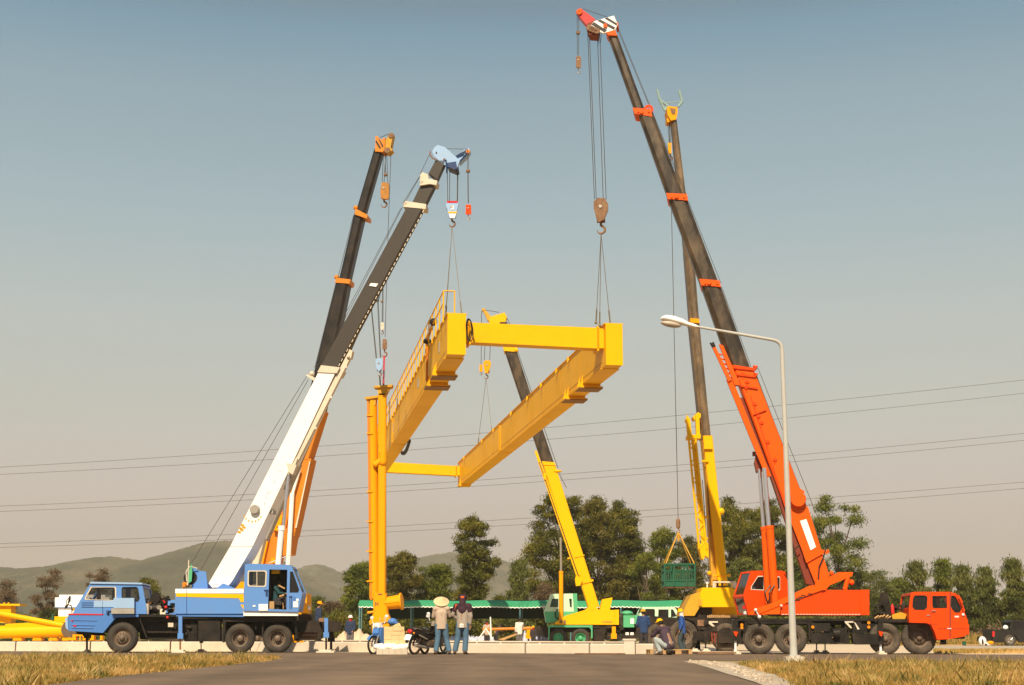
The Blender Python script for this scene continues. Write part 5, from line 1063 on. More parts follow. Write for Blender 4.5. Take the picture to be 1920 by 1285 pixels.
mb = MB(); mb.pp(pyb, [(1318, 835), (1322, 835), (1347, 1098), (1334, 1098), (1332, 1040), (1324, 900)], .05, .5); mb.build('shaded_boom_underface', M['ochre'], cy_)  # under face of the boom, its shade drawn as an ochre strip
# lattice jib
lj = MB(); q0 = [(1292, 822), (1314, 822)]; q1 = [(1311, 1020), (1327, 1020)]
for off in (-.5, .0):
    for a, b in (((1291, 820), (1311, 1030)), ((1304, 820), (1325, 1030))): lj.tp(pyb, a, b, .045, off, 6)
    n = 13
    for i in range(n):
        t0, t1 = i / n, (i + 1) / n
        a = (1291 + 20 * t0, 820 + 210 * t0); b = (1304 + 21 * t1, 820 + 210 * t1); a2 = (1291 + 20 * t1, 820 + 210 * t1); b0 = (1304 + 21 * t0, 820 + 210 * t0)
        if i % 2: lj.tp(pyb, a, b, .025, off, 5)
        else: lj.tp(pyb, b0, a2, .025, off, 5)
for i in range(14):
    t = i / 13; lj.tp(pyb, (1291 + 20 * t, 820 + 210 * t), (1291 + 20 * t, 820 + 210 * t), .02, -.5, 5, None, .0); lj.tube(pyb(1291 + 20 * t, 820 + 210 * t, -.5), pyb(1291 + 20 * t, 820 + 210 * t, 0), .022, n=5); lj.tube(pyb(1304 + 21 * t, 820 + 210 * t, -.5), pyb(1304 + 21 * t, 820 + 210 * t, 0), .022, n=5)
lj.pp(pyb, [(1296, 825), (1304, 825), (1323, 1028), (1316, 1028)], -.46, .03)
lj.sec(pyb, [(1287, 786), (1294, 784), (1298, 822), (1290, 824)], -.5, .2); lj.sec(pyb, [(1304, 776), (1311, 778), (1313, 822), (1306, 822)], -.5, .2); lj.bp(pyb, 1290, 815, 1314, 822, -.55, .7)
lj.pp(pyb, [(1285, 789), (1289, 778), (1293, 786), (1291, 795)], -.4, .3); lj.pp(pyb, [(1299, 782), (1309, 773), (1314, 776), (1314, 783), (1302, 788)], -.4, .5)
lj.pp(pyb, [(1309, 1020), (1328, 1018), (1329, 1046), (1322, 1042), (1319, 1050), (1315, 1046), (1313, 1036)], -.5, .5)
for y in (865, 970, 1010): lj.tp(pyb, (1316, y), (1328, y), .045, -.2, 6)
lj.build('lattice_jib', M['yellow'], cy_)
mb = MB(); mb.pp(pyb, [(1250, 204), (1253, 199), (1270, 201), (1271, 209), (1268, 224), (1258, 226), (1252, 216)], .0, .75); mb.pp(pyb, [(1250, 222), (1256, 222), (1255, 229), (1251, 229)], .1, .5); mb.build('boom_head', M['amber'], cy_)
mb = MB(); mb.pp(pyb, [(1256, 203), (1267, 204), (1266, 214), (1260, 214)], -.02, .1); mb.build('head_sheave', M['rust'], cy_)
mb = MB()
for pts in ([(1232, 168), (1237, 187), (1248, 196), (1253, 200)], [(1273.5, 170), (1279, 191.5), (1271, 201)], [(1237, 188), (1247, 208), (1250, 200)], [(1248, 193), (1279, 191)]):
    mb.pipe([pyb(x, y, .3) for x, y in pts], .055 if len(pts) > 2 else .02, 8)
mb.build('forked_tip_frame', M['tealpale'], cy_)
ropes(cy_, pyb, [((1252, 228), (1255, 270)), ((1255.5, 228), (1257, 270)), ((1255, 225), (1259.5, 415)), ((1259.5, 415), (1271.5, 972))], .35, .014)
block(cy_, pyb, [(1252.5, 268), (1259, 268), (1259, 288), (1253, 288)], .25, .3, 'amber', 1257, 288, 302, 'rust', 'auxiliary_hook_block')
ropes(cy_, pyb, [((1322, 850), (1333, 1000)), ((1317, 900), (1330, 1090))], .0, .014, name='winch_rope')
mb = MB(); mb.lathe(pyb(1271.5, 982, .35), V((0, 0, 1)), [(.001, -.2), (.05, -.2), (.085, -.12), (.085, .12), (.05, .2), (.001, .2)], 14); bl = mb.build('headache_ball', M['rust'], cy_); hookpart(bl, pyb, 1272, 990, 999, .35)
mb = MB(); mb.pp(py_, [(1317, 1102), (1377, 1102), (1383, 1112), (1380, 1138.5), (1313, 1138.5), (1313, 1112)], .0, 2.4); mb.bp(py_, 1335, 1138, 1383, 1157, .5, 1.6); mb.build('turret_body', M['yellow'], cy_)
mb = MB(); mb.pp(py_, [(1296, 1116), (1312.5, 1110), (1312.5, 1138), (1302, 1155), (1279, 1155), (1284, 1140)], .1, 2.2); mb.bp(py_, 1311, 1124, 1316.5, 1136, -.05, .3); mb.build('counterweight', M['ochre'], cy_)  # left faces of the yellow turret, their shade painted ochre
mb = MB(); mb.pp(py_, [(1279, 1155), (1302, 1155), (1312, 1139), (1335, 1139), (1335, 1158), (1279, 1158)], .3, 1.8); mb.build('turret_underside', M['dark'], cy_)
mb = MB(); mb.pipe([py_(1339, 1102, .1), py_(1339, 1092, .1), py_(1377, 1092, .1), py_(1377, 1102, .1)], .035); mb.bp(py_, 1374, 1091, 1381, 1104, .0, .5); mb.pp(py_, [(1336, 1104), (1337, 1090), (1342, 1090), (1342, 1104)], .1, .1); mb.build('winch_guard', M['cream'], cy_)
mb = MB(); mb.lathe(py_(1345.5, 1097, .2), V((0, 0, 1)), [(.001, -.16), (.05, -.16), (.04, .0), (.06, .1), (.03, .17), (.001, .17)], 10); mb.lathe(py_(1354, 1097, .2), V((0, 0, 1)), [(.001, -.16), (.05, -.16), (.04, .0), (.06, .1), (.03, .17), (.001, .17)], 10); mb.build('hose_bundle', M['dark'], cy_)
mb = MB(); mb.tube(py_(1326, 1095, .3), py_(1326, 1102, .3), .03); mb.ball(py_(1326, 1094, .3), .06); mb.build('beacon', M['lens_clear'], cy_)
# its carrier: dark, seen half hidden
mb = MB(); mb.pp(py_, [(1219, 1155), (1262, 1158), (1278, 1158), (1290, 1158), (1384, 1160), (1384, 1186), (1312, 1186), (1301, 1166), (1286, 1160), (1270, 1162), (1256, 1176), (1254, 1186), (1230, 1188), (1219, 1184)], .0, .3)
mb.bp(py_, 1219, 1158, 1384, 1163, .3, 2.0); mb.bp(py_, 1200, 1160, 1222, 1196, .4, 1.6); mb.bp(py_, 1302, 1184, 1332, 1201, -.2, .5); mb.bp(py_, 1345, 1184, 1378, 1206, -.2, .5); mb.bp(py_, 1300, 1163, 1384, 1186, .4, 1.8); mb.build('carrier_body', M['dark'], cy_)
mb = MB()
for i in range(5): x = 1333 + i * 5; mb.pp(py_, [(x, 1186), (x + 2.4, 1186), (x + 4, 1206), (x + 1.6, 1206)], -.12, .03)
mb.build('red_slats', M['darkred'], cy_)
mb = MB(); rr = random.Random(6)
for i in range(16): x = 1326 + i * 3.6; mb.bp(py_, x, 1153.5 + rr.uniform(-1, 1), x + 2.8, 1158.5, rr.uniform(0, .3), .3)
mb.build('timber_packing', M['wood'], cy_)
mb = MB(); mb.pp(py_, [(1325, 1165), (1346, 1165), (1346, 1168), (1334, 1168), (1342, 1176), (1337, 1176), (1326, 1167)], -.05, .04); mb.build('white_bracket', M['cream'], cy_)
clutter(cy_, py_, 1300, 1162, 1380, 1204, -.1, .9, 46, 41); clutter(cy_, py_, 1205, 1158, 1256, 1196, .2, .9, 24, 42)
axle(cy_, py_, 1281, .60, dual=False, style='rear'); axle(cy_, py_, 1236, .56, dual=False); axle(cy_, py_, 1362, .56, dual=False)
for px in (1303, 1323): jack(cy_, py_, px, 1184, 1206, -.3, 'dark', 5, 'dark', 14)

# ================================================================== GREEN PERSONNEL BASKET
pk2 = Pl(57.6, .0, 1275); bk = thing('work_basket', 'green steel personnel basket hanging on one thin rope before the trees', 'basket', pk2(1275, 1101, .6))
mb = MB(); c0, c1 = 1246.5, 1302.5; m = pk2.m(1275, 1080)
A3 = pk2(1248, 1100); B3 = pk2(1304, 1100); W = 1.0
yt, ym, yb = 1058.5, 1070, 1089
def brail(y, r):
    a, b = pk2(1246.5, y), pk2(1303, y); n = pk2.n * W
    for p, q in ((a, b), (a + n, b + n), (a, a + n), (b, b + n)): mb.tube(p, q, r, n=6)
brail(yt, .04); brail(ym, .03); brail(yb, .04)
for x in (1246.5, 1264, 1288, 1303):
    for o in (0, W): mb.tube(pk2(x, yt) + pk2.n * o, pk2(x, 1100) + pk2.n * o, .04, n=6)
for i in range(13):
    x = 1249 + i * 4.4
    for o in (0, W): mb.tube(pk2(x, ym) + pk2.n * o, pk2(x, yb) + pk2.n * o, .022, n=5)
for i in range(1, 4):
    for x in (1246.5, 1303): mb.tube(pk2(x, yt) + pk2.n * (W * i / 4), pk2(x, 1100) + pk2.n * (W * i / 4), .022, n=5)
mb.build('cage_frame', M['teal'], bk)
mb = MB(); mb.bp(pk2, 1247, 1089.5, 1303, 1100, -.01, .02); mb.bp(pk2, 1247, 1089.5, 1303, 1100, W, .02); mb.build('lower_panel', M['teal'], bk)
mb = MB(); mb.bp(pk2, 1247, 1098, 1303, 1102, .02, W - .03); mb.build('floor', M['rust'], bk)
sl = MB(); top = pyb(1272, 998, .35)
for x in (1248, 1302.5):
    for o in (0, W): sl.tube(top, pk2(x, yt) + pk2.n * o, .022, n=5)
sl.tube(top, top + V((0, 0, -.35)), .05, n=8)
tag(sl.build('lifting_sling', M['ochre'], None, org=top), 'yellow webbing sling with four legs above the green basket', 'sling')

# ================================================================== THE YELLOW GANTRY FRAME
M['padbrown'] = paint('brown_bearing_pad', (.26, .12, .02), .6, .3)
M['slingwire'] = paint('greased_sling_wire', (.20, .17, .13), .5, .2)
M['seam'] = paint('weld_seam_yellow', (.62, .30, .01), .5, .4)
YAW = R(9.17); G = V((-math.sin(YAW), math.cos(YAW), 0)); pe = Pl(49.6, math.tan(YAW), 840)
def proj_x(p):
    d = p - EYE; return 960 + FPX * d.x / (d.y * CP + d.z * SP)
gf = thing('gantry_girder_frame', 'huge yellow frame of two long beams and two cross beams hanging in the air', 'steel frame', pe(1000, 640))
L = 5.0
r_bot = pe(1136, 684)
lo, hi = 10, 80
for _ in range(50):
    L = (lo + hi) / 2
    if proj_x(r_bot + G * L) > 858: lo = L
    else: hi = L
Zt = lambda px, py: pe(px, py).z
def girder(x0, x1, yt, yb, left):
    q = [pe(x0, yt), pe(x1, yt + .5), pe(x1, yb + .8), pe(x0, yb)]
    zt, zb = q[0].z, q[3].z; s = pe.t; w = (q[1] - q[0]).dot(s); o = V((q[0].x, q[0].y, 0)); w0 = 0
    def blockg(l0, l1, z0, z1, a=0.0, b=None):
        b = w if b is None else b
        p = [o + s * a + G * l0, o + s * b + G * l0]; return [V((p[0].x, p[0].y, z1)), V((p[1].x, p[1].y, z1)), V((p[1].x, p[1].y, z0)), V((p[0].x, p[0].y, z0))]
    mb = MB(); mb.prism(blockg(0, 0, zb, zt), G * L)
    main = mb.build('girder', M['gyellow'], gf, 20); main['label'] = ('left' if left else 'right') + ' long yellow box girder'
    # flanges standing a little proud
    mb = MB(); mb.prism(blockg(.02, 0, zt, zt + .03, -.05, w + .05), G * (L - .04)); mb.prism(blockg(.7, 0, zb - .03, zb, -.05, w + .05), G * (L - .72)); mb.build('flange', M['gyellow'], main, 20)
    mb = MB(); mb.prism([V((p.x, p.y, p.z)) for p in blockg(-.02, 0, zb - .01, zt + .01, -.015, w + .015)], G * .02); mb.build('end_plate', M['yellow'], main, 0)
    # bolted splice on the outer webs
    f = .585 if not left else .57
    mb = MB(); mb.prism(blockg(L * f * 1.0 - .35, 0, zb + .06, zt - .06, -.02, 0), G * .7); mb.prism(blockg(L * f - .35, 0, zb - .055, zb - .031, .03, w - .03), G * .7)
    for j in range(2):
        for i in range(11):
            p = o + G * (L * f - .1 + j * .2) - s * .02; z = zb + .14 + (zt - zb - .28) * i / 10; mb.tube(V((p.x, p.y, z)), V((p.x, p.y, z)) - s * .03, .03, n=6)
    mb.build('splice_plate', M['gyellow'], main, 30)
    mb = MB()
    for k_ in range(1, 11):
        l = L * k_ / 11 + .7; mb.prism(blockg(l, 0, zb + .01, zt - .01, -.008, 0), G * .035)
    mb.prism(blockg(.6, 0, zb + .20, zb + .225, -.008, 0), G * (L - 1.0)); mb.build('plate_seam', M['seam'], main, 0)
    # saddles below
    for l0 in ((3.8, 6.6) if not left else (3.3, 5.6)):
        mb = MB(); mb.prism(blockg(l0, 0, zb - .17, zb - .12, -.18, w + .14), G * .85)
        mb.prism(blockg(l0 + .05, 0, zb - .12, zb - .031, -.1, w + .06), G * .05); mb.prism(blockg(l0 + .7, 0, zb - .12, zb - .031, -.1, w + .06), G * .05)
        for k in (.1, .65):
            a = o + G * (l0 + k); mb.prism([V((a.x, a.y, zb - .12)) - s * .15, V((a.x, a.y, zb - .12)) - s * .03, V((a.x, a.y, zb + .36)) - s * .03], G * .04)
        sd_ = mb.build('saddle', M['gyellow'], main, 20)
        mb = MB(); mb.prism(blockg(l0 - .02, 0, zb - .205, zb - .172, -.18, w + .14), G * .89); mb.build('bearing_plate', M['padbrown'], sd_, 0)
    if not left:
        mb = MB(); mb.prism(blockg(L - 2.0, 0, zb - .15, zb - .031, -.15, w), G * .9); a = o + G * (L - 1.8); mb.prism([V((a.x, a.y, zb - .1)) - s * .15, V((a.x, a.y, zb - .1)) - s * .03, V((a.x, a.y, zb + .3)) - s * .03], G * .05); mb.build('saddle', M['gyellow'], main, 20)
        mb = MB()
        for l in (6.5, 9, 12.6, 16.2, 21, 27, 31.5, 39.5):
            a = o + G * l; mb.prism([V((a.x, a.y, zt - .22)) - s * .12, V((a.x, a.y, zt - .05)) - s * .015, V((a.x, a.y, zt + .04)) - s * .1], G * .12)
        mb.build('lug', M['yellow'], main, 0)
    return o, s, w, zt, zb, main
oL, s_, wL, ztL, zbL, mL = girder(840, 873, 588, 664, True)
oR, _, wR, ztR, zbR, mR = girder(1136, 1166, 607, 684, False)
def cross(l, z1, z0, dep, a, b, name, fl=.05):
    mb = MB(); A = oL + s_ * (wL + a) + G * l; e = (oR - oL).dot(s_) - wL - a - b
    za = z1; B = A + s_ * e
    mb.prism([V((A.x, A.y, za[0])), V((B.x, B.y, za[1])), V((B.x, B.y, z0[1])), V((A.x, A.y, z0[0]))], G * dep)
    o = mb.build(name, M['gyellow'], gf, 20)
    mb = MB()
    for P, k in ((A, 1), (B - s_ * .07, 1)):
        zt_, zb_ = (za[0] + .06, z0[0] - .08) if P is A else (za[1] + .06, z0[1] - .08)
        mb.prism([V((P.x, P.y, zt_)), V((P.x, P.y, zt_)) + s_ * .07, V((P.x, P.y, zb_)) + s_ * .07, V((P.x, P.y, zb_))], G * (dep + .12))
    for i in range(6):
        P = B - s_ * .08; z = z0[1] + (za[1] - z0[1]) * (i + .5) / 6; mb.tube(V((P.x, P.y, z)) + G * .05, V((P.x, P.y, z)) + G * .05 - s_ * .05, .03, n=6)
    mb.build('end_flange', M['gyellow'], o, 20)
    # stub box joining beam to girder
    mb = MB(); C = oR - s_ * (b - .0) + G * (l + .02); z1_, z0_ = za[1] - .02, z0[1] + .02
    mb.prism([V((C.x, C.y, z1_)), V((C.x, C.y, z1_)) + s_ * (b - .002), V((C.x, C.y, z0_)) + s_ * (b - .002), V((C.x, C.y, z0_))], G * (dep * .9))
    C = oL + s_ * (wL + .002) + G * (l + .02); z1_, z0_ = za[0] - .02, z0[0] + .02
    mb.prism([V((C.x, C.y, z1_)), V((C.x, C.y, z1_)) + s_ * (a - .004), V((C.x, C.y, z0_)) + s_ * (a - .004), V((C.x, C.y, z0_))], G * (dep * .9))
    mb.build('beam_stub', M['gyellow'], o, 20)
    return o
cross(.35, (Zt(885, 601), Zt(1126, 611)), (Zt(885, 638), Zt(1126, 650)), .55, .16, .18, 'cross_beam')
# the far beam: heights read at the far ends
def zfar(px, py, l):
    p = oL + G * l; d = ray(px, py); k = (p - EYE).dot(G) / d.dot(G); return (EYE + d * k).z
lf = L - .9
cross(lf, (zfar(724, 866, lf), zfar(858, 874, lf)), (zfar(724, 885, lf), zfar(858, 892, lf)), .6, .16, .18, 'cross_beam')
# handrail along the left girder
mb = MB(); side = oL - s_ * .12; n = 34; dz = Zt(845, 541) - ztL
for i in range(n + 1):
    a = side + G * (.4 + (L - .8) * i / n); mb.tube(V((a.x, a.y, ztL - .25)), V((a.x, a.y, ztL + dz)), .028, n=5)
for k in (1.0, .5):
    a = side + G * .4; b = side + G * (L - .4); mb.tube(V((a.x, a.y, ztL + dz * k)), V((b.x, b.y, ztL + dz * k)), .025, n=5)
a = side + G * .4; c = side + G * .4 + s_ * .4; mb.tube(V((a.x, a.y, ztL + dz)), V((c.x, c.y, ztL + dz)), .025, n=5); mb.tube(V((c.x, c.y, ztL)), V((c.x, c.y, ztL + dz)), .025, n=5)
mb.build('handrail', M['yellow'], mL, 30)
mb = MB(); a = oL - s_ * .1 + G * 6.2
mb.tube(V((a.x, a.y, zbL + .1)), V((a.x, a.y, ztL + .25)), .05, n=8); mb.tube(V((a.x, a.y, ztL + .25)), V((a.x, a.y, ztL + .25)) - G * 2.2 + V((0, 0, .35)), .05, n=8); mb.build('conduit', M['orangey'], mL)
mb = MB(); mb.ball(V((a.x, a.y, ztL + .25)), .17, (1, 1.3, .7)); b = a - G * 2.2; mb.ball(V((b.x, b.y, ztL + .55)), .15, (1, 1.3, 1)); mb.build('motor', M['dark'], mL)
mb = MB(); rr = random.Random(8)
for i in range(13):
    b = oL + s_ * (wL + .12) + G * (L * .535 + i * .36); z = zbL - .02 - .26 * math.sin(i / 12 * 2.9); mb.ball(V((b.x, b.y, z)), .11, (.8, 1.2, 1.0), 7)
mb.build('cable_festoon', M['plastic_black'], mL)
mb = MB()
for l, z in ((10.5, .5), (24, .5), (2.6, .25)):
    a = oL - s_ * .012 + G * l; zc = (ztL + zbL) / 2 + z * .2; mb.prism([V((a.x, a.y, zc + .2)), V((a.x, a.y, zc + .2)) + G * (.6 if l > 3 else .3), V((a.x, a.y, zc - .2)) + G * (.6 if l > 3 else .3), V((a.x, a.y, zc - .2))], s_ * .01)
mb.build('notice_plate', M['lamp'], mL, 0)
# coiled cable on the beam end
mb = MB(); pc = Pl(49.55, math.tan(YAW), 840)
for k in range(2):
    pts = []
    for i in range(22):
        t = 2 * math.pi * i / 21; pts.append(pc(880.5 + (6.0 - k * 1.1) * math.cos(t) + (2.2 * math.sin(t) if k != 1 else -1), 619 + (21 - k * 1.6) * math.sin(t), -.02 + k * .05 + .03 * math.sin(3 * t)))
    mb.pipe(pts, .022, 6)
tag(mb.build('coiled_cable', M['plastic_black'], None, org=pc(881, 619)), 'black electric cable coiled and hung at the left end of the near cross beam', 'cable')

# slings
def sling(name_lab, top, ends, r=.012, extra=()):
    mb = MB()
    for e in ends:
        mb.tube(top, e, r, n=5); mb.tube(e + (top - e).normalized() * .5, e, r * 2.2, n=6); mb.ball(e, .06, n=8)
    for a, b in extra: mb.tube(a, b, r, n=5)
    tag(mb.build('wire_sling', M['slingwire'], None, org=top), name_lab, 'sling', 'wire slings under the crane hooks')
tW = pbb(847.5, 424, .45); zg = ztL + .03
def gl(o, w, a, l, z): p = o + s_ * (w * a) + G * l; return V((p.x, p.y, z))
sling('wire sling from the blue and white hook to the left girder', tW, [gl(oL, wL, .0, .9, zg), gl(oL, wL, .8, .12, zg), gl(oL, wL, .05, 1.0, zg)])
tO = pob(1127, 438, .9)
sling('wire sling from the rusty brown hook to the right girder', tO, [gl(oR, wR, -.35, .7, zg - .02), gl(oR, wR, .35, .2, ztR + .03), gl(oR, wR, -.2, .5, ztR + .03)])
tM = pmb(911.5, 709, .4)
def onr(px):
    lo, hi = 5., L
    for _ in range(40):
        l = (lo + hi) / 2
        if proj_x(gl(oR, wR, .1, l, ztR)) > px: lo = l
        else: hi = l
    return l
sling('wire sling from the small yellow hook to the far part of the right girder', tM, [gl(oR, wR, .1, onr(896), ztR + .03), gl(oR, wR, .5, onr(915), ztR + .03)])

# ================================================================== GANTRY LEG hanging upright at the left
pg = Pl(62, .0, 705)
lg = thing('gantry_column', 'tall amber yellow gantry leg of two joined columns hanging upright with a clawed foot', 'steel leg', pg.foot(712, .3, pg(710, 1190).z))
mb = MB(); mb.tp(pg, (698, 748), (702, 1122), .215, .30, 20); mb.build('column', M['amber'], lg, 50)
mb = MB(); mb.sec(pg, [(708.5, 738), (724, 738), (722, 1119), (708.5, 1119)], -.05, .36, .05); mb.build('column', M['amber'], lg, 30)
mb = MB(); mb.sec(pg, [(688, 752), (693, 752), (698, 1125), (694, 1125)], .1, .3); mb.build('side_channel', M['orangey'], lg)
mb = MB(); mb.pp(pg, [(683, 745), (713, 741), (713, 745), (686, 749)], .02, .6); mb.pp(pg, [(690, 748), (705, 746), (704, 760), (693, 760)], .1, .04); mb.build('top_flange', M['ochre'], lg)
mb = MB(); mb.pp(pg, [(699.5, 724), (736, 721), (734, 725.5), (702, 727)], -.15, .62); mb.pp(pg, [(708, 727), (732, 725), (724, 741), (709, 741)], -.05, .36); mb.build('top_flange', M['ochre'], lg)
for y in (778, 812, 921, 977, 1033, 1089):
    mb = MB(); mb.pp(pg, [(686, y), (699, y - 1), (699, y + 2.5), (688, y + 2)], .05, .3); mb.build('step_bracket', M['amber'], lg)
for y in (1146,):
    mb = MB(); mb.tp(pg, (689, 1149), (702, 1147.5), .05, .0, 8); mb.build('step_bracket', M['amber'], lg)
mb = MB(); mb.tp(pg, (718, 848), (718, 866), .17, .0, 16); mb.tp(pg, (703, 872), (716, 862), .13, .0, 14); mb.ball(pg(718, 867, .0), .17); mb.ball(pg(704, 871, .0), .13); mb.bp(pg, 704, 867, 724, 1118, .33, .1); mb.build('joint_sleeve', M['amber'], lg)
mb = MB(); mb.sec(pg, [(699, 1112), (724, 1112), (727, 1152), (700, 1152)], -.12, .75, .06); mb.sec(pg, [(700, 1150), (727, 1150), (732, 1162), (692, 1166)], -.16, .83, .05); mb.build('lower_box', M['amber'], lg)
mb = MB(); mb.pp(pg, [(692, 1166), (732, 1161), (732, 1167), (693, 1172)], -.2, .92); mb.build('foot_flange', M['ochre'], lg)
mb = MB(); mb.pp(pg, [(697, 1171), (731, 1166), (729, 1178), (720, 1180), (717, 1186), (709, 1191), (698, 1192)], .35, .2); mb.pp(pg, [(697, 1171), (731, 1166), (728, 1176), (704, 1176), (704, 1184), (712, 1190), (698, 1192)], -.18, .14); mb.build('claw_foot', M['amber'], lg)
mb = MB(); mb.tp(pg, (706, 1181), (722, 1178), .16, .1, 12); mb.build('hollow_shading', M['ochre'], lg)  # ochre cylinder filling the claw's hollow, standing for its shading
mb = MB(); 
for x in (703, 708): mb.bp(pg, x, 1128.5, x + 1.3, 1136, -.15, .035)
mb.bp(pg, 703, 1131.5, 709, 1132.7, -.15, .035); mb.bp(pg, 709, 1113, 716, 1114.5, -.16, .05); mb.build('bolted_bracket', M['rust'], lg)
mb = MB(); mb.tube(pg(720, 1132, .15), pg(752, 1128, .05), .25, .30, 24); c = pg(751, 1128, .05); ax = (pg(752, 1128, .05) - pg(720, 1132, .15)).normalized(); mb.tube(c, c + ax * .07, .36, n=24); pp_ = mb.build('pipe_stub', M['amber'], lg, 40)
mb = MB(); mb.tube(pg(722, 1131.5, -.12), pg(748, 1128.5, -.24), .022, n=6); mb.ball(pg(722, 1131, -.12), .05); mb.ball(pg(749, 1128, -.24), .05); mb.build('pipe_bar', M['amber'], pp_)
mb = MB()
for (x, y) in ((712, 1166), (720, 1164.5), (712, 1158), (720, 1157)): mb.bp(pg, x, y, x + 1, y + 5, -.23, .05)
mb.build('bolt', M['cream'], lg)
mb = MB(); a = p3b(720.5, 668, .3); mb.tube(a, pg(719, 722, .15), .045, n=6); tag(mb.build('webbing_sling', M['lens_red'], None, org=a), 'bright red webbing sling above the top of the amber gantry leg', 'sling')
mb = MB(); a = p4b(712, 705, .35); mb.tube(a, pg(713, 722, .1), .03, n=6); tag(mb.build('wire_sling', M['rope'], None, org=a), 'short dark wire sling left of the red one above the amber gantry leg', 'sling', 'wire slings under the crane hooks')
# ------------------------------------------------------------------ low concrete beams along the road
def stainmat():
    m = paint('stained_pale_concrete', (.66, .57, .46), .85, .35, (.45, .30, .20), .9, .4); return m
M['kerb'] = stainmat()
KP = [(-120, 58.0), (30, 57.2), (170, 56.7), (320, 56.3), (470, 55.9), (620, 55.0), (745, 53.0), (868, 50.6), (985, 49.6), (1105, 48.6), (1226, 47.7)]
KL = ['pale concrete beam at the left edge below the yellow pipes', 'pale concrete beam with reddish stains left of the blue crane front wheel', 'pale concrete beam behind the blue crane front wheel', 'pale concrete beam behind the black tool box of the blue crane', 'pale concrete beam behind the rear wheels of the blue crane', 'pale concrete beam below the worker with white helmet', 'pale concrete beam behind the motorcycles', 'pale concrete beam just right of the two standing people', 'pale concrete beam in front of the mint crane wheels', 'pale concrete beam ending beside the worker in the dark blue jacket']
for i in range(len(KP) - 1):
    a, b = ground(*KP[i]), ground(*KP[i + 1]); d = (b - a).normalized(); nn = V((-d.y, d.x, 0)); h = .37 if i < 6 else .33
    a2, b2 = a + d * .03, b - d * .03
    if (b2 - a2).length < .1: continue
    mb = MB(); sec = [(0, 0), (0, h - .03), (.03, h), (.24, h), (.27, h - .03), (.27, 0)]
    A = [a2 + nn * u + V((0, 0, w)) for u, w in sec]; B = [b2 + nn * u + V((0, 0, w)) for u, w in sec]; k = len(sec)
    mb.add(A + B, [tuple(range(k)), tuple(range(2 * k - 1, k - 1, -1))] + [(j, (j + 1) % k, (j + 1) % k + k, j + k) for j in range(k)])
    L_ = (b2 - a2).length
    for j in range(int(L_ / .9)):
        p = a2 + d * (.45 + j * .9) + nn * .12; mb.tube(p + V((0, 0, h)), p + V((0, 0, h + .03)), .03, n=6)
    kb = thing('concrete_beam', KL[i], 'concrete beam', a2, 'low concrete beams along the road'); mb.build('beam_body', M['kerb'], kb, 30)
    mb = MB(); q = [a2 + nn * .19, b2 + nn * .19, b2 + nn * .27, a2 + nn * .27]; mb.prism([p + V((0, 0, h - .002)) for p in q], V((0, 0, .035))); mb.build('dark_gap_strip', M['dark'], kb, 0)  # dark strip added to draw the dark gap line behind the beam
mb = MB(); a, b = ground(612, 62.5), ground(1222, 57); mb.prism([a, b, b + V((0, 0, .36)), a + V((0, 0, .42))], V((.05, .4, 0)))
tag(mb.build('concrete_ledge', M['concrete'], None, 20, org=a), 'long low concrete ledge behind the roadside beams in the middle of the site', 'ledge')
def heap(lab, px, Y, w, h, d, seed, mat='sand', name='sand_heap', cat='sand heap'):
    rr = random.Random(seed); mb = MB(); c = ground(px, Y); n, m_ = 26, 10; vs_ = []
    ph = [rr.uniform(0, 6) for _ in range(4)]
    for j in range(m_ + 1):
        for i in range(n + 1):
            u = i / n * 2 - 1; v = j / m_ * 2 - 1; e = max(0, 1 - abs(u) ** 4) * max(0, 1 - v * v)
            z = h * e * (1 + .14 * math.sin(u * 9 + ph[0]) + .08 * math.sin(u * 21 + ph[1])) - .01; vs_.append(c + V((u * w / 2, v * d / 2, z)))
    mb.add(vs_, [(j * (n + 1) + i, j * (n + 1) + i + 1, (j + 1) * (n + 1) + i + 1, (j + 1) * (n + 1) + i) for j in range(m_) for i in range(n)])
    return tag(mb.build(name, M[mat], None, 60, org=c), lab, cat)
heap('low wide heap of pale sand behind the worker with white helmet', 668, 66, 2.2, .78, 1.6, 1)
heap('pale sand bank at the foot of the trees left of the amber gantry leg', 600, 90, 6, .45, 3, 2)

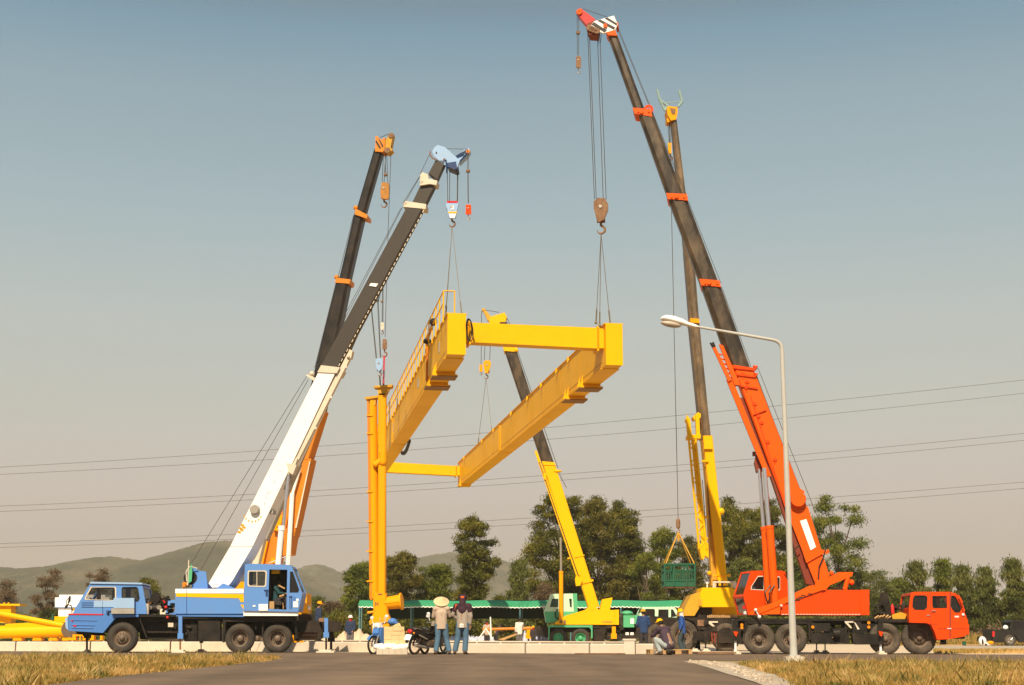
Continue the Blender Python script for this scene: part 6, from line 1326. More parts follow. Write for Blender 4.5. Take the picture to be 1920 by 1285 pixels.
# ------------------------------------------------------------------ green canopy
pc_ = Pl(95, .0, 976)
cn = thing('canopy_tent', 'long low green canopy with scalloped white edge on thin blue posts below the trees', 'canopy', ground(976, 95))
def canopy():
    a, b = pc_(672, 1138).x, pc_(1282, 1138).x; zt = pc_(960, 1124.5).z; zb = pc_(960, 1136).z
    n = 240; vs_ = []; fs = []; rr = random.Random(4); wob = [rr.uniform(0, 6) for _ in range(5)]
    for i in range(n + 1):
        x = a + (b - a) * i / n; u = i / n; wv = .05 * math.sin(u * 40 + wob[0]) + .03 * math.sin(u * 95 + wob[1]); sagz = -.05 * math.sin(u * 5 * math.pi) ** 2
        sc = .055 * abs(math.sin(i * math.pi / 3.0))
        vs_ += [(x, 97.5, zt + .0 + sagz * 1.5), (x, 95.8 + wv * .4, zt - .02 + sagz), (x, 95 + wv, zb + .14 + sagz), (x, 94.98 + wv * 1.2, zb - .02 - sc + sagz), (x, 94.98 + wv * 1.2, zb - .07 - sc + sagz)]
    for i in range(n):
        for k in range(3): fs.append((i * 5 + k, i * 5 + k + 1, i * 5 + 5 + k + 1, i * 5 + 5 + k))
    mb = MB(); mb.add(vs_, fs); o = mb.build('canopy_cloth', M['canopy'], cn, 0); s = o.modifiers.new('thick', 'SOLIDIFY'); s.thickness = .02
    mb = MB(); mb.add(vs_, [(i * 5 + 3, i * 5 + 4, i * 5 + 9, i * 5 + 8) for i in range(n)]); o = mb.build('scalloped_edge', M['white'], cn, 0); s = o.modifiers.new('thick', 'SOLIDIFY'); s.thickness = .02
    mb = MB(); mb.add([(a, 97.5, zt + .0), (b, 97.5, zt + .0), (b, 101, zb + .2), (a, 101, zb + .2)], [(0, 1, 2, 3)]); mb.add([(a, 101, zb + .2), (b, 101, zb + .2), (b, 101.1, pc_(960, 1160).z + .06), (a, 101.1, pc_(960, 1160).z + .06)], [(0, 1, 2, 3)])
    o = mb.build('shaded_roof_back', M['roof_shade'], cn, 0); s = o.modifiers.new('thick', 'SOLIDIFY'); s.thickness = .02  # roof back and rear valance, their shade painted near black
    for px in (673, 770, 858, 975, 1070, 1165, 1281):
        mb = MB(); p = ground(px, 95.1); mb.tube(p, V((p.x, 95.1, zb + .1)), .045, n=8); mb.build('post', M['postblue'], cn)
        p = ground(px + 4, 100.8); mb = MB(); mb.tube(p, V((p.x, 100.8, zb + .15)), .045, n=8); mb.build('post', M['postblue'], cn)
    mb = MB()
    for px in (673, 770, 858, 975, 1070, 1165, 1281): x = ground(px, 95.1).x; mb.tube((x, 95.1, zb + .1), (x, 97.5, zt - .05), .03, n=6); mb.tube((x, 97.5, zt - .05), (x, 101, zb + .16), .03, n=6)
    mb.build('roof_frame', M['postblue'], cn)
M['canopy'] = paint('green_canopy_cloth', (.035, .30, .14), .7, .3, (.10, .35, .22), 1.5)
M['roof_shade'] = paint('painted_roof_shade', (.010, .025, .014), .9, .3, (.02, .03, .02))  # canopy green darkened to hold the shade under the roof
M['postblue'] = paint('blue_post_paint', (.09, .22, .25), .5, .2)
canopy()

# ------------------------------------------------------------------ power lines
WL = [[(0, 873), (340, 856), (600, 838), (820, 822), (1030, 803), (1240, 781), (1480, 758), (1920, 712)],
      [(0, 887), (340, 872), (600, 857), (820, 842), (1030, 824), (1240, 806), (1480, 785), (1920, 735)],
      [(0, 946), (330, 934), (470, 928), (650, 917), (820, 908), (1000, 895), (1240, 875), (1480, 855), (1920, 810)],
      [(0, 956), (330, 944), (470, 938), (650, 929), (820, 918), (1000, 906), (1240, 887), (1480, 867), (1920, 823)],
      [(0, 1015), (330, 1006), (555, 998), (820, 986), (960, 977), (1240, 955), (1480, 936), (1920, 902)],
      [(0, 1022), (330, 1015), (555, 1008), (820, 996), (960, 988), (1240, 968), (1480, 949), (1920, 913)]]
WN = ['highest power line crossing the sky', 'second power line from the top', 'upper wire of the middle pair of power lines', 'lower wire of the middle pair of power lines', 'upper wire of the lowest pair of power lines', 'lowest power line, just above the hills']
pw = Pl(175, .0, 960)
M['wire'] = paint('power_wire', (.10, .09, .08), .6, .1)
for pts, lb in zip(WL, WN):
    (x0, y0), (x1, y1) = pts[0], pts[1]; (x2, y2), (x3, y3) = pts[-2], pts[-1]
    full = [(x0 - 900, y0 + (y0 - y1) / (x1 - x0) * 900 * .8)] + pts + [(x3 + 900, y3 + (y3 - y2) / (x3 - x2) * 900 * 1.1)]
    # smooth curve through the sagging wire
    xs = np.array([p[0] for p in full], float); ys = np.array([p[1] for p in full], float); co = np.polyfit((xs - 960) / 960, ys, 3)
    P = [pw(x, float(np.polyval(co, (x - 960) / 960))) for x in np.linspace(xs[0], xs[-1], 60)]
    mb = MB(); mb.pipe(P, .030, 4); tag(mb.build('power_line', M['wire'], None, 80, org=P[0]), lb, 'power line', 'power lines behind the cranes')

# ------------------------------------------------------------------ street lamp
psl = Pl(30.6, .0, 1487); bp0 = ground(1487, 30.6)
sl_ = thing('street_lamp', 'tall thin grey street lamp with one long arm in front of the orange crane', 'street lamp', bp0)
ztop = psl(1464, 655).z; mb = MB(); zs = [0.15, .35, 2.4, 4.5, ztop]; rs = [.085, .075, .066, .054, .046]
for i in range(4): mb.tube((bp0.x, 30.6, zs[i]), (bp0.x, 30.6, zs[i + 1]), rs[i], rs[i + 1], 16)
topx = V((bp0.x, 30.6, ztop)); pts = [topx]
e0 = psl(1449, 637.5); e1 = psl(1306, 612.5)
for i in range(1, 9):
    t = i / 8; c = V((bp0.x, 30.6, psl(1463, 641).z)); pts.append(topx * (1 - t) ** 2 + c * 2 * t * (1 - t) + e0 * t * t)
for i in range(1, 7): pts.append(e0 + (e1 - e0) * i / 6)
for i in range(len(pts) - 1): mb.tube(pts[i], pts[i + 1], .046 - .020 * i / len(pts), .046 - .020 * (i + 1) / len(pts), 12)
mb.build('pole', M['lamp'], sl_, 60)
mb = MB(); mb.tube((bp0.x, 30.6, .15), (bp0.x, 30.6, .175), .16, n=4); mb.build('base_plate', M['lamp'], sl_)
mb = MB(); mb.box((bp0.x, 30.6, .05), .37, .36, .20); mb.box((bp0.x + .02, 30.5, -.01), .5, .46, .06, .2); mb.build('concrete_footing', M['concrete'], sl_)
# lamp head: housing lofted along the arm, with a glass bowl below
ax = (psl(1240, 601) - psl(1306, 613)).normalized(); up = ax.cross(V((0, 1, 0))).normalized()
if up.z < 0: up = -up
st = [(1308, 613, .03, .03), (1302, 612, .05, .05), (1288, 608.5, .075, .06), (1278, 605, .10, .085), (1262, 601, .13, .10), (1248, 598, .13, .085), (1241, 597.5, .10, .05), (1238, 599, .03, .02)]
vs_ = []; fs = []; k = 16
for (x, y, w, h) in st:
    c = psl(x, y)
    for i in range(k):
        t = 2 * math.pi * i / k; vs_.append(c + V((0, 1, 0)) * (w * math.cos(t)) + up * (h * math.sin(t) * (1 if math.sin(t) > 0 else .65)))
for j in range(len(st) - 1):
    for i in range(k): fs.append((j * k + i, j * k + (i + 1) % k, (j + 1) * k + (i + 1) % k, (j + 1) * k + i))
fs += [tuple(range(k)), tuple(range((len(st) - 1) * k + k - 1, (len(st) - 1) * k - 1, -1))]
mb = MB(); mb.add(vs_, fs); hd_ = mb.build('lamp_head', M['white'], sl_, 50)
mb = MB(); c = psl(1258, 608); mb.ball(c, .17, (1.35, .62, .42), 16, Matrix.Rotation(R(10), 3, 'Y')); mb.build('lamp_bowl', paint('frosted_bowl', (.50, .42, .34), .3, .2), hd_)

# ------------------------------------------------------------------ yellow steel parts lying at the left, site cabin
pl_ = Pl(62, .0, 60)
lp = thing('steel_pipe', 'big yellow round steel pipe lying on the ground at the left edge', 'steel pipe', pl_.foot(60, .5))
mb = MB(); mb.tube(pl_(-90, 1188, .5), pl_(122, 1182.5, .5), .27, n=28); mb.tube(pl_(118, 1182, .5), pl_(127, 1181, .5), .30, n=28); mb.build('pipe', M['yellow'], lp, 40)
mb = MB(); mb.tube(pl_(127.2, 1181, .5), pl_(128, 1181, .5), .24, n=28); mb.lathe(pl_(130, 1180, .3), V((.5, -1, 0)), [(.001, 0), (.34, 0), (.34, .05), (.001, .05)], 28); mb.build('end_disc', M['rim'], lp)
mb = MB(); mb.tube(pl_(-60, 1141, .3), pl_(2, 1151, .3), .11, n=18); mb.tube(pl_(2, 1151, .3), pl_(119, 1173, .3), .11, n=18); mb.build('slanted_tube', M['yellow'], lp, 40)
mb = MB(); mb.pp(pl_, [(10, 1170), (70, 1167), (118, 1171), (118, 1178), (10, 1178)], .3, .3); mb.bp(pl_, -40, 1135.5, 20.5, 1168, .5, .6); mb.bp(pl_, -40, 1132.5, 37, 1136, .35, .9); mb.bp(pl_, 102, 1156, 127, 1167, .7, .4); mb.build('end_frame', M['yellow'], lp)
mb = MB()
for x in (-30, 25, 62, 92): mb.pp(pl_, [(x, 1196), (x + 14, 1196), (x + 17, 1205), (x - 3, 1205)], .3, .5)
for x in (8, 16): mb.ball(pl_(x, 1132, .6), .05)
mb.build('cradle', M['amber'], lp)
ls = thing('steel_frame_part', 'small yellow steel frame lying on the ground behind the nose of the blue crane', 'steel part', pl_.foot(160, .5))
mb = MB()
for a, b, c, d in ((116, 1196, 136, 1202), (136, 1190, 142, 1204), (142, 1190, 158, 1193), (155, 1190, 160, 1204), (170, 1188, 176, 1204), (188, 1192, 192, 1204), (128, 1201, 192, 1204)): mb.bp(pl_, a, b, c, d, .2, .3)
mb.build('frame', M['amber'], ls)
for o in (lp, ls): pass
ps_ = Pl(84, .0, 150)
sc_ = thing('site_cabin', 'white boxy site cabin half hidden by the blue driving cab', 'cabin', ps_.foot(150, 1))
mb = MB(); mb.bp(ps_, 103, 1120.5, 205, 1139, .0, 2.4); mb.bp(ps_, 111, 1115.5, 197, 1120.5, .1, 2.2); mb.bp(ps_, 109.5, 1139, 202, 1156, .1, 2.2); mb.build('wall', M['white'], sc_)
mb = MB(); mb.bp(ps_, 103, 1138.6, 205, 1139.4, -.03, 2.45); mb.build('joint_strip', M['midblue'], sc_)
mb = MB(); 
for x in (112, 130, 150, 170, 190): mb.tube(ps_(x, 1156, .3), ps_.foot(x, .3), .05, n=6); mb.tube(ps_(x, 1156, 2), ps_.foot(x, 2), .05, n=6)
mb.build('stilt', M['amber'], sc_)
mb = MB(); p0_ = ground(96, 86); mb.tube(p0_, (p0_.x, p0_.y, at(96, 1154, 86).z), .07, n=8); mb.tube((p0_.x, p0_.y, at(96, 1154, 86).z), (p0_.x, p0_.y, at(96, 1152, 86).z), .09, n=8)
tag(mb.build('post', M['teal'], None, org=p0_), 'short teal post standing left of the white site cabin', 'post')

# ------------------------------------------------------------------ black pickup
pu = Pl(89, .02, 1890)
pt = thing('pickup_truck', 'black pickup truck cut by the right edge of the picture with its tailgate down', 'pickup', pu.foot(1900, .9))
mb = MB(); mb.pp(pu, [(1861, 1181), (1897, 1181), (1968, 1180), (1995, 1183), (2004, 1190), (2005, 1202), (1988, 1205), (1986, 1196), (1978, 1190), (1966, 1190), (1959, 1197), (1958, 1205), (1909, 1205), (1908, 1198), (1903, 1191), (1896, 1189), (1889, 1191), (1884, 1198), (1883, 1205), (1866, 1205), (1861, 1200)], .0, .08)
mb.pp(pu, [(1861, 1181), (1897, 1181), (1968, 1180), (1995, 1183), (2004, 1190), (2005, 1202), (1861, 1200)], 1.66, .08); mb.bp(pu, 1862, 1196, 2000, 1202, .08, 1.58); mb.bp(pu, 1897, 1181, 1968, 1196, .08, 1.58); mb.bp(pu, 1968, 1182, 2000, 1190, .08, 1.58)
mb.build('body', M['plastic_black'], pt)
mb = MB(); mb.bp(pu, 1843, 1180, 1861, 1194, .9, .05); mb.bp(pu, 1846, 1194, 1862, 1202, .2, 1.4); mb.build('tailgate', M['plastic_black'], pt)
cab_, hh = shell(pt, pu, [(1896, 1166), (1899, 1163), (1938, 1163), (1954, 1180), (1896, 1181.5)], [[(1899, 1167), (1914, 1167), (1914, 1179), (1899, 1179.5)], [(1917, 1167), (1934, 1167), (1946, 1179), (1917, 1179)]], .08, 1.58, 'cab', 'plastic_black', .06, openseg=(2, 4))
for h in hh: pane(cab_, pu, h, 1.58, .03, 'darkglass')
mb = MB(); mb.bp(pu, 1861, 1184, 1865, 1194, -.02, .1); mb.build('tail_lamp', M['lens_red'], pt)
for px in (1896, 1972):
    for off, fl in ((-.02, False), (1.5, True)):
        c = pu.foot(px, off, .34); a_ = -pu.n if fl else pu.n
        if fl: c = c + pu.n * .22
        mb = MB(); mb.lathe(c, a_, [(.21, .03), (.24, 0), (.32, 0), (.345, .04), (.345, .18), (.32, .22), (.24, .22), (.21, .18)], 26); ty = mb.build('wheel', M['tyre'], pt, 50)
        mb = MB(); mb.lathe(c, a_, [(.22, .04), (.20, .015), (.19, .03), (.001, .05)], 26)
        e1_ = a_.orthogonal().normalized(); e2_ = a_.cross(e1_)
        for i in range(6):
            t = i * math.pi / 3; d = e1_ * math.cos(t) + e2_ * math.sin(t); mb.tube(c + d * .03 - a_ * .01, c + d * .19 + a_ * .005, .03, n=6)
        mb.build('rim', M['steel'], ty)
mb = MB(); mb.ball(pu(1885.5, 1177, .5), .17, (1, .8, .9)); tag(mb.build('white_sack', M['white'], None, org=pu(1885.5, 1180, .5)), 'white sack in the bed of the black pickup', 'sack')
mb = MB(); c = ground(1807.5, 90); mb.tube(c, c + V((0, 0, .27)), .10, .13, 16); mb.tube(c + V((0, 0, .25)), c + V((0, 0, .28)), .14, n=16); tag(mb.build('bucket', M['teal'], None, org=c), 'small teal bucket on the gravel track behind the orange driving cab', 'bucket')
mb = MB(); a = ground(1768, 92)
mb.box(a + V((1.0, 0, .05)), 2.4, .2, .06, .04); tag(mb.build('timber_plank', M['wood'], None, org=a), 'timber plank on the ground left of the teal bucket', 'plank', 'planks on the gravel track')
mb = MB(); a = ground(1812, 92); mb.box(a + V((.5, 0, .06)), 1.2, .2, .06, .1); tag(mb.build('timber_plank', M['wood'], None, org=a), 'timber plank between the teal bucket and the striped sack', 'plank', 'planks on the gravel track')
heapw = thing('cloth_bundle', 'bundle of white, black and yellow cloth behind the tail of the black pickup', 'cloth bundle', ground(1845, 89))
c = ground(1842, 89); mb = MB(); mb.ball(c + V((0, 0, .28)), .3, (.8, .8, 1.0), 12); mb.ball(c + V((.35, 0, .12)), .2, (1.5, .8, .6), 12); mb.build('white_cloth', M['white'], heapw, 60)
mb = MB(); mb.ball(c + V((.45, -.12, .2)), .14, (1.4, .8, .8), 10); mb.build('yellow_cloth', M['amber'], heapw, 60)
mb = MB(); mb.ball(c + V((-.05, -.16, .26)), .14, (.5, .8, 1.3), 10); mb.ball(c + V((.15, -.1, .1)), .1, (1, .8, .6), 10); mb.build('black_cloth', M['dark'], heapw, 60)

# ------------------------------------------------------------------ people
SK = paint('skin', (.30, .165, .10), .6, .1, (.2, .1, .06)); HAIR = paint('hair', (.012, .01, .008), .6, .1)
CL = {}
def cloth(n, c, d=.25):
    if n not in CL: CL[n] = paint(n, c, .85, d, tuple(x * .55 for x in c), 5, .4)
    return CL[n]
def caps(mb, a, b, r0, r1, n=12):
    mb.tube(a, b, r0, r1, n); mb.ball(a, r0, n=n); mb.ball(b, r1, n=n)
def fuse(name, mb, mat, parent, vox):
    o = mb.build(name, mat, parent, 0)
    r = o.modifiers.new('r', 'REMESH'); r.mode = 'VOXEL'; r.voxel_size = vox
    s = o.modifiers.new('s', 'SMOOTH'); s.iterations = 3; s.factor = .5
    dg = bpy.context.evaluated_depsgraph_get(); me = bpy.data.meshes.new_from_object(o.evaluated_get(dg)); o.modifiers.clear(); o.data = me
    me.polygons.foreach_set('use_smooth', [True] * len(me.polygons))
    if not me.materials: me.materials.append(mat)
    return o
STAND = dict(pel=(0, 0, .93), che=(0, .0, 1.27), neck=(0, -.01, 1.45), head=(0, .02, 1.58), sl=(-.185, 0, 1.40), sr=(.185, 0, 1.40), el=(-.24, -.02, 1.13), er=(.24, -.02, 1.13), wl=(-.24, .08, .90), wr=(.24, .08, .90),
             hl=(-.09, 0, .90), hr=(.09, 0, .90), kl=(-.11, .02, .50), kr=(.11, .02, .50), al=(-.12, -.02, .09), ar=(.12, -.02, .09), fdl=(-.03, .17), fdr=(.03, .17))
def person(lab, px, Y, H, face, pose, top, legs, shoes, hat, z0=0.0, vox=.016, scarf=None, root=None, vest=None, group=None):
    J = dict(STAND); J.update(pose); s = H / 1.70; Mr = Matrix.Rotation(R(face), 3, 'Z'); base = ground(px, Y, z0) if root is None else root
    def T(p): return base + Mr @ (V(p) * s)
    P = {k: T(v) for k, v in J.items() if not k.startswith('fd')}
    ro = thing('person', lab, 'person', base, group)
    # body
    mb = MB(); caps(mb, P['pel'], P['che'], .13 * s, .135 * s); caps(mb, P['sl'], P['sr'], .07 * s, .07 * s); caps(mb, P['che'], P['neck'], .11 * s, .055 * s); caps(mb, P['neck'], P['head'], .055 * s, .055 * s)
    hv = (P['head'] - P['neck']).normalized(); fw = Mr @ V((0, 1, 0)); lf_ = Mr @ V((1, 0, 0))
    hc = P['head'] + hv * .045 * s
    mb.ball(hc, .1 * s, (.78, .92, 1.16), 16, Mr); mb.ball(hc + fw * .05 * s - hv * .06 * s, .055 * s, n=10); mb.ball(hc + fw * .098 * s - hv * .012 * s, .017 * s, n=8)
    for k in (-1, 1): mb.ball(hc + lf_ * .078 * s * k, .025 * s, (.5, .8, 1.2), 8)
    for a, b, c in (('sl', 'el', 'wl'), ('sr', 'er', 'wr')):
        caps(mb, P[a], P[b], .052 * s, .040 * s); caps(mb, P[b], P[c], .040 * s, .026 * s)
        d = (P[c] - P[b]).normalized(); side = d.cross(fw); side = side.normalized() if side.length > .1 else lf_
        pal = P[c] + d * .045 * s; mb.ball(pal, .045 * s, (.8, .5, 1), 10); caps(mb, P[c], pal + d * .03 * s, .026 * s, .026 * s, 8)
        inw = d.cross(side).normalized()
        for q in range(4):
            b0 = pal + d * .03 * s + side * ((q - 1.5) * .021 * s); b1 = b0 + (d * .038 + inw * .006) * s * (1 - abs(q - 1.4) * .10); b2 = b1 + (d * .024 + inw * .022) * s * (1 - abs(q - 1.4) * .12)
            caps(mb, b0, b1, .0095 * s, .009 * s, 6); caps(mb, b1, b2, .009 * s, .0075 * s, 6)
        t0 = pal - d * .02 * s + side * .028 * s; caps(mb, t0, t0 + (side * .028 + d * .030) * s, .011 * s, .009 * s, 6)
    for a, b, c, f in (('hl', 'kl', 'al', 'fdl'), ('hr', 'kr', 'ar', 'fdr')):
        caps(mb, P[a], P[b], .078 * s, .052 * s); caps(mb, P[b], P[c], .052 * s, .036 * s)
        fd = Mr @ V((*J[f], -.045)); caps(mb, P[c], P[c] + fd * s, .036 * s, .028 * s, 8)
    fuse('body', mb, SK, ro, vox)
    # clothes follow the body
    mb = MB()
    for k in (-1, 1): caps(mb, P['pel'] + lf_ * .052 * k * s + V((0, 0, -.045 * s)), P['che'] + lf_ * .055 * k * s, .132 * s, .128 * s)
    for k in (0, .25, .5, .75, 1): mb.tube(P['pel'] + V((0, 0, -.155 * s)) + lf_ * (.05 - .1 * k) * s, P['che'] + lf_ * (.05 - .1 * k) * s, .132 * s, .132 * s, 14)
    caps(mb, P['sl'], P['sr'], .088 * s, .088 * s); caps(mb, P['che'], P['neck'] + (P['che'] - P['neck']) * .25, .145 * s, .075 * s)
    for a, b, c in (('sl', 'el', 'wl'), ('sr', 'er', 'wr')): caps(mb, P[a], P[b], .078 * s, .062 * s); mb.tube(P[b], P[b] + (P[c] - P[b]) * .93, .062 * s, .046 * s, 12); mb.ball(P[b], .062 * s)
    fuse('shirt', mb, top, ro, vox * 1.2)
    mb = MB()
    for k in (-1, 1): caps(mb, P['pel'] + lf_ * .04 * k * s, (P['hl'] + P['hr']) / 2 + lf_ * .045 * k * s - V((0, 0, .04 * s)), .12 * s, .125 * s)
    for a, b, c in (('hl', 'kl', 'al'), ('hr', 'kr', 'ar')): caps(mb, P[a], P[b], .112 * s, .088 * s); mb.tube(P[b], P[b] + (P[c] - P[b]) * .98, .088 * s, .082 * s, 12); mb.ball(P[b], .088 * s)
    fuse('trousers', mb, legs, ro, vox * 1.2)
    for c, f in (('al', 'fdl'), ('ar', 'fdr')):
        fd = Mr @ V((*J[f], -.05)); mb = MB(); caps(mb, P[c] + V((0, 0, -.035 * s)) - fd * .25 * s, P[c] + fd * s * 1.05 + V((0, 0, -.005)), .048 * s, .040 * s); mb.tube(P[c] + V((0, 0, -.02)), P[c] + V((0, 0, .05)), .05 * s, .048 * s); fuse('shoe', mb, shoes, ro, .014)
    if vest is not None:
        mb = MB(); caps(mb, P['pel'], P['che'], .165 * s, .168 * s); fuse('vest', mb, vest, ro, vox)
    kind = hat[0]
    if kind == 'helmet':
        mb = MB(); mb.lathe(hc + hv * .02 * s, hv, [(.125 * s, -.005), (.112 * s, .01), (.108 * s, .05 * s), (.085 * s, .095 * s), (.045 * s, .12 * s), (.001, .125 * s)], 18); mb.box(hc + hv * .025 * s + fw * .115 * s, .17 * s, .07 * s, .014 * s, rm=Mr)
        he = mb.build('helmet', hat[1], ro, 60); mb = MB(); mb.box(hc + hv * .10 * s, .022 * s, .17 * s, .09 * s, rm=Mr); mb.build('helmet_ridge', hat[1], he)
    if kind == 'straw':
        mb = MB(); ax_ = (hv + fw * -1.0).normalized(); n = 44
        prof = [(.235 * s, -.050 * s), (.240 * s, -.040 * s), (.15 * s, .010 * s), (.085 * s, .075 * s), (.02 * s, .125 * s), (.001, .128 * s)]
        mb.lathe(hc + hv * .03 * s, ax_, prof, n); mb.lathe(hc + hv * .025 * s, ax_, [(.235 * s, -.052 * s), (.15 * s, .0 * s), (.08 * s, .06 * s)], n); mb.build('straw_hat', hat[1], ro, 60)
    if kind == 'cloth':
        mb = MB(); mb.ball(hc + hv * .012, .118 * s, (.92, 1.0, 1.1), 16, Mr); mb.tube(P['neck'] - fw * .03, hc - fw * .03, .10 * s, .10 * s, 14)
        caps(mb, P['sl'] + V((0, 0, .01)), P['sr'] + V((0, 0, .01)), .098 * s, .098 * s); caps(mb, P['sl'], P['sl'] + (P['el'] - P['sl']) * .45, .10 * s, .085 * s); caps(mb, P['sr'], P['sr'] + (P['er'] - P['sr']) * .45, .10 * s, .085 * s)
        caps(mb, P['neck'] - hv * .02, P['che'] + V((0, 0, .02)) , .12 * s, .165 * s)
        fuse('shawl', mb, hat[1], ro, vox)
        mb = MB(); mb.ball(hc + hv * .05 * s - fw * .088 * s, .07 * s, (1, .6, .75), 12, Mr); caps(mb, P['sl'] + V((0, 0, .05)) - fw * .085, P['sl'] + (P['el'] - P['sl']) * .4 - fw * .07, .03, .02); mb.build('scarf_patch', hat[2], ro, 60)
        mb = MB(); mb.box(hc + hv * .03 * s + fw * .14 * s + lf_ * .02, .20 * s, .12 * s, .012, rm=Mr); mb.lathe(hc + hv * .02 * s, hv, [(.125 * s, 0), (.122 * s, .05 * s), (.09 * s, .11 * s), (.001, .13 * s)], 16); mb.build('cap', hat[1], ro, 60)
    if kind == 'bare':
        mb = MB(); mb.ball(hc + hv * .012 * s - fw * .008, .108 * s, (.84, .96, 1.12), 14, Mr); mb.build('hair', HAIR, ro, 60)
    if kind != 'bare':
        mb = MB(); mb.ball(hc - hv * .0 * s - fw * .02 * s, .1 * s, (.84, .9, .95), 14, Mr); mb.build('hair' if scarf is None else 'head_scarf', HAIR if scarf is None else scarf, ro, 60)
    for k in (-1, 1):
        mb = MB(); mb.ball(hc + fw * .082 * s + lf_ * .032 * k * s + hv * .012 * s, .011 * s, n=8); mb.build('eye', HAIR, ro, 60)
    if scarf is not None:
        mb = MB(); caps(mb, P['neck'] - hv * .02, hc - hv * .07 * s, .085 * s, .088 * s); mb.ball(hc - hv * .03 * s, .098 * s, (.9, 1.0, .75), 12, Mr); fuse('scarf', mb, scarf, ro, vox)
    return ro
jeans = cloth('faded_denim', (.085, .160, .245), .35); navyc = cloth('navy_cotton', (.025, .04, .09)); beige = cloth('beige_cotton', (.50, .38, .29)); greyc = cloth('grey_knit', (.36, .30, .25))
darkc = cloth('dark_cotton', (.035, .03, .035)); redc = cloth('red_cloth', (.55, .02, .015)); purplec = cloth('plum_cotton', (.065, .040, .060)); bluec = cloth('blue_cotton', (.03, .09, .33)); straw = cloth('woven_straw', (.72, .52, .30), .3)
shoe = cloth('brown_shoe', (.10, .06, .04)); lightj = cloth('pale_denim', (.34, .38, .38)); whitec = cloth('white_cotton', (.75, .70, .64)); tealj = cloth('dark_denim', (.05, .07, .08))
person('person in a wide straw hat, beige shirt and jeans standing with back turned', 827, 46.0, 1.72, 6,
       dict(er=(.27, .10, 1.18), wr=(.16, .26, 1.22), el=(-.24, .10, 1.16), wl=(-.10, .26, 1.12), kl=(-.10, .0, .50), al=(-.16, -.04, .09), hr=(.10, 0, .90), kr=(.17, .06, .48), ar=(.26, .0, .09)), beige, jeans, shoe, ('straw', straw), vox=.012)
person('person wrapped in a dark shawl and cap with orange pattern, jeans, standing with back turned', 867, 46.3, 1.80, -6,
       dict(el=(-.30, .02, 1.16), wl=(-.16, .14, 1.0), er=(.25, -.02, 1.12), wr=(.22, .03, .86), kl=(-.14, .02, .5), al=(-.22, -.02, .09), kr=(.10, .02, .5), ar=(.08, -.0, .09)), greyc, jeans, shoe, ('cloth', cloth('dark_patterned_shawl', (.045, .018, .03)), cloth('orange_cloth', (.70, .12, .02))), vox=.012)
ptop = at(862, 1160, 46.1)
mb = MB(); c = at(865.5, 1173.5, 46.12); mb.box(c, .13, .05, .11, .1); mb.ball(c + V((0, -.01, .02)), .05, (1.2, .6, 1)); tag(mb.build('white_bag', whitec, None, 60, org=c), 'small white bag in the back pocket of the person in the dark shawl', 'bag')
person('worker in a white helmet, red face scarf and navy jacket', 656.5, 63.5, 1.42, 172, dict(wl=(-.16, .10, .95), el=(-.25, .0, 1.15)), navyc, cloth('grey_trousers', (.14, .13, .14)), shoe, ('helmet', M['white']), scarf=redc, vox=.018, z0=.0)
person('worker in a dark blue jacket seen from behind beside the dark crane carrier', 1207, 54.0, 1.50, 8, dict(el=(-.27, .02, 1.12), er=(.27, .02, 1.12), wl=(-.2, .2, 1.0), wr=(.2, .2, 1.0)), cloth('deep_blue_cotton', (.02, .05, .14)), darkc, shoe, ('helmet', M['ochre']), vox=.018)
person('worker in a yellow helmet, white collar and bright blue shirt', 1279, 49.0, 1.42, 80, dict(pel=(0, -.03, .93), er=(.2, -.1, 1.13), wr=(.2, .02, .92), kl=(-.1, .1, .50), kr=(.1, .0, .5), ar=(.1, -.1, .09)), bluec, tealj, shoe, ('helmet', M['yellow']), scarf=whitec, vox=.016)
person('worker in a yellow helmet and plum shirt crouching at the roadside', 1250, 44.6, 1.66, 34,
       dict(pel=(0, -.12, .34), che=(0, .06, .66), neck=(0, .20, .84), head=(0, .27, .95), sl=(-.19, .14, .80), sr=(.19, .14, .80), el=(-.24, .34, .62), er=(.24, .34, .62), wl=(-.14, .56, .58), wr=(.14, .56, .56), hl=(-.10, -.10, .30), hr=(.10, -.10, .30), kl=(-.18, .30, .48), kr=(.18, .24, .46), al=(-.17, .10, .09), ar=(.17, .0, .09)), purplec, lightj, shoe, ('helmet', M['yellow']), vox=.014)
person('worker in a yellow helmet half hidden behind the dark carrier, head turned left', 1307.5, 58.9, 1.68, 95, {}, navyc, darkc, shoe, ('helmet', M['yellow']), vox=.02)
person('worker whose ochre yellow helmet shows above the timber packing', 1350, 59.1, 1.64, 180, {}, navyc, darkc, shoe, ('helmet', M['ochre']), vox=.02)
person('worker in an amber helmet and blue jacket behind the right side of the blue crane', 596, 62, 1.62, -60, {}, navyc, darkc, shoe, ('helmet', M['amber']), vox=.02, z0=.35)
person('worker in a yellow helmet and red scarf behind the long concrete beam', 1000, 73, 1.05, 175, {}, darkc, darkc, shoe, ('helmet', M['yellow']), scarf=redc, vox=.024)
person('worker in pale clothes and grey cap beside the left outrigger of the mint crane', 974, 74, 1.45, 20, dict(er=(.28, .18, 1.2), wr=(.2, .38, 1.1)), whitec, cloth('grey_trousers', (.14, .13, .14)), shoe, ('bare',), vox=.024)
person('worker in a red scarf and light shirt standing left of the white trestle', 913, 76, 1.35, 190, {}, beige, darkc, shoe, ('bare',), scarf=redc, vox=.024)
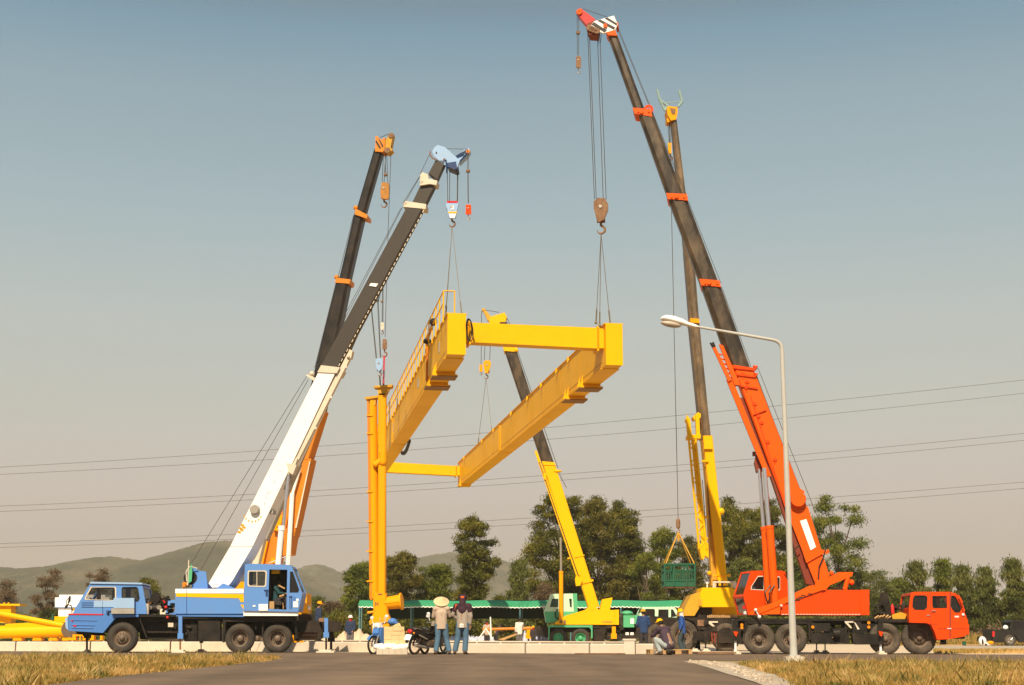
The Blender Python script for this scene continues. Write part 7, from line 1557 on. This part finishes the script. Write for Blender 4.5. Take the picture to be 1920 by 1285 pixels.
person('worker in dark clothes stooping over the timber right of the white trestle', 931, 76, 1.30, -60, dict(che=(0, .12, 1.22), neck=(0, .24, 1.36), head=(0, .32, 1.44), sl=(-.18, .2, 1.33), sr=(.18, .2, 1.33), el=(-.2, .34, 1.1), er=(.2, .34, 1.1), wl=(-.15, .45, .9), wr=(.15, .45, .9)), darkc, darkc, shoe, ('bare',), vox=.024)
person('seated crane driver in dark clothes inside the open door of the blue operator cab', 518, 51.7, 1.6, -100,
       dict(pel=(0, -.05, .1), che=(0, .0, .42), neck=(0, .02, .60), head=(0, .05, .72), sl=(-.18, .0, .55), sr=(.18, 0, .55), el=(-.22, .15, .36), er=(.22, .15, .36), wl=(-.14, .38, .34), wr=(.14, .38, .34), hl=(-.09, -.02, .08), hr=(.09, -.02, .08), kl=(-.12, .40, .14), kr=(.12, .40, .14), al=(-.12, .48, -.22), ar=(.12, .48, -.22)), cloth('teal_cotton', (.015, .06, .07)), darkc, shoe, ('bare',), vox=.018, root=pbs(519, 1131, .55))

# ------------------------------------------------------------------ small things in the yard
tr = thing('trestle', 'white three legged trestle on the yard before the green canopy', 'trestle', ground(920, 74))
mb = MB(); c = ground(920, 74)
for a, b in (((897, 1199), (911, 1179)), ((924, 1199), (911, 1179)), ((921, 1199), (919.5, 1157))): mb.tube(at(*a, 74), at(*b, 74), .035, n=6)
mb.build('frame', M['white'], tr)
mb = MB(); mb.tube(at(905, 1180.5, 75), at(1000, 1178, 75), .07, n=8); tag(mb.build('orange_pipe', M['orangey'], None, org=at(905, 1180.5, 75)), 'thin orange pipe lying level behind the white trestle', 'pipe')
mb = MB(); mb.prism([at(934, 1199, 73), at(968, 1188, 73), at(970, 1190, 73), at(944, 1201, 73)], V((0, .6, 0))); tag(mb.build('plywood_sheet', M['wood'], None, org=at(934, 1199, 73)), 'slanting plywood sheet right of the white trestle', 'plywood')
tp_ = thing('tarpaulin', 'crumpled blue and white striped tarpaulin on the ground behind the person in the dark shawl', 'tarpaulin', ground(880, 78))
stripe = paint('blue_white_tarpaulin', (.62, .62, .66), .6, .9, (.05, .12, .42), 4)
def crumple(x0, x1, Y, h, seed, parent):
    rr = np.random.RandomState(seed); a, b = ground(x0, Y).x, ground(x1, Y).x; nx, ny = 50, 12; vs_ = []
    z = rr.rand(ny, nx); z = (z + np.roll(z, 1, 1) + np.roll(z, 1, 0) + np.roll(z, 2, 1)) / 4
    for j in range(ny):
        for i in range(nx):
            e = min(1, (i + 1) / 5, (nx - i) / 5) * math.sin(math.pi * (j + .3) / ny); vs_.append(V((a + (b - a) * i / nx, Y + (j / ny - .5) * 1.4, h * e * (.35 + z[j, i]))))
    mb = MB(); mb.add(vs_, [(j * nx + i, j * nx + i + 1, (j + 1) * nx + i + 1, (j + 1) * nx + i) for j in range(ny - 1) for i in range(nx - 1)]); return mb.build('cloth', stripe, parent, 80)
crumple(838, 935, 78, .62, 3, tp_)
t2 = thing('tarpaulin', 'blue and white tarpaulin spread behind the left outrigger of the mint crane', 'tarpaulin', ground(1005, 82)); crumple(978, 1030, 82, .9, 5, t2)
def pallet(lab, px, Y, w, rz=0):
    t = thing('wooden_pallet', lab, 'pallet', ground(px, Y)); c = ground(px, Y); Mr = Matrix.Rotation(rz, 3, 'Z')
    mb = MB()
    for i in range(6): mb.box(c + Mr @ V((0, -.4 + i * .16, .15)), w, .11, .022, rz)
    for x in (-w / 2 + .05, 0, w / 2 - .05):
        mb.box(c + Mr @ V((x, 0, .127)), .09, .9, .02, rz)
        for y in (-.4, 0, .4): mb.box(c + Mr @ V((x, y, .065)), .1, .12, .10, rz)
    mb.build('boards', M['wood'], t); return t
pallet('wooden pallet under the crouching worker in the plum shirt', 1241, 46.6, .9, .05); pallet('wooden pallet just right of the crouching worker in the plum shirt', 1272, 46.8, .75, -.03)
for (px, Y, w, h, mt, lb) in ((1110, 66, .9, .30, 'orangey', 'orange box on the ground under the rear wheel of the mint crane'), (1124, 62, .32, .22, 'white', 'white block right of the orange box'), (1139, 62, .30, .20, 'concrete', 'pale block below the tool boxes of the mint crane'), (1156, 62, .30, .24, 'white', 'white block left of the amber bucket'), (1166, 60, .24, .32, 'amber', 'amber container left of the white cabinet on the beams')):
    c = ground(px, Y); mb = MB(); mb.box(c + V((0, 0, h / 2)), w, .3, h, .1); mb.box(c + V((0, 0, h + .012)), w * .9, .26, .02, .1); tag(mb.build('block', M[mt], None, org=c), lb, 'block')
cw = thing('concrete_post', 'white square concrete stub standing up from the beam row left of the dark blue jacket', 'concrete post', ground(1181, 47.2))
mb = MB(); c = ground(1181, 47.2); mb.box(c + V((0, 0, .21)), .34, .3, .42, -.2); mb.box(c + V((.0, 0, .46)), .42, .34, .06, -.2); mb.build('stub', M['kerb'], cw)
# brick stack and bags by the blue motorcycle
bs = thing('block_stack', 'stack of pale sandstone blocks on a base of lumpy bags left of the black motorcycle', 'block stack', ground(738, 46.8))
rr = random.Random(12); mb = MB(); pbk = Pl(46.6, .05, 738)
rows = [(720, 758, 1175, 1183), (720, 759, 1183, 1191), (720, 760, 1191, 1199), (720, 761, 1199, 1208), (719, 762, 1208, 1216)]
for k, (x0, x1, y0, y1) in enumerate(rows):
    x = x0
    while x < x1 - 2:
        w = min(x1 - x, rr.uniform(13, 20)); mb.bp(pbk, x, y0 + .2, x + w - .25, y1, rr.uniform(-.02, .02), .5); x += w
mb.pp(pbk, [(735, 1175), (752, 1174.8), (749, 1168), (741, 1171)], .1, .3)
mb.build('blocks', paint('sandstone_blocks', (.70, .50, .26), .9, .25, (.5, .33, .15), 3, .3), bs, 20)
mb = MB(); x = 706
for i in range(5):
    mb.bp(pbk, x, 1217, x + 11.3, 1229, -.25 + rr.uniform(-.03, .03), .6); x += 11.6
mb.build('base_blocks', M['concrete'], bs, 20)
for i in range(7):
    mb = MB(); c = pbk(709 + i * 8, 1214 + rr.uniform(-2, 2), -.1); mb.ball(c, .13, (1.3, 1, .75), 10); mb.ball(c + V((.08, .05, .03)), .1, (1.2, 1, .8), 8); fuse('plastic_bag', mb, M['white'], bs, .02)

# ------------------------------------------------------------------ motorcycles
def bike(lab, px, Y, yaw, body, accent, helmet=None, plate=True, scale=1.0, lean=6):
    base = ground(px, Y); Mr = Matrix.Rotation(yaw, 3, 'Z') @ Matrix.Rotation(R(lean), 3, 'X')
    def T(x, y, z): return base + Mr @ (V((x, y, z)) * scale)
    b = thing('motorcycle', lab, 'motorcycle', base, 'motorcycles parked at the roadside'); axy = Mr @ V((0, 1, 0))
    for x, w in ((0, .075), (1.24, .06)):
        c = T(x, -w / 2, .295); mb = MB(); mb.lathe(c, axy, [(.235, .01), (.26, 0), (.285, .012), (.295, w / 2), (.285, w - .012), (.26, w), (.235, w - .01)], 32); wh = mb.build('wheel', M['plastic_black'], b, 60)
        mb = MB(); cc = T(x, 0, .295); mb.lathe(T(x, -w / 2 + .008, .295), axy, [(.238, 0), (.222, .0), (.222, w - .016), (.238, w - .016)], 32); mb.tube(cc - axy * .06, cc + axy * .06, .035, n=10)
        for i in range(18):
            t = 2 * math.pi * i / 18; d = Mr @ V((math.cos(t), 0, math.sin(t))); mb.tube(cc + d * .03 + axy * (.03 if i % 2 else -.03), cc + d * .225, .003, n=4)
        mb.build('rim', M['rust'] if x == 0 else M['steel'], wh)
    mb = MB()
    mb.tube(T(0, .09, .295), T(.48, .09, .30), .03); mb.tube(T(0, -.09, .295), T(.48, -.08, .30), .025); mb.tube(T(-.12, 0, .66), T(.5, 0, .58), .035); mb.tube(T(.5, 0, .56), T(.98, 0, .78), .035); mb.tube(T(.98, 0, .82), T(.95, 0, .62), .04); mb.tube(T(.45, 0, .58), T(.5, 0, .28), .035)
    mb.tube(T(.02, .11, .30), T(.16, .11, .62), .028); mb.tube(T(.02, -.11, .30), T(.16, -.11, .62), .028); mb.build('frame', M['dark'], b)
    mb = MB(); mb.box(T(.62, 0, .33), .34, .22, .22, rm=Mr); mb.tube(T(.60, -.12, .34), T(.60, .12, .34), .10, n=14); mb.tube(T(.74, 0, .36), T(.86, 0, .40), .07, n=12); mb.build('engine', M['rim'], b)
    mb = MB(); mb.tube(T(.78, -.11, .28), T(.45, -.13, .22), .02, n=8); mb.tube(T(.45, -.13, .23), T(-.15, -.15, .30), .042, .05, n=14); mb.build('exhaust', M['steel'], b)
    def plate_poly(pts, y0, y1): return [T(x, y0, z) for x, z in pts], (Mr @ V((0, 1, 0))) * ((y1 - y0) * scale)
    side = [(-.30, .72), (-.20, .80), (.10, .76), (.42, .66), (.52, .50), (.40, .44), (.22, .56), (-.05, .62), (-.28, .66)]
    for y in (-.13, .07):
        mb = MB(); mb.prism(*plate_poly(side, y, y + .06)); mb.build('side_panel', body, b, 30)
    mb = MB(); mb.prism(*plate_poly([(-.26, .79), (-.10, .82), (.12, .775), (.10, .79), (-.1, .835), (-.28, .81)], -.14, -.12)); mb.prism(*plate_poly([(.0, .60), (.38, .48), (.42, .50), (.02, .64)], -.145, -.13)); mb.build('side_stripe', accent, b, 0)
    mb = MB(); mb.prism(*plate_poly([(-.22, .80), (-.10, .86), (.16, .84), (.34, .78), (.55, .80), (.56, .74), (.3, .70), (-.1, .76)], -.12, .12)); mb.build('seat', M['seat'], b, 40)
    for y in (-.17, .14):
        mb = MB(); mb.prism(*plate_poly([(.86, .88), (.98, .84), (1.06, .62), (.98, .36), (.82, .26), (.70, .30), (.80, .44), (.84, .62), (.78, .74)], y, y + .03)); mb.build('leg_shield', body, b, 30)
    mb = MB(); mb.prism(*plate_poly([(.88, .90), (1.04, .88), (1.10, .70), (1.0, .52), (.92, .62)], -.13, .13)); mb.build('front_cowl', body, b, 30)
    mb = MB(); mb.tube(T(.95, .10, .80), T(1.22, .09, .30), .022); mb.tube(T(.95, -.10, .80), T(1.22, -.09, .30), .022); mb.build('fork', M['steel'], b)
    mb = MB(); n = 9
    for i in range(n):
        t0, t1 = R(35 + i * 14), R(35 + (i + 1) * 14); mb.prism([T(1.24 + .33 * math.cos(t0), -.06, .295 + .33 * math.sin(t0)), T(1.24 + .33 * math.cos(t1), -.06, .295 + .33 * math.sin(t1)), T(1.24 + .33 * math.cos(t1), .06, .295 + .33 * math.sin(t1)), T(1.24 + .33 * math.cos(t0), .06, .295 + .33 * math.sin(t0))], Mr @ V((0, 0, .012)))
    mb.build('front_mudguard', body, b, 0)
    mb = MB(); mb.box(T(.93, 0, .96), .2, .26, .15, rm=Mr); mb.ball(T(1.02, 0, .95), .09 * scale, (1, 1, .9)); hb_ = mb.build('handlebar_cowl', accent, b, 40)
    mb = MB(); mb.tube(T(.90, 0, .98), T(.84, .30, 1.02), .014); mb.tube(T(.90, 0, .98), T(.84, -.30, 1.02), .014); mb.tube(T(.85, .24, 1.02), T(.80, .36, 1.02), .020); mb.tube(T(.85, -.24, 1.02), T(.80, -.36, 1.02), .020); mb.build('handlebar', M['plastic_black'], b)
    for y in (.24, -.24):
        mb = MB(); mb.tube(T(.88, y, 1.0), T(.86, y * 1.25, 1.2), .008, n=5); c = T(.85, y * 1.3, 1.24); mb.ball(c, .075 * scale, (.2, 1, .7), 12, Mr); mb.build('mirror', M['lens_clear'], b, 50)
    mb = MB(); mb.ball(T(-.30, 0, .72), .085 * scale, (.6, 1.2, .8), 12, Mr); mb.build('tail_light', M['lens_red'], b, 60)
    for y in (-.15, .15):
        mb = MB(); mb.ball(T(-.27, y, .68), .035 * scale, n=8); mb.build('indicator', M['lens_amber'], b, 60)
    mb = MB(); mb.prism([T(-.26, -.07, .62), T(-.26, .07, .62), T(-.42, .07, .38), T(-.42, -.07, .38)], Mr @ V((.015, 0, .01))); mb.build('rear_mudguard', M['plastic_black'], b, 0)
    if plate: mb = MB(); mb.prism([T(-.335, -.12, .62), T(-.335, .12, .62), T(-.415, .12, .46), T(-.415, -.12, .46)], Mr @ V((.008, 0, .004))); mb.build('number_plate', M['white'], b, 0)
    mb = MB(); mb.tube(T(.35, .18, .28), T(.62, .22, .28), .018); mb.tube(T(.35, -.18, .28), T(.62, -.22, .28), .018); mb.build('footrest', M['plastic_black'], b)
    return b, T
glossy = paint('glossy_black_fairing', (.018, .015, .014), .18, .15); silv = paint('silver_trim', (.45, .38, .30), .3, .2, metal=.4)
bk1, T1 = bike('black motorcycle with white number plate parked facing away beside the straw hat', 777, 45.8, R(52), glossy, silv)
bk2, T2 = bike('second dark motorcycle half hidden between the black one and the straw hat', 797, 46.7, R(62), glossy, M['tealpale'], plate=False, lean=-5)
bk3, T3 = bike('blue and white motorcycle half hidden behind the stack of pale blocks', 742, 47.9, R(238), M['midblue'], M['white'], plate=False, lean=4, scale=.95)
mb = MB(); c = T1(.88, -.02, .98) + V((.10, -.25, -.06)); mb.ball(c, .13, (1, 1.1, 1), 16); tag(mb.build('helmet', paint('lime_helmet', (.22, .60, .03), .25, .1), None, 60, org=c), 'lime green helmet hung on the handlebar of the black motorcycle', 'helmet')
mb = MB(); c = at(736, 1166, 47.6); mb.ball(c, .13, (1.2, 1.1, .9), 16); mb.box(c + V((.12, -.06, -.03)), .14, .12, .05); tag(mb.build('helmet', M['midblue'], None, 60, org=c), 'blue helmet on the motorcycle above the stack of pale blocks', 'helmet')
mb = MB(); a = ground(1146, 47.0); mb.tube(a + V((-.9, -.6, .03)), a + V((.4, -.6, .03)), .02, n=6); mb.tube(a + V((-.9, -.6, .03)), a + V((-1.2, -.8, .03)), .02, n=6)
tag(mb.build('steel_bar', M['rust'], None, org=a), 'thin rusty bar lying on the asphalt in front of the concrete beams', 'bar')
mb = MB(); a = ground(1318, 46.5); mb.prism([a + V((-.2, -.35, .03)), a + V((1.0, -.3, .03)), a + V((1.0, .5, .03)), a + V((-.3, .4, .03))], V((0, 0, .05))); tag(mb.build('ground_slab', M['rust'], None, org=a), 'flat brown slab on the ground left of the orange crane', 'steel plate')  # thin brown slab on the ground beside the orange crane

# ------------------------------------------------------------------ dusty haze over the whole place
hz = MB(); hz.box((0, 1640, 92), 6900, 3340, 186)
def hazemat():
    m = bpy.data.materials.new('haze'); m.use_nodes = True; nt = m.node_tree; nt.nodes.clear()
    o = N(nt, 'ShaderNodeOutputMaterial'); v = N(nt, 'ShaderNodeVolumePrincipled'); v.inputs['Density'].default_value = .00030; v.inputs['Color'].default_value = (.93, .83, .66, 1); v.inputs['Anisotropy'].default_value = 0.0
    nt.links.new(v.outputs[0], o.inputs['Volume']); return m
h_ = hz.build('haze', hazemat(), None, 0); tag(h_, kind='stuff', label='pale dusty haze over the whole site', cat='haze')
